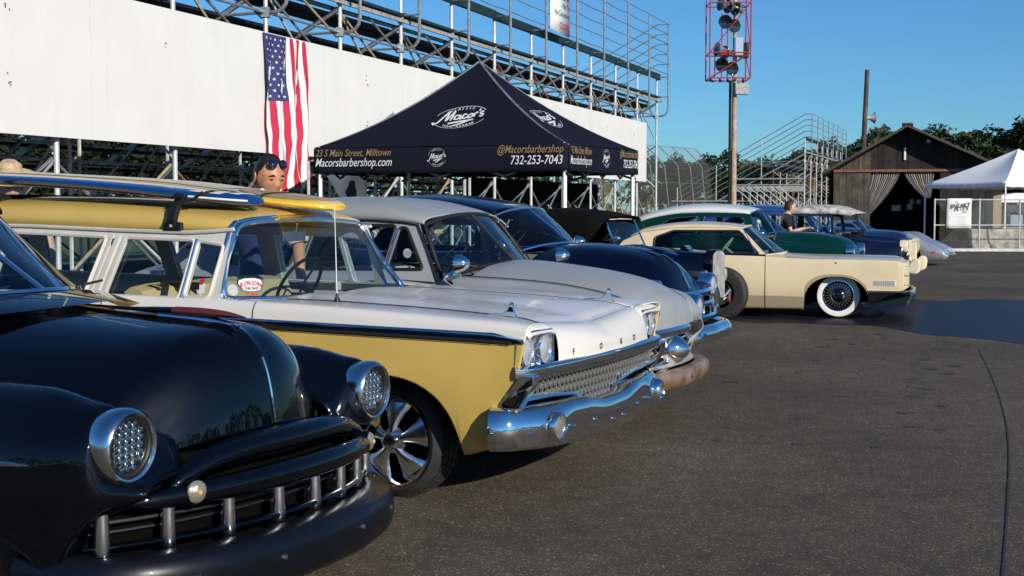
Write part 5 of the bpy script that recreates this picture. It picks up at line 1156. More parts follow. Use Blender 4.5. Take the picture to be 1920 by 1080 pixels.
for k, (rw, y0) in enumerate(((r1,-.42),(r2,.12))):
    st_ = thing('tie_strap', ('black strap over the blue surfboard at the front rack','black strap over the yellow surfboard at the front rack')[k], 'strap', FO, CAZ)
    f = .83 if k == 0 else .73; m = MB(); top = [deck(rw, f-.02*q, q*.98, .008) for q in [-1+2*i/16 for i in range(17)]]
    g = [[p+V((-.02,0,0)), p+V((.02,0,0))] for p in [V((top[0].x,top[0].y-.01,1.585))]+top+[V((top[-1].x,top[-1].y+.01,1.585))]]
    m.grid(g); part('webbing', m, 'strap', st_, solid=.003)
    m = MB(); p = top[1]; m.tube([p+V((0,-.02,.0)), p+V((-.06,-.04,-.04)), p+V((-.19,-.08,-.06))], [.013,.011,.006], 8); part('buckle_tail', m, 'seal', st_)
# ============================================================ GREY SHOEBOX SEDAN
c = GR = car('sedan', 'pale grey sedan with rusty bumper and chrome bullet in its grille', -.35, 2.25)
arch = [(0,.2,.36,.30), (-2.9,.2,.36,.26)]
keys = [(-4.0,[(.70,.34),(.78,.44),(.80,.58),(.78,.76),(.70,.86),(.6,.88),(.5,.9),(.3,.93),(0,.94)]),
 (-3.2,[(.84,.2),(.89,.36),(.91,.58),(.89,.84),(.84,1.0),(.74,1.03),(.6,1.06),(.3,1.1),(0,1.12)]),
 (-1.6,[(.84,.19),(.89,.36),(.915,.58),(.90,.86),(.86,1.03),(.76,1.05),(.6,1.06),(.3,1.1),(0,1.12)]),
 (-.8,[(.84,.19),(.89,.36),(.91,.58),(.89,.83),(.835,.975),(.74,1.01),(.6,1.03),(.3,1.08),(0,1.10)]),
 (-.35,[(.84,.19),(.89,.36),(.91,.58),(.885,.80),(.82,.935),(.72,.97),(.6,1.02),(.3,1.095),(0,1.125)]),
 (.1,[(.84,.2),(.89,.36),(.905,.58),(.882,.79),(.80,.925),(.70,.952),(.58,.995),(.3,1.06),(0,1.088)]),
 (.5,[(.84,.22),(.885,.36),(.90,.56),(.875,.76),(.785,.885),(.70,.905),(.55,.935),(.3,.99),(0,1.012)]),
 (.70,[(.78,.32,-.06),(.84,.42,-.03),(.86,.56),(.84,.72),(.76,.83),(.68,.845),(.5,.86),(.3,.90),(0,.925)]),
 (.79,[(.68,.46,-.1),(.74,.52,-.05),(.765,.60),(.75,.68),(.70,.735),(.62,.745),(.5,.75),(.3,.77,.02),(0,.785,.035)]),
 (.80,[(.66,.50,-.1),(.72,.55,-.05),(.75,.60),(.74,.64),(.68,.668),(.6,.67),(.5,.67),(.3,.668,.02),(0,.666,.035)])]
XS = stations(-4.0, .80, arch, 60, kx(keys)); rows = shell_rows(keys, arch, XS)
m = MB(); emit(m, rows, 0, 6*SUB, -4.0, .80); emit(m, rows, 6*SUB, 8*SUB, -4.0, -3.0); part('body', m, 'gray_paint', c, solid=.006, angle=60)
m = MB(); emit(m, rows, 6*SUB, 8*SUB, -.55, .80); part('hood', m, 'gray_paint', c, angle=70); wells(c, arch, .88)
for x in (-.75,-1.9): seam(c, rows, x, 2, 4*SUB)
m = MB()
for s in (-1, 1): m.tube([(r[6*SUB][0], s*r[6*SUB][1], r[6*SUB][2]+.001) for r, x in rows_x(rows) if -.5 < x < .76], .0035, 5)
part('panel_gap', m, 'seal', c)
for s in (-1, 1): round_lamp(c, (.765, s*.765, .742), .088, 'lamp_lens', 'chrome', ring=.028, depth=.11, pitch=.05)
def fx(y, a=.84, k=.30): return a-k*abs(y)**2.4
yy = [-.84+1.68*i/26 for i in range(27)]
m = MB(); m.sweep([(fx(y,.835), y, 0) for y in yy], [(-.05,.60),(-.04,.655),(0,.668),(.016,.645),(.012,.608),(-.01,.592)]); part('grille_surround', m, 'chrome', c)
m = MB(); m.tube([(fx(y,.80), y, .415) for y in yy], .022, 8); part('grille_sill', m, 'chrome_soft', c)
m = MB(); m.grid([[(fx(y,.64), y, z) for z in (.36,.5,.66)] for y in yy]); part('grille_backing', m, 'cavity', c)
m = MB(); m.sweep([(fx(y,.82), y, 0) for y in yy], [(-.03,.475),(-.03,.525),(0,.535),(.022,.515),(.022,.488),(0,.468)]); part('grille_bar', m, 'chrome', c)
m = MB(); m.T = Mx.Translation((.80,0,.505)); m.lathe([(.085,-.06),(.118,-.02),(.112,.03),(.085,.075),(.05,.115),(.022,.135),(0,.14)], 28, axis='x'); part('grille_bullet', m, 'chrome', c)
m = MB(); m.T = Mx.Translation((.76,0,.505)); m.lathe([(.10,0),(.125,.0),(.135,.03),(.12,.05)], 28, axis='x'); part('bullet_ring', m, 'chrome_soft', c)
for s in (-1, 1):
    m = MB(); m.T = Mx.Translation((.67, s*.80, .505)) @ Mx.Rotation(s*.5,4,'Z'); m.lathe([(.07,-.1),(.075,.0),(.062,.05),(.04,.09),(0,.10)], 20, axis='x'); part('parking_light', m, 'chrome', c)
m = MB(); bp_ = [(lerp1([(0,.93),(.4,.905),(.65,.855),(.82,.76),(.89,.64),(.90,.45)], abs(y)), y, 0) for y in [-.90,-.895,-.88,-.85,-.8]+[-.72+1.44*i/20 for i in range(21)]+[.8,.85,.88,.895,.90]]; bp_[0] = (.45,-.90,0); bp_[-1] = (.45,.90,0)
m.sweep(bp_, [(-.08,.372),(-.03,.390),(.002,.384),(.022,.36),(.028,.32),(.022,.285),(.0,.262),(-.05,.255)]); bq = part('bumper', m, 'rust_chrome', c)
m = MB(); m.T = Mx.Translation((.955,.0,.325)); m.lathe([(0,.016),(.012,.012),(.016,0),(.016,-.02)], 12, axis='x'); part('bolt', m, 'chrome', bq)
m = MB(); m.grid([[(fx(y,.86), y, .40),(fx(y,.76), y, .42)] for y in yy]); part('gravel_pan', m, 'plank_gray', c)
pane(c, [(-.66,-.70,1.0),(-.52,-.42,1.075),(-.43,0,1.11),(-.52,.42,1.085),(-.66,.70,1.02)], [(-.86,-.60,1.385),(-.82,-.36,1.44),(-.80,0,1.462),(-.84,.36,1.45),(-.94,.60,1.42)], 'windscreen', frame='seal', fr=.016, split=True, bulge=.015)
roof(c, [(-3.2,.52,1.10,1.16),(-2.9,.60,1.24,1.36),(-2.4,.635,1.37,1.53),(-1.8,.64,1.42,1.595),(-1.3,.635,1.425,1.58),(-1.0,.625,1.41,1.52),(-.86,.61,1.39,1.465)], 'gray_paint', 2.9, bow_f=.05)
def ym(x, z): return .835-.20*(z-1.0)/.42
vent = rnd_poly([(-.76,1.075),(-.97,1.365),(-1.03,1.365),(-1.06,1.07)], .03); w1 = rnd_poly([(-1.085,1.07),(-1.06,1.38),(-1.75,1.385),(-1.80,1.06)], .04); w2 = rnd_poly([(-1.9,1.06),(-1.87,1.38),(-2.3,1.34),(-2.62,1.10)], .08)
sidewall(c, [(-.64,.99),(-.87,1.39),(-1.0,1.41),(-1.3,1.425),(-1.8,1.42),(-2.4,1.37),(-2.9,1.24),(-3.1,1.05),(-2.6,1.02),(-1.6,1.03)], [vent, w1, w2], ym, 'gray_paint', frame='seal', fr=.013, gl='glass')
m = MB(); m.tube([(-1.07, -ym(0,1.08)-.004, 1.075),(-1.045, -ym(0,1.36)-.004, 1.36)], .012, 6); part('vent_post', m, 'chrome', c)
m = MB()
for s in (-1, 1): m.tube([(x, s*(ym(x,z)+.010), z) for x, z in [(-.62,1.0),(-.75,1.2),(-.88,1.385),(-1.0,1.402),(-1.3,1.417),(-1.8,1.412),(-2.4,1.36),(-2.9,1.2)]], .008, 5)
part('drip_rail', m, 'seal', c)
pane(c, [(-3.2,-.5,1.1),(-3.3,0,1.1),(-3.2,.5,1.1)], [(-2.95,-.46,1.30),(-3.0,0,1.36),(-2.95,.46,1.30)], 'glass', 'rear_window')
m = MB(); m.poly([(-.93+.035*cos(2*pi*k/14), -ym(0,1.2)+.010, 1.185+.035*sin(2*pi*k/14)) for k in range(14)]); part('window_sticker', m, 'print_grey', c, False)
plate_floor(c, -3.2, -.6, .74, .4, (-.95,-.68,'inside_gray'), 1.03); seat(c, -1.5, 1.04, .62, material='seat_light'); seat(c, -2.4, 1.02, .6, material='seat_light'); steering(c, -1.15, .34, 1.08)
m = MB(); m.box((-1.0,-.15,1.36),(.02,.12,.10)); part('sun_visor', m, 'seat_tan', c, False, bev=.02)
for s in (-1, 1): mirror(c, (-.50, s*.835, .955), (-.46, s*.865, 1.125), .062, aim=.15)
m = MB(); m.T = Mx.Translation((-.48,-.86,1.02)) @ Mx.Rotation(-.3,4,'Z'); m.lathe([(0,-.09),(.035,-.07),(.052,-.02),(.056,.02),(.05,.03),(0,.034)], 20, axis='x'); sq = part('spot_lamp', m, 'chrome', c); m = MB(); m.tube([(-.48,-.83,.955),(-.48,-.86,.99)], .012, 8); m.box((-.48,-.835,.955),(.10,.03,.012)); part('lamp_bracket', m, 'chrome', sq)
m = MB(); m.tube([(-.55,.35,1.07),(-.68,0,1.19)], .007, 6); m.tube([(-.55,-.25,1.07),(-.70,-.52,1.16)], .007, 6); part('wiper', m, 'seal', c)
for x, y in ((0,-.76),(0,.76),(-2.9,-.76),(-2.9,.76)): wheel(c, x, y, .31, .31, .19, 'disc')

# ============================================================ NAVY SEDAN
c = NV = car('sedan', 'glossy navy sedan with chrome-barred grille parked beside the grey sedan', -.93, 4.75)
arch = [(0,.2,.37,.32), (-2.95,.2,.37,.27)]
keys = [(-4.0,[(.70,.36),(.80,.46),(.82,.60),(.80,.78),(.72,.90),(.6,.94),(.5,.96),(.3,.98),(0,1.0)]),
 (-3.2,[(.86,.22),(.91,.38),(.935,.60),(.92,.84),(.86,1.0),(.76,1.04),(.62,1.1),(.3,1.14),(0,1.16)]),
 (-1.6,[(.86,.21),(.91,.38),(.935,.60),(.915,.86),(.87,1.05),(.78,1.08),(.62,1.1),(.3,1.15),(0,1.17)]),
 (-.75,[(.86,.21),(.91,.38),(.935,.60),(.90,.84),(.82,.98),(.72,1.02),(.62,1.06),(.3,1.15),(0,1.18)]),
 (-.3,[(.86,.21),(.92,.40),(.94,.60),(.90,.80),(.79,.915),(.69,.94),(.60,1.01),(.32,1.15),(0,1.19)]),
 (.1,[(.86,.23),(.92,.40),(.94,.60),(.90,.79),(.785,.90),(.68,.90),(.56,.95),(.3,1.11),(0,1.16)]),
 (.42,[(.84,.28),(.90,.42),(.92,.58),(.885,.76),(.775,.872),(.67,.85),(.52,.88),(.28,1.03),(0,1.085)]),
 (.60,[(.80,.36,-.04),(.86,.46),(.88,.58),(.855,.73),(.765,.83),(.66,.80),(.48,.79),(.25,.90),(0,.945)]),
 (.665,[(.74,.42,-.04),(.80,.50),(.82,.58),(.80,.66),(.74,.70),(.65,.72),(.46,.74),(.24,.765,.01),(0,.78,.02)]),
 (.69,[(.66,.46,-.04),(.72,.52),(.75,.56),(.74,.59),(.70,.61),(.62,.64),(.46,.70),(.24,.74,.01),(0,.745,.02)])]
XS = stations(-4.0, .69, arch, 60, kx(keys)); rows = shell_rows(keys, arch, XS)
m = MB(); emit(m, rows, 0, 6*SUB, -4.0, .69); emit(m, rows, 6*SUB, 8*SUB, -4.0, -3.0); part('body', m, 'navy_paint', c, solid=.006, angle=60)
m = MB(); emit(m, rows, 6*SUB, 8*SUB, -.6, .69); part('hood', m, 'navy_paint', c, angle=70); wells(c, arch, .9)
m = MB()
for s in (-1, 1): m.tube([(r[6*SUB][0], s*r[6*SUB][1], r[6*SUB][2]+.002) for r, x in rows_x(rows) if -.5 < x < .66], .004, 5)
part('panel_gap', m, 'chrome', c)
m = MB(); m.tube([(r[8*SUB][0]+.004, 0, r[8*SUB][2]+.006) for r, x in rows_x(rows) if .40 < x < .675], .010, 6); part('hood_strip', m, 'chrome', c)
m = MB(); m.grid([[(x, r_*cos(a), z+r_*.9*sin(a)) for a in [2*pi*k/10 for k in range(10)]] for x, z, r_ in [(.2,1.16,.004),(.32,1.15,.016),(.44,1.13,.022),(.54,1.10,.016),(.58,1.085,.004)]], close_v=True); part('hood_ornament', m, 'chrome', c)
for s in (-1, 1): round_lamp(c, (.672, s*.755, .785), .085, 'lamp_lens', 'chrome', ring=.030, depth=.12)
fx = lambda y, a=.80, k=.26: a-k*abs(y)**2.2
yy = [-.80+1.6*i/26 for i in range(27)]
for z, t in ((.735,.040),(.635,.030),(.520,.030)):
    m = MB(); m.sweep([(fx(y,.775+(.735-z)*.2), y, 0) for y in yy], [(-.06,z-t*.6),(-.05,z+t*.7),(0,z+t),(.025,z+t*.4),(.025,z-t*.5),(.0,z-t)]); part('grille_bar', m, 'chrome', c)
for y in (-.80,.80,-.40,.40,0): m = MB(); m.beam((fx(y,.79), y, .51),(fx(y,.78), y, .74), .035, .035, (1,0,0)); part('grille_tooth', m, 'chrome', c, False, bev=.01)
for s in (-1, 1):
    m = MB(); m.T = Mx.Translation((.70, s*.70, .565)); m.lathe([(.05,-.06),(.055,.0),(.04,.035),(0,.045)], 16, axis='x'); part('parking_light', m, 'chrome', c)
m = MB(); m.grid([[(fx(y,.66), y, z) for z in (.44,.6,.76)] for y in yy]); part('grille_backing', m, 'cavity', c)
m = MB(); bp_ = [(lerp1([(0,.93),(.5,.90),(.75,.82),(.88,.70),(.91,.50)], abs(y)), y, 0) for y in [-.91,-.905,-.89,-.86,-.8]+[-.72+1.44*i/20 for i in range(21)]+[.8,.86,.89,.905,.91]]; bp_[0] = (.5,-.91,0); bp_[-1] = (.5,.91,0)
m.sweep(bp_, [(-.09,.455),(-.04,.475),(0,.465),(.030,.43),(.038,.39),(.03,.35),(.0,.325),(-.05,.315)]); bq = part('bumper', m, 'chrome', c)
for y in (-.35,.35): m = MB(); m.T = Mx.Translation((.957,y,.40)); m.lathe([(0,.022),(.014,.016),(.018,0),(.018,-.03)], 12, axis='x'); part('bolt', m, 'chrome', bq)
pane(c, [(-.74,-.70,1.10),(-.60,-.42,1.165),(-.49,0,1.19),(-.60,.42,1.175),(-.74,.70,1.12)], [(-1.0,-.61,1.43),(-.95,-.36,1.485),(-.93,0,1.51),(-.95,.36,1.50),(-1.02,.61,1.46)], 'windscreen', frame='chrome', fr=.013, split=True, bulge=.015)
roof(c, [(-3.3,.52,1.14,1.22),(-3.0,.60,1.28,1.42),(-2.5,.64,1.42,1.59),(-1.95,.65,1.46,1.645),(-1.5,.645,1.465,1.62),(-1.15,.635,1.45,1.56),(-1.0,.62,1.435,1.515)], 'navy_paint', 2.8, bow_f=.06)
def ym(x, z): return .85-.20*(z-1.05)/.42
w1 = rnd_poly([(-.92,1.12),(-1.12,1.40),(-1.75,1.41),(-1.78,1.10)], .06); w2 = rnd_poly([(-1.88,1.10),(-1.86,1.41),(-2.3,1.38),(-2.62,1.14)], .12)
sidewall(c, [(-.70,1.04),(-1.0,1.435),(-1.15,1.45),(-1.5,1.465),(-1.95,1.46),(-2.5,1.42),(-3.0,1.28),(-3.2,1.1),(-2.6,1.06),(-1.6,1.07)], [w1, w2], ym, 'navy_paint', frame='chrome', fr=.010, gl='glass')
pane(c, [(-3.3,-.5,1.15),(-3.4,0,1.15),(-3.3,.5,1.15)], [(-3.05,-.46,1.36),(-3.1,0,1.42),(-3.05,.46,1.36)], 'glass', 'rear_window')
plate_floor(c, -3.3, -.7, .76, .42, (-1.02,-.74,'inside_gray'), 1.09); seat(c, -1.65, 1.06, .62, material='seat_red'); steering(c, -1.25, .34, 1.14)
for s in (-1, 1): mirror(c, (-.80, s*.86, 1.02), (-.80, s*.88, 1.175), .055, aim=.1)
m = MB(); m.tube([(-.60,.3,1.17),(-.75,-.05,1.28)], .007, 6); part('wiper', m, 'seal', c)
for x, y in ((0,-.76),(0,.76),(-2.95,-.76),(-2.95,.76)): wheel(c, x, y, .32, .32, .19, 'disc')

# ============================================================ HOT ROD ROADSTER
c = RD = car('hot_rod', 'black open-wheeled hot rod with flat grille shell and soft top', 0, 0, org=V((2.57,17.49,0)))
m = MB(); oo = rnd_poly([(-.27,.36),(-.27,.86),(-.15,.975),(.15,.975),(.27,.86),(.27,.36)], .12, 6)
m.grid([[(.03, a, b) for a, b in oo+oo[:1]], [(.13, a*.99, b*.995) for a, b in oo+oo[:1]], [(.145, a*.92, (b-.65)*.95+.65) for a, b in oo+oo[:1]], [(.12, a*.84, (b-.65)*.88+.65) for a, b in oo+oo[:1]]]); part('grille_shell', m, 'black_paint', c, angle=50)
m = MB(); m.grid([[(.150, y, z) for z in (.34,.60,.86,.955-.05*abs(y/.25)**3)] for y in [-.25+.5*k/8 for k in range(9)]])
for k in range(9): y = -.25+.0625*k; m.beam((.152,y,.35),(.152,y,.90), .006, .008, (1,0,0))
part('grille_panel', m, 'plank_gray', c, False)
m = MB(); hp = lambda w, z0, z1: [(-w,z0),(-w,z1-.14),(-w*.72,z1-.03),(0,z1),(w*.72,z1-.03),(w,z1-.14),(w,z0)]
m.grid([[(x, a, b) for a, b in hp(w, z0, z1)] for x, w, z0, z1 in ((.03,.25,.62,.955),(-.5,.31,.60,.985),(-.95,.38,.58,1.0))]); part('hood', m, 'navy_paint', c)
bpf = lambda w, z0, z1: [(-w*.9,z0),(-w,z0+.12),(-w*1.03,z1-.14),(-w,z1),(-w*.8,z1+.012)]
m = MB()
for s in (-1, 1): m.grid([[(x, s*-a, b) for a, b in bpf(w, z0, z1)] for x, w, z0, z1 in ((-.95,.40,.32,.99),(-1.1,.52,.30,.99),(-1.6,.62,.30,.98),(-2.2,.64,.30,.96),(-2.6,.60,.32,.92),(-3.1,.45,.40,.80),(-3.3,.3,.5,.7))])
m.grid([[(x, y*w, z+.01) for y in (-.8,-.4,0,.4,.8)] for x, w, z in ((-2.3,.64,.96),(-2.6,.60,.93),(-3.1,.45,.81),(-3.3,.3,.70))]); m.grid([[(-.95, y*.42, 1.0-.12*abs(y)**2), (-1.12, y*.60, .995-.02*abs(y))] for y in (-1,-.5,0,.5,1)])
part('body', m, 'navy_paint', c, solid=.008)
m = MB()
m.tube([(.10,-.70,.33),(.10,-.4,.26),(.10,0,.24),(.10,.4,.26),(.10,.70,.33)], .028, 8); part('front_axle', m, 'chrome_soft', c)
for s in (-1, 1):
    m = MB(); m.beam((.12, s*.30, .42),(-2.9, s*.32, .36), .06, .11); part('frame_rail', m, 'navy_paint', c, False)
    m = MB(); m.tube([(.10, s*.33, .44),(.02, s*.55, .30)], .018, 6); m.tube([(.08, s*.33, .30),(-.6, s*.36, .34)], .016, 6); part('steering_link', m, 'chrome_soft', c)
    m = MB(); m.T = Mx.Translation((.10, s*.42, .63)); m.lathe([(0,-.14),(.05,-.12),(.085,-.05),(.095,.0),(.085,.02)], 20, axis='x'); h = part('headlight', m, 'chrome', c); m = MB(); m.T = Mx.Translation((.10, s*.42, .63)); m.lathe([(0,.03),(.05,.02),(.084,.012)], 20, axis='x'); part('lens', m, 'lamp_lens', h)
    m = MB(); m.tube([(.04, s*.30, .45),(.06, s*.42, .54)], .014, 6); part('lamp_bracket', m, 'chrome', h)
    m = MB(); m.box((.13, s*.62, .29),(.03,.11,.17), Mx.Rotation(.25*s,3,'X')); part('brake_caliper', m, 'pink', c, False, bev=.01)
    m = MB(); m.T = Mx.Translation((-.0, s*.56, .36)); m.lathe([(0,0),(.15,0),(.16,.012),(.15,.03)], 24); part('brake_drum', m, 'chrome_soft', c)
    m = MB(); m.T = Mx.Translation((-.4, s*.40, .70)); 
    for k in range(4): m.tube([(.12-.15*k,-s*.05,.05),(.12-.15*k,s*.05,.0),(.0-.15*k,s*.10,-.12)], .022, 8)
    part('exhaust_header', m, 'chrome', c)
for x, y, r in ((0,-.72,.36),(0,.72,.36),(-2.65,-.74,.38),(-2.65,.74,.38)): wheel(c, x, y, r, r, .21, 'plain', w=.17)
pane(c, [(-1.08,-.55,1.0),(-1.08,0,1.01),(-1.08,.55,1.0)], [(-1.24,-.52,1.36),(-1.24,0,1.37),(-1.24,.52,1.36)], 'glass', frame='chrome', fr=.014)
m = MB(); tp = [(-1.16,.54,1.385,1.405),(-1.5,.60,1.43,1.475),(-1.95,.62,1.46,1.52),(-2.35,.62,1.44,1.50),(-2.6,.60,1.30,1.36),(-2.72,.58,1.02,1.04)]
m.grid([[(x, superarc(w, zc-zr, k, 16, 3)[0], zr+superarc(w, zc-zr, k, 16, 3)[1]) for k in range(17)] for x, w, zr, zc in tp])
for s in (-1, 1): m.grid([[(x, s*w, zr), (x, s*.62, .98 if x < -1.4 else zr-.03)] for x, w, zr, zc in tp])
part('soft_top', m, 'top_cloth', c, solid=.008)
seat(c, -2.0, 1.06, .5, material='red_paint'); steering(c, -1.5, .26, 1.08, .18)
mirror(c, (-1.1,-.58,1.02), (-1.08,-.62,1.12), .045)
m = MB(); m.box((-.45,0,.93),(.5,.3,.08)); m.tube([(-.3,-.1,.97),(-.3,.1,.97)], .05, 10); part('engine', m, 'chrome', c)

# ============================================================ CREAM COUPE WITH WHITEWALLS
c = CD = car('coupe', 'long low cream coupe with whitewall wheels and empty front bezels', 0, 0, org=V((4.661,19.026,0)), az=R(-15.5))
arch = [(.005,.2,.435,.385), (-3.35,.2,.40,.25)]
keys = [(-4.7,[(.80,.32),(.90,.42),(.93,.54),(.92,.66),(.90,.74),(.86,.78),(.6,.79),(.3,.8),(0,.8)]),
 (-4.0,[(.90,.20),(.955,.29),(.98,.46),(.975,.70),(.955,.83),(.92,.845),(.6,.86),(.3,.87),(0,.875)]),
 (-2.4,[(.90,.125),(.955,.31),(.98,.47),(.975,.72),(.945,.855),(.90,.87),(.6,.88),(.3,.89),(0,.89)]),
 (-1.0,[(.90,.125),(.955,.31),(.98,.47),(.975,.71),(.955,.835),(.91,.853),(.6,.865),(.3,.88),(0,.885)]),
 (-.3,[(.90,.13),(.955,.30),(.98,.46),(.975,.70),(.965,.808),(.93,.824),(.6,.815),(.3,.835),(0,.84)]),
 (.4,[(.90,.22),(.955,.31),(.98,.46),(.978,.70),(.968,.805),(.93,.818),(.6,.805),(.3,.825),(0,.83)]),
 (.80,[(.92,.38),(.955,.395),(.975,.46),(.975,.69),(.965,.795),(.93,.81),(.6,.795),(.3,.81,.03),(0,.815,.05)]),
 (.885,[(.92,.40),(.95,.41),(.965,.46),(.968,.67),(.955,.765,.02),(.92,.78,.02),(.6,.765,.0),(.3,.775,.04),(0,.78,.07)])]
XS = stations(-4.7, .885, arch, 70, kx(keys)); rows = shell_rows(keys, arch, XS)
m = MB(); emit(m, rows, 0, SUB, -4.7, .885, 1); emit(m, rows, SUB, 5*SUB, -4.7, .885, 0); emit(m, rows, 5*SUB, 8*SUB, -4.7, -3.1, 0); part('body', m, ['cream_paint','tan_paint'], c, solid=.006, angle=50)
m = MB(); emit(m, rows, 5*SUB, 8*SUB, -.80, .885); part('hood', m, 'cream_paint', c, angle=60); wells(c, arch, .95)
seam(c, rows, -.955, 0, 5*SUB, r=.006); seam(c, rows, -2.5, 0, 5*SUB, r=.005)
for s in (-1, 1):
    m = MB(); m.box((.635, s*.974, .505),(.30,.02,.085)); cl = part('cornering_lamp', m, 'cream_parts', c, False, bev=.006)
    m = MB(); m.box((.635, s*.981, .505),(.27,.012,.062)); part('lens', m, 'grey_box', cl, False)
    m = MB()
    for k in range(11): m.box((.515+.024*k, s*.988, .505),(.008,.006,.055))
    part('lens_rib', m, 'galv_pale', cl, False)['kind'] = 'stuff'
    for z in (.665,.535):
        m = MB(); oo = rnd_poly([(.76,z-.06),(.955,z-.06),(.955,z+.06),(.76,z+.06)], .02); ii = [((p[0]-.857)*.78+.857, (p[1]-z)*.78+z) for p in oo]
        m.grid([[(.86, s*a, b) for a, b in oo+oo[:1]], [(.955, s*a, b) for a, b in oo+oo[:1]], [(.955, s*a, b) for a, b in ii+ii[:1]], [(.90, s*a, b) for a, b in ii+ii[:1]]]); bz = part('headlight_bezel', m, 'cream_parts', c, False)
        m = MB(); m.T = Mx.Translation((.905, s*.857, z)); m.lathe([(0,.02),(.04,.012),(.065,0),(.07,-.01)], 18, axis='x'); part('headlight', m, 'lamp_lens', bz)
    m = MB(); m.prism([(.42,.385),(.80,.385),(.97,.40),(.985,.34),(.93,.22),(.80,.205),(.42,.205)], .10, lambda a, b, d: (a, s*(.972-d-.12*max(0,a-.8)), b)); part('bumper_end', m, 'chrome_dark', c, False, bev=.012)  # dark chrome here: reflection of the ground put into the colour
    m = MB(); m.beam((.42, s*.974, .393),(.93, s*.965, .393), .025, .02); part('bumper_bead', m, 'chrome', c, False)
    m = MB(); m.prism([(.95,.385),(1.02,.385),(1.0,.31),(.955,.215),(.93,.22)], .06, lambda a, b, d: (a, s*(.90-d), b)); part('bumper_guard', m, 'chrome', c, False, bev=.01)
m = MB(); m.sweep([(lerp1([(0,1.06),(.5,1.03),(.9,.965)], abs(y)), y, 0) for y in [-.90+1.8*i/16 for i in range(17)]], [(-.08,.215),(-.06,.385),(.0,.395),(.02,.36),(.02,.30),(-.02,.21)]); part('bumper', m, 'chrome', c)
m = MB(); m.grid([[(.80+.10*(1-abs(y)), y, z) for z in (.38,.6,.77)] for y in [-.74+1.48*i/8 for i in range(9)]]); part('grille_backing', m, 'cavity', c)
m = MB()
for z in (.42,.49,.56,.63,.70,.755): 
    for k in range(8): y0, y1 = -.74+.185*k, -.74+.185*(k+1); m.beam((.86+.10*(1-abs(y0)), y0, z),(.86+.10*(1-abs(y1)), y1, z), .03, .012)
for k in range(17): y = -.74+.0925*k; m.beam((.86+.10*(1-abs(y)), y, .40),(.86+.10*(1-abs(y)), y, .77), .03, .010, (1,0,0))
part('grille_mesh', m, 'cream_parts', c, False)['kind'] = 'stuff'
m = MB(); m.T = Mx.Translation((.0,-.982,.775)); m.lathe([(0,-.006),(.012,-.004),(.014,0)], 10); part('fender_badge', m, 'chrome', c)
pane(c, [(-0.96,-.84,.86),(-0.8,-.5,.875),(-0.73,0,.885),(-0.8,.5,.875),(-0.96,.84,.86)], [(-1.32,-.66,1.225),(-1.27,-.4,1.25),(-1.25,0,1.26),(-1.27,.4,1.25),(-1.32,.66,1.225)], 'green_glass', frame='cream_paint', fr=.016)
roof(c, [(-2.9,.62,1.10,1.13),(-2.7,.66,1.17,1.235),(-2.3,.68,1.225,1.305),(-1.9,.68,1.24,1.32),(-1.5,.67,1.235,1.295),(-1.32,.66,1.225,1.265)], 'cream_paint', 3.2)
def ym(x, z): return .90-.22*(z-.86)/.37
w1 = rnd_poly([(-1.04,.875),(-1.34,1.195),(-2.26,1.195),(-2.52,1.10),(-2.52,.885)], .03)
sidewall(c, [(-0.94,.85),(-1.32,1.225),(-1.5,1.235),(-1.9,1.24),(-2.3,1.225),(-2.7,1.17),(-2.95,1.06),(-3.3,.87)], [w1], ym, 'cream_paint', frame='seal', fr=.014, gl='green_glass')
m = MB(); m.tube([(-1.08,-ym(0,.88),.885),(-1.26,-ym(0,1.12)-.003,1.19)], .007, 6); part('vent_post', m, 'chrome', c)
m = MB(); m.tube([(-0.95,-.925,.862),(-1.4,-.925,.872),(-2.5,-.925,.882)], .014, 6); part('belt_trim', m, 'navy_paint', c)
pane(c, [(-3.35,-.65,.88),(-3.4,0,.89),(-3.35,.65,.88)], [(-2.9,-.58,1.12),(-2.92,0,1.14),(-2.9,.58,1.12)], 'green_glass', 'rear_window')
plate_floor(c, -3.4, -1.0, .8, .3, (-1.25,-1.05,'seat_light'), .88); seat(c, -2.0, .92, .66, material='seat_light'); steering(c, -1.65, .36, .93, .18, material='seat_light')
m = MB(); m.tube([(-0.82,.3,.885),(-0.9,.0,.92),(-0.92,-.2,.93)], .007, 6); part('wiper', m, 'chrome', c)
for x, y in ((.03,-.80),(.03,.80),(-3.35,-.80),(-3.35,.80)): wheel(c, x, y, .315, .315, .205, 'finned', wall=True)

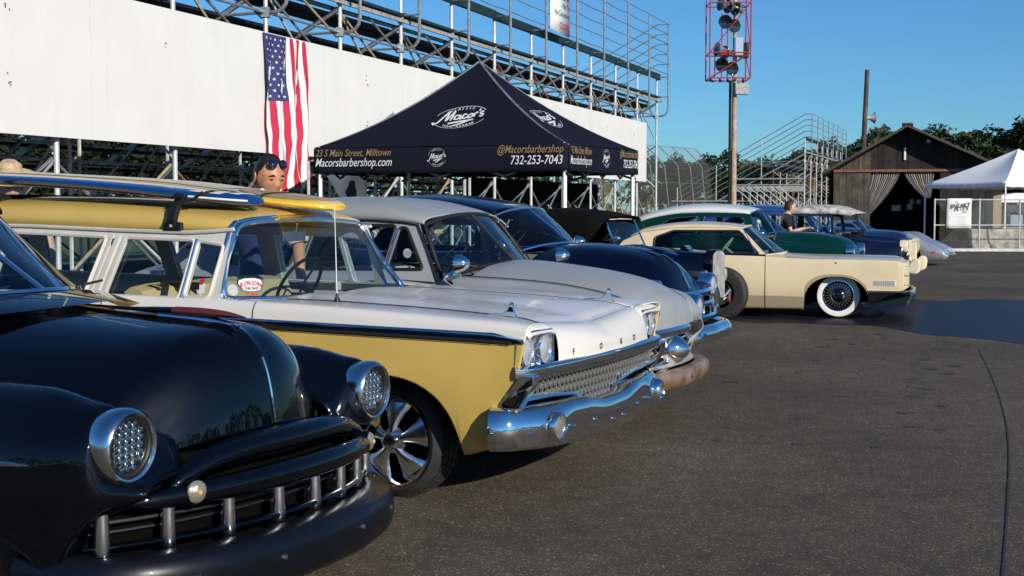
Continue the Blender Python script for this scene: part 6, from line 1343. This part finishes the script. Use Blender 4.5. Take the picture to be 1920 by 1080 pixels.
# ============================================================ GREEN SEDAN WITH WHITE ROOF
def rounded_sedan(name, label, df, dl, paint, roofpaint, head=(.75,.70,.83), hoodz=1.13, org=None, az=CAZ):
    global XS
    c = car(name, label, df, dl, org=(org if org is not None else FO)+.75*(CF-V((cos(az),sin(az),0))), az=az)
    arch = [(0,.22,.38,.36), (-2.9,.22,.38,.30)]
    keys = [(-4.0,[(.70,.36),(.80,.46),(.82,.60),(.80,.76),(.72,.88),(.6,.92),(.5,.94),(.3,.96),(0,.97)]),
     (-3.2,[(.84,.24),(.89,.40),(.91,.60),(.89,.82),(.84,.98),(.74,1.02),(.6,1.08),(.3,1.12),(0,1.14)]),
     (-1.5,[(.84,.24),(.89,.40),(.91,.60),(.89,.84),(.85,1.03),(.76,1.06),(.6,1.08),(.3,1.12),(0,1.14)]),
     (-.6,[(.84,.24),(.90,.42),(.92,.62),(.88,.82),(.79,.95),(.70,.97),(.6,1.02),(.3,1.12),(0,1.15)]),
     (0,[(.84,.26),(.90,.42),(.92,.62),(.88,.80),(.78,.91),(.68,.90),(.56,.95),(.3,hoodz-.03),(0,hoodz)]),
     (.45,[(.82,.30),(.88,.44),(.90,.60),(.865,.77),(.765,.88),(.66,.85),(.52,.88),(.28,1.02),(0,hoodz-.06)]),
     (.68,[(.76,.38,-.04),(.82,.48),(.84,.60),(.82,.72),(.74,.80),(.65,.78),(.48,.78),(.25,.90),(0,.95)]),
     (.76,[(.66,.46,-.04),(.72,.52),(.74,.58),(.73,.63),(.69,.66),(.62,.68),(.46,.70),(.24,.75,.01),(0,.77,.02)])]
    XS = stations(-4.0, .76, arch, 50, kx(keys)); rows = shell_rows(keys, arch, XS)
    m = MB(); emit(m, rows, 0, 6*SUB, -4.0, .76); emit(m, rows, 6*SUB, 8*SUB, -4.0, -3.0); part('body', m, paint, c, solid=.006, angle=60)
    m = MB(); emit(m, rows, 6*SUB, 8*SUB, -.55, .76); part('hood', m, paint, c, angle=70); wells(c, arch, .88)
    for s in (-1, 1): round_lamp(c, (head[0], s*head[1], head[2]), .082, 'lamp_lens', 'chrome', ring=.030, depth=.11)
    fx = lambda y, a=.83, k=.26: a-k*abs(y)**2.2; yy = [-.8+1.6*i/20 for i in range(21)]
    for z in (.72,.63,.54): m = MB(); m.tube([(fx(y), y, z) for y in yy], .024, 8); part('grille_bar', m, 'chrome', c)
    m = MB(); m.grid([[(fx(y,.72), y, z) for z in (.44,.6,.76)] for y in yy]); part('grille_backing', m, 'cavity', c)
    m = MB(); m.sweep([(lerp1([(0,.95),(.5,.92),(.75,.84),(.90,.66)], abs(y)), y, 0) for y in [-.9,-.86]+[-.8+1.6*i/18 for i in range(19)]+[.86,.9]], [(-.09,.46),(-.04,.48),(.02,.46),(.036,.40),(.02,.34),(-.05,.32)]); part('bumper', m, 'chrome', c)
    pane(c, [(-.70,-.70,1.08),(-.52,-.4,1.13),(-.42,0,1.15),(-.52,.4,1.13),(-.70,.70,1.08)], [(-.90,-.61,1.42),(-.87,-.36,1.47),(-.85,0,1.49),(-.87,.36,1.47),(-.90,.61,1.42)], 'windscreen', frame='chrome', fr=.010, split=True)
    roof(c, [(-3.1,.52,1.12,1.20),(-2.7,.62,1.30,1.42),(-2.2,.645,1.41,1.55),(-1.75,.65,1.44,1.592),(-1.3,.645,1.44,1.575),(-1.0,.63,1.43,1.53),(-.9,.61,1.42,1.49)], roofpaint, 2.8, bow_f=.05)
    def ym(x, z): return .83-.19*(z-1.05)/.4
    w1 = rnd_poly([(-.86,1.10),(-1.0,1.37),(-1.62,1.385),(-1.64,1.09)], .04); w2 = rnd_poly([(-1.72,1.09),(-1.70,1.385),(-2.15,1.35),(-2.5,1.12)], .08)
    sidewall(c, [(-.72,1.05),(-.9,1.42),(-1.0,1.43),(-1.3,1.44),(-1.75,1.44),(-2.2,1.41),(-2.7,1.30),(-3.0,1.08)], [w1, w2], ym, roofpaint if roofpaint != 'white_roof' else paint, frame='chrome', fr=.009)
    pane(c, [(-3.15,-.5,1.14),(-3.25,0,1.14),(-3.15,.5,1.14)], [(-2.8,-.46,1.34),(-2.85,0,1.40),(-2.8,.46,1.34)], 'glass', 'rear_window')
    plate_floor(c, -3.1, -.6, .74, .42, (-.98,-.7,'inside_gray'), 1.06); seat(c, -1.6, 1.05, .6, material='inside_gray'); steering(c, -1.2, .34, 1.12)
    for x, y in ((0,-.74),(0,.74),(-2.9,-.74),(-2.9,.74)): wheel(c, x, y, .33, .33, .20, 'disc')
    return c
GN = rounded_sedan('sedan', 'dark green sedan with white roof parked behind the cream coupe', -1.537, 14.946, 'green_paint', 'white_roof', az=R(-21))
m = MB(); m.tube([(-.80,-.30,1.15),(-.82,-.30,1.25)], .01, 6); m.T = Mx.Translation((-.82,-.30,1.29)); m.lathe([(0,.05),(.035,.03),(.045,0),(.03,-.03),(0,-.04)], 12, axis='z'); part('dash_ornament', m, 'white', GN)
mirror(GN, (-.72,-.83,1.03), (-.70,-.86,1.12), .045)
BL = rounded_sedan('sedan', 'blue sedan, mostly hidden, its roof showing beyond the green sedan', 0, 0, 'blue_roof', 'blue_roof', org=V((5.30,28.4,0))+CF*1.75)

# ============================================================ WORN PICKUP
c = PU = car('pickup_truck', 'worn dark blue pickup with peeling white roof and cream eggcrate grille', -1.137, 17.646, cat='truck', org=FO+.75*(CF-V((cos(R(-21)),sin(R(-21)),0))), az=R(-21))
arch = [(0,.28,.42,.42), (-2.9,.28,.42,.42)]
keys = [(-1.5,[(.80,.36),(.86,.46),(.88,.62),(.87,.86),(.84,1.05),(.78,1.08),(.6,1.08),(.3,1.08),(0,1.08)]),
 (-.6,[(.82,.34),(.88,.46),(.90,.64),(.88,.86),(.83,1.04),(.74,1.07),(.62,1.09),(.3,1.12),(0,1.13)]),
 (-.1,[(.84,.34),(.91,.46),(.935,.66),(.90,.84),(.82,.97),(.72,1.0),(.6,1.06),(.3,1.125),(0,1.14)]),
 (.35,[(.84,.36),(.91,.48),(.94,.68),(.91,.83),(.83,.925),(.72,.95),(.56,1.04),(.3,1.115),(0,1.125)]),
 (.62,[(.80,.44,-.05),(.88,.54),(.91,.70),(.89,.84),(.82,.92),(.72,.92),(.52,.99),(.28,1.06),(0,1.075)]),
 (.72,[(.72,.54,-.05),(.80,.62),(.84,.72),(.83,.84),(.79,.905),(.70,.90),(.50,.92),(.26,.97),(0,.98)])]
XS = stations(-1.5, .72, arch[:1], 40, kx(keys)); rows = shell_rows(keys, arch[:1], XS)
m = MB(); emit(m, rows, 0, 6*SUB, -1.5, .72); part('body', m, 'peeling_navy', c, solid=.006, angle=60); m = MB(); emit(m, rows, 6*SUB, 8*SUB, -.2, .72); part('hood', m, 'peeling_navy', c, angle=70); wells(c, arch, .9)
m = MB()
for s in (-1, 1): m.grid([[(x, s*y, z) for z in (.5,.9,1.02)] for x, y in ((-1.62,.80),(-2.4,.82),(-3.9,.80))])
m.grid([[(-3.9, y, z) for z in (.5,1.02)] for y in (-.8,0,.8)]); m.grid([[(-1.6, y, z) for z in (.5,1.02)] for y in (-.8,0,.8)]); m.grid([[(x, y, .62) for y in (-.8,.8)] for x in (-1.6,-3.9)]); part('truck_bed', m, 'peeling_navy', c, False, solid=.02)
for s in (-1, 1):
    m = MB(); m.grid([[(x, s*(.82+.16*sin(pi*k/10)**.5 if True else 0), .40+.48*sin(pi*k/10)) for x in (-2.9-.48*cos(pi*k/10),)] + [(-2.9-.48*cos(pi*k/10), s*.80, .40+.50*sin(pi*k/10))] for k in range(11)]); part('rear_fender', m, 'peeling_navy', c)
    round_lamp(c, (.72, s*.76, .845), .082, 'lamp_lens', 'cream_parts', ring=.045, depth=.12)
    m = MB(); m.sweep([(.74, s*.86, .70),(.78, s*.82, .80),(.76, s*.74, .96)], [(-.03,-.03),(.03,-.03),(.03,.03),(-.03,.03)], up=(1,0,0)); part('headlight_surround', m, 'cream_parts', c)
    m = MB(); m.prism([(.74,.40),(.74,.56),(.84,.66),(.93,.64),(.95,.55),(.93,.42),(.86,.38)], .17, lambda a, b, d: (a, s*(.88-d), b)); part('bumper_end', m, 'cream_parts', c, False, bev=.03)
m = MB(); fy = [-.62+1.24*i/12 for i in range(13)]
for z in (.58,.645,.71,.775,.84,.90): m.beam((.74,-.62,z),(.74,.62,z), .035, .018)
for y in fy: m.beam((.74,y,.56),(.74,y,.92), .035, .018, (1,0,0))
part('grille_mesh', m, 'cream_parts', c, False)['kind'] = 'stuff'
m = MB(); oo = rnd_poly([(-.68,.54),(.68,.54),(.62,.94),(-.62,.94)], .06); m.tube([(.745, a, b) for a, b in oo], .028, 6, closed=True); part('grille_surround', m, 'cream_parts', c)
m = MB(); m.box((.66,0,.74),(.02,1.3,.4)); part('grille_backing', m, 'cavity', c, False)
m = MB(); m.sweep([(lerp1([(0,.90),(.6,.87),(.88,.74)], abs(y)), y, 0) for y in [-.88+1.76*i/16 for i in range(17)]], [(-.06,.42),(-.05,.55),(.0,.56),(.02,.49),(0,.42)]); part('bumper', m, 'cream_parts', c)
pane(c, [(-.52,-.80,1.09),(-.25,-.62,1.115),(-.08,-.3,1.135),(-.04,0,1.14),(-.08,.3,1.135),(-.25,.62,1.115),(-.52,.80,1.09)], [(-.58,-.68,1.41),(-.42,-.55,1.425),(-.30,-.28,1.435),(-.27,0,1.44),(-.30,.28,1.435),(-.42,.55,1.425),(-.58,.68,1.41)], 'windscreen', frame='seal', fr=.012)
roof(c, [(-1.42,.64,1.40,1.43),(-1.34,.69,1.415,1.52),(-1.05,.72,1.42,1.575),(-.7,.73,1.42,1.58),(-.45,.73,1.405,1.55),(-.30,.74,1.385,1.49),(-.22,.73,1.395,1.435)], 'peeling_white', 3.0, bow_f=.14)
def ym(x, z): return .845-.13*(z-1.05)/.36
w1 = rnd_poly([(-.80,1.09),(-.80,1.385),(-1.28,1.39),(-1.30,1.09)], .03); v1 = rnd_poly([(-.58,1.10),(-.60,1.36),(-.77,1.375),(-.77,1.09)], .03)
sidewall(c, [(-.52,1.05),(-.56,1.41),(-1.38,1.41),(-1.42,1.05)], [w1, v1], ym, 'peeling_navy', frame='chrome', fr=.012)
m = MB(); m.poly([(-1.43,-.74,1.05),(-1.43,.74,1.05),(-1.43,.66,1.40),(-1.43,-.66,1.40)]); part('cab_back', m, 'peeling_navy', c, False)
plate_floor(c, -1.4, -.4, .76, .5, (-.62,-.4,'inside_gray'), 1.08); seat(c, -1.1, 1.05, .66, material='seat_dark'); steering(c, -.85, .36, 1.14)
for x, y in ((0,-.76),(0,.76),(-2.9,-.76),(-2.9,.76)): wheel(c, x, y, .35, .35, .20, 'disc')

# ============================================================ SILVER WEDGE-NOSED SPORTS CAR
c = car('sports_car', 'silver wedge-nosed sports car at the far right of the row', 0, 0, org=V((10.75,36.0,0)))
arch = [(0,.26,.40,.44), (-2.5,.26,.42,.44)]
keys = [(-3.4,[(.74,.36),(.82,.46),(.84,.58),(.82,.72),(.78,.80),(.7,.82),(.5,.82),(.3,.82),(0,.82)]),
 (-2.5,[(.80,.2),(.88,.36),(.90,.55),(.90,.74),(.84,.93),(.7,.92),(.5,.88),(.3,.88),(0,.88)]),
 (-1.3,[(.78,.2),(.82,.36),(.80,.52),(.82,.70),(.80,.80),(.72,.82),(.5,.84),(.3,.85),(0,.86)]),
 (-.6,[(.78,.2),(.84,.36),(.83,.54),(.86,.72),(.80,.86),(.68,.84),(.5,.82),(.3,.86),(0,.87)]),
 (0,[(.80,.24),(.87,.38),(.88,.56),(.89,.72),(.80,.885),(.66,.84),(.48,.78),(.28,.82),(0,.83)]),
 (.5,[(.80,.16),(.86,.26),(.88,.40),(.86,.54),(.78,.66),(.64,.65),(.46,.61),(.28,.64),(0,.65)]),
 (.98,[(.74,.16),(.80,.23),(.82,.32),(.80,.38),(.74,.43),(.6,.435),(.45,.435),(.28,.44),(0,.44)]),
 (1.05,[(.70,.19),(.75,.24),(.77,.28),(.75,.31),(.70,.33),(.58,.335),(.45,.335),(.28,.34,.02),(0,.345,.03)])]
XS = stations(-3.4, 1.05, arch, 50, kx(keys)); rows = shell_rows(keys, arch, XS)
m = MB(); emit(m, rows, 0, 6*SUB, -3.4, 1.05); emit(m, rows, 6*SUB, 8*SUB, -3.4, -2.2); part('body', m, 'silver_paint', c, solid=.006, angle=60); m = MB(); emit(m, rows, 6*SUB, 8*SUB, -.8, 1.05); part('hood', m, 'silver_paint', c, angle=60); wells(c, arch, .84)
m = MB(); m.sweep([(lerp1([(0,1.10),(.5,1.08),(.78,.98)], abs(y)), y, 0) for y in [-.78+1.56*i/14 for i in range(15)]], [(-.04,.20),(-.03,.33),(.01,.335),(.02,.28),(.0,.20)]); part('bumper', m, 'chrome', c)
for s in (-1, 1):
    m = MB(); m.box((.70, s*.862, .36),(.16,.02,.05)); part('side_marker', m, 'sticker_red', c, False, bev=.006)
    m = MB(); m.box((1.06, s*.60, .27),(.04,.26,.07)); part('parking_light', m, 'lamp_lens', c, False, bev=.01)
pane(c, [(-1.0,-.66,.84),(-.82,-.3,.86),(-.78,0,.87),(-.82,.3,.86),(-1.0,.66,.84)], [(-1.45,-.52,1.14),(-1.4,-.25,1.17),(-1.38,0,1.18),(-1.4,.25,1.17),(-1.45,.52,1.14)], 'windscreen', frame='seal', fr=.012)
roof(c, [(-2.3,.56,.98,1.02),(-2.0,.57,1.12,1.17),(-1.7,.56,1.15,1.205),(-1.45,.53,1.14,1.185)], 'silver_paint', 3)
def ym(x, z): return .76-.20*(z-.84)/.3
sidewall(c, [(-.98,.83),(-1.45,1.14),(-1.7,1.15),(-2.0,1.12),(-2.3,.98),(-2.4,.85)], [rnd_poly([(-1.12,.86),(-1.46,1.11),(-1.85,1.11),(-2.0,.87)], .03)], ym, 'silver_paint', frame='seal', gl='dark_glass')
plate_floor(c, -2.2, -.9, .7, .3, (-1.3,-1.0,'inside_gray'), .85); seat(c, -1.75, .95, .3, material='seat_dark', y=-.34); seat(c, -1.75, .95, .3, material='seat_dark', y=.34)
for x, y in ((0,-.76),(0,.76),(-2.5,-.76),(-2.5,.76)): wheel(c, x, y, .33, .33, .20, 'disc')
# ============================================================ PEOPLE
def skinned(name, J, E_, material, parent, root, sub=2, smooth=True):
    names = list(J); me = bpy.data.meshes.new(name); me.from_pydata([J[n][0] for n in names], [(names.index(a), names.index(b)) for a, b in E_], [])
    me.materials.append(M[material]); o = obj(name, me, parent)
    sk = o.modifiers.new('skin', 'SKIN'); sk.use_smooth_shade = True; ly = me.skin_vertices[0].data if me.skin_vertices else None
    if ly is None:
        bm = bmesh.new(); bm.from_mesh(me); bm.verts.layers.skin.verify(); bm.to_mesh(me); bm.free(); ly = me.skin_vertices[0].data
    for i, n in enumerate(names):
        r = J[n][1]; ly[i].radius = (r, r) if not isinstance(r, tuple) else r; ly[i].use_root = (n == root)
    ss = o.modifiers.new('sub', 'SUBSURF'); ss.levels = sub; ss.render_levels = sub
    return o
def head(parent, c, yaw, pitch, s, skin, hair, bald=.0):
    T_ = Mx.Translation(c) @ Mx.Rotation(yaw, 4, 'Z') @ Mx.Rotation(pitch, 4, 'Y') @ Mx.Scale(s, 4); m = MB(); m.T = T_; n, k = 26, 32; rows_ = []
    for i in range(n+1):
        ph = pi*i/n; row = []
        for j in range(k):
            th = 2*pi*j/k; x, y, z = sin(ph)*cos(th), sin(ph)*sin(th), cos(ph); fz = max(0, cos(th))*sin(ph)
            X, Y, Z = x*.098, y*.076, z*.122
            if z < 0: Y *= 1-.26*z*z; X *= 1-.10*z*z; X += .010*fz*(-z)
            nose = math.exp(-(y/.17)**2-((z+.16)/.16)**2)*(x > 0); X += .020*nose
            X -= .010*(math.exp(-((abs(y)-.36)/.17)**2-((z-.04)/.10)**2))*(x > 0); X += .006*math.exp(-((z-.20)/.09)**2)*(x > .4)
            X += .006*math.exp(-(y/.3)**2-((z+.50)/.10)**2)*(x > 0); X += .008*math.exp(-(y/.25)**2-((z+.80)/.14)**2)*(x > 0)
            row.append((X, Y, Z))
        rows_.append(row)
    m.grid(rows_, close_v=True); h = part('head', m, skin, parent, angle=180)
    for s_ in (-1, 1):
        m = MB(); m.T = T_ @ Mx.Translation((-.005, s_*.077, -.005)) @ Mx.Rotation(s_*.3,4,'Z'); rows_ = [[(r*.018*cos(a)+.004*q, s_*(.004+.008*q), r*.032*sin(a)) for a in [2*pi*t/12 for t in range(12)]] for r, q in ((.5,-.6),(1,.4),(.9,1),(.55,.7))]; m.grid(rows_, close_v=True); part('ear', m, skin, h)
        m = MB(); m.T = T_ @ Mx.Translation((.083, s_*.030, .004)); m.T = m.T @ Mx.Diagonal((1,1,.42,1)); m.lathe([(0,.006),(.008,.004),(.011,-.002),(.010,-.01)], 10, axis='x'); part('eye', m, 'shades', h)
        m = MB(); m.T = T_; m.tube([(.088, s_*.014, .011),(.094, s_*.030, .015),(.082, s_*.046, .009)], [.003,.006,.003], 6); part('eyelid', m, skin, h)
        m = MB(); m.T = T_; m.tube([(.094, s_*.012, .026),(.094, s_*.030, .032),(.082, s_*.048, .024)], [.004,.005,.003], 6); part('eyebrow', m, hair, h)
    m = MB(); m.T = T_; m.tube([(.094,-.024,-.064),(.103,0,-.061),(.094,.024,-.064)], [.003,.006,.003], 6); part('mouth', m, 'burgundy', h)
    m = MB(); m.T = T_; rows_ = []; rr = random.Random(4)
    for i in range(15):
        row = []
        for j in range(k):
            th = 2*pi*j/k; lim = .80+.05*rr.uniform(-1,1) if cos(th) > .5 else (1.2 if cos(th) > 0 else 1.95); ph = lim*i/14*1.0; f = 1.05+.022*rr.uniform(-1,1)
            row.append((sin(ph)*cos(th)*.098*f-.004, sin(ph)*sin(th)*.078*f, cos(ph)*.122*f))
        rows_.append(row)
    m.grid(rows_, close_v=True); part('hair', m, hair, h, angle=180)
    return h, T_
def arm(J, E_, side, sh, el, wr, fingers=None, hd=None):
    J['shoulder'+side] = (sh, .058); J['elbow'+side] = (el, .042); J['fore'+side] = (tuple(V(el).lerp(V(wr), .35)), .043); J['wrist'+side] = (wr, .028)
    E_ += [('chest','shoulder'+side), ('shoulder'+side,'elbow'+side), ('elbow'+side,'fore'+side), ('fore'+side,'wrist'+side)]
    d = V(hd).normalized() if hd else (V(wr)-V(el)).normalized(); s_ = d.cross(V((0,0,1))); s_ = s_.normalized() if s_.length > .2 else V((0,1,0)); nrm = s_.cross(d)
    w = V(wr); p = w+d*.055; J['palm'+side] = (tuple(p), (.036, .018)); E_.append(('wrist'+side,'palm'+side))
    for i, (o_, l) in enumerate(((-.030,.070),(-.010,.080),(.011,.075),(.031,.060))):
        a = p+d*.04+s_*o_; b = a+d*l*.5-nrm*.006; e = a+d*l*.9-nrm*.020
        for q, (pt, r) in enumerate(((a,.0105),(b,.009),(e,.0075))): J['f%d%d%s' % (i,q,side)] = (tuple(pt), r)
        E_ += [('palm'+side,'f%d0%s' % (i,side)), ('f%d0%s' % (i,side),'f%d1%s' % (i,side)), ('f%d1%s' % (i,side),'f%d2%s' % (i,side))]
    a = w+d*.03-s_*.040; b = a+d*.03-s_*.018
    J['t0'+side] = (tuple(a), .012); J['t1'+side] = (tuple(b+d*.02), .009); E_ += [('wrist'+side,'t0'+side), ('t0'+side,'t1'+side)]
def person(label, loc, rz, s, pose, skin='skin', hair='hair', top='navy_cloth', bottom='black_cloth', sleeve=.55, cuff=None, shades=False, group=None):
    o = thing('person', label, 'person', loc, rz, group); o.scale = (s, s, s); P = pose
    J, E_ = {}, []
    J['pelvis'] = (P['pelvis'], .105); J['waist'] = (P['waist'], .105); J['chest'] = (P['chest'], (.14,.105)); J['neck'] = (P['neck'], .052); J['skull'] = (P['skull'], .062)
    E_ += [('pelvis','waist'),('waist','chest'),('chest','neck'),('neck','skull')]
    for q in 'LR':
        arm(J, E_, q, *P['arm'+q])
        sg = 1 if q == 'L' else -1; hp = V(P['pelvis'])+V((0,sg*.09,-.05)); J['hip'+q] = (tuple(hp), .088); kn = V(P.get('knee'+q, (hp.x+.02, hp.y+.02*sg, .48))); an = V(P.get('ankle'+q, (hp.x-.02, hp.y+.03*sg, .09)))
        J['knee'+q] = (tuple(kn), .056); J['calf'+q] = (tuple(kn.lerp(an,.35)), .055); J['ankle'+q] = (tuple(an), .038); J['toe'+q] = (tuple(an+V((.15,.02*sg,-.05))), .036)
        E_ += [('pelvis','hip'+q),('hip'+q,'knee'+q),('knee'+q,'calf'+q),('calf'+q,'ankle'+q),('ankle'+q,'toe'+q)]
    body = skinned('body', J, E_, skin, o, 'pelvis')
    # clothes follow the body
    K, F_ = {}, []; J2 = lambda n, r: (J[n][0], r)
    K['tail'] = (tuple(V(J['pelvis'][0])-V((0,0,.07))), .132); K['pelvis'] = J2('pelvis', .135); F_ += [('tail','pelvis')]; K['waist'] = J2('waist', .128); K['chest'] = J2('chest', (.165,.128)); K['collar'] = (tuple(V(J['chest'][0]).lerp(V(J['neck'][0]), .55)), .085); F_ += [('pelvis','waist'),('waist','chest'),('chest','collar')]
    for q in 'LR':
        e = V(J['shoulder'+q][0]).lerp(V(J['elbow'+q][0]), sleeve) if sleeve < 1 else V(J['fore'+q][0]); K['sh'+q] = J2('shoulder'+q, .078); K['sl'+q] = (tuple(e), .068); F_ += [('chest','sh'+q),('sh'+q,'sl'+q)]
    skinned('shirt', K, F_, top, o, 'pelvis')
    if cuff:
        for q in 'LR':
            a, b = V(J['shoulder'+q][0]), V(J['elbow'+q][0]); m = MB(); m.tube([a.lerp(b, sleeve-.20), a.lerp(b, sleeve-.04), a.lerp(b, sleeve+.12)], [.080,.079,.070], 14, cap=False); part('sleeve_cuff', m, cuff, o, solid=.004)
    K, F_ = {}, []; K['pelvis'] = J2('pelvis', .124); K['hem'] = (tuple(V(J['pelvis'][0]).lerp(V(J['waist'][0]), .7)), .124); F_ += [('pelvis','hem')]
    for q in 'LR':
        K['hip'+q] = J2('hip'+q, .105); K['knee'+q] = J2('knee'+q, .074); K['an'+q] = (tuple(V(J['ankle'+q][0])+V((0,0,.03))), .066); F_ += [('pelvis','hip'+q),('hip'+q,'knee'+q),('knee'+q,'an'+q)]
        m = MB(); a = V(J['ankle'+q][0]); m.T = Mx.Translation((a.x+.05, a.y, .0)); rows_ = [[(x, w*y, z) for y, z in ((-1,.0),(-1,.05*h),(-.6,.09*h),(0,.10*h),(.6,.09*h),(1,.05*h),(1,.0))] for x, w, h in ((-.13,.035,.9),(-.08,.042,1.1),(0,.045,.95),(.08,.05,.7),(.15,.042,.5),(.18,.02,.3))]; m.grid(rows_); m.poly(rows_[0]); m.poly(rows_[-1]); part('shoe', m, 'black', o)
    skinned('trousers', K, F_, bottom, o, 'pelvis')
    h, T_ = head(o, P['head'], *P['look'], P.get('hs', 1), skin, hair)
    if shades:
        m = MB(); m.T = T_
        for s_ in (-1, 1):
            T2 = T_ @ Mx.Translation((.080, s_*.035, .092)) @ Mx.Rotation(-.55,4,'Y') @ Mx.Rotation(s_*.3,4,'Z'); m = MB(); m.T = T2; m.lathe([(0,.010),(.016,.008),(.026,.001),(.027,-.004)], 16, axis='x'); part('sunglass_lens', m, 'shades', h)
        m = MB(); m.T = T_; m.tube([(.080,-.012,.110),(.086,0,.112),(.080,.012,.110)], .003, 6); m.tube([(.060,-.062,.098),(.02,-.080,.072),(-.02,-.080,.05)], .002, 6); m.tube([(.060,.062,.098),(.02,.080,.072),(-.02,.080,.05)], .002, 6); part('sunglass_frame', m, 'shades', h)
    return o
def fl_(x, y, z=0): v = FO+CF*x+CL*y; return V((v.x, v.y, z))
# man leaning over the far side of the wagon, one hand on the yellow board, the other arm hanging
# local frame: x = way he faces (towards the wagon), y = his left
sc_ = 1.12
person('man with sunglasses on his head reaching over the wagon to the surfboard', fl_(-2.36, 1.20), CAZ-pi/2+.30, sc_, dict(
    pelvis=(-.06,.0,.93), waist=(-.03,.0,1.08), chest=(.03,.0,1.30), neck=(.06,.06,1.45), skull=(.09,.11,1.53), head=(.105,.125,1.545), look=(.85,.28), hs=1.16,
    armR=((.04,-.19,1.38),(.22,-.25,1.31),(.46,-.06,1.44),None,(.75,.6,-.05)),
    armL=((.03,.22,1.37),(.06,.30,1.11),(.20,.36,.90),None,(.5,.15,-.8))), shades=True, cuff='white_cloth', sleeve=.86, bottom='navy_cloth')
# man at the pickup door
person('man in black shirt reaching towards the worn pickup, back half turned', V((4.73,23.2,0)), R(-8), 1.0, dict(
    pelvis=(0,0,.92), waist=(.01,0,1.06), chest=(.03,0,1.28), neck=(.06,0,1.43), skull=(.08,0,1.50), head=(.10,0,1.53), look=(.15,.12),
    armR=((.04,-.19,1.36),(.10,-.25,1.10),(.33,-.20,1.17),None,(1,.1,.1)), armL=((.04,.19,1.36),(.05,.26,1.10),(.16,.24,.92))), skin='skin_pale', hair='hair_brown', top='black_cloth', bottom='navy_cloth', sleeve=.75)
# person in a straw hat beyond the rear of the wagon
pq = px(20,392,10.4); pq.z = 0
w3 = person('person in a tan straw hat beyond the rear half of the wagon', pq, R(-70), 1.06, dict(
    pelvis=(0,0,.93), waist=(.01,0,1.08), chest=(.03,0,1.32), neck=(.06,0,1.47), skull=(.08,0,1.55), head=(.10,0,1.58), look=(.2,.25),
    armR=((.03,-.20,1.40),(.02,-.27,1.13),(.08,-.28,.90)), armL=((.03,.20,1.40),(.05,.27,1.13),(.12,.27,.90))), skin='skin_pale', hair='hair_brown', top='black_cloth', bottom='navy_cloth', sleeve=.5)
m = MB(); m.T = Mx.Translation((.09,0,1.64)) @ Mx.Rotation(.35,4,'Y'); m.lathe([(0,.125),(.05,.13),(.085,.10),(.098,.02),(.11,.0),(.16,-.005),(.205,.015),(.21,.010),(.16,-.012),(.105,-.006)], 24, axis='z'); ht = part('straw_hat', m, 'straw', w3)
m = MB(); m.T = Mx.Translation((.09,0,1.64)) @ Mx.Rotation(.35,4,'Y'); m.lathe([(.1005,.012),(.0995,.034)], 24, axis='z'); part('hat_band', m, 'black', ht)
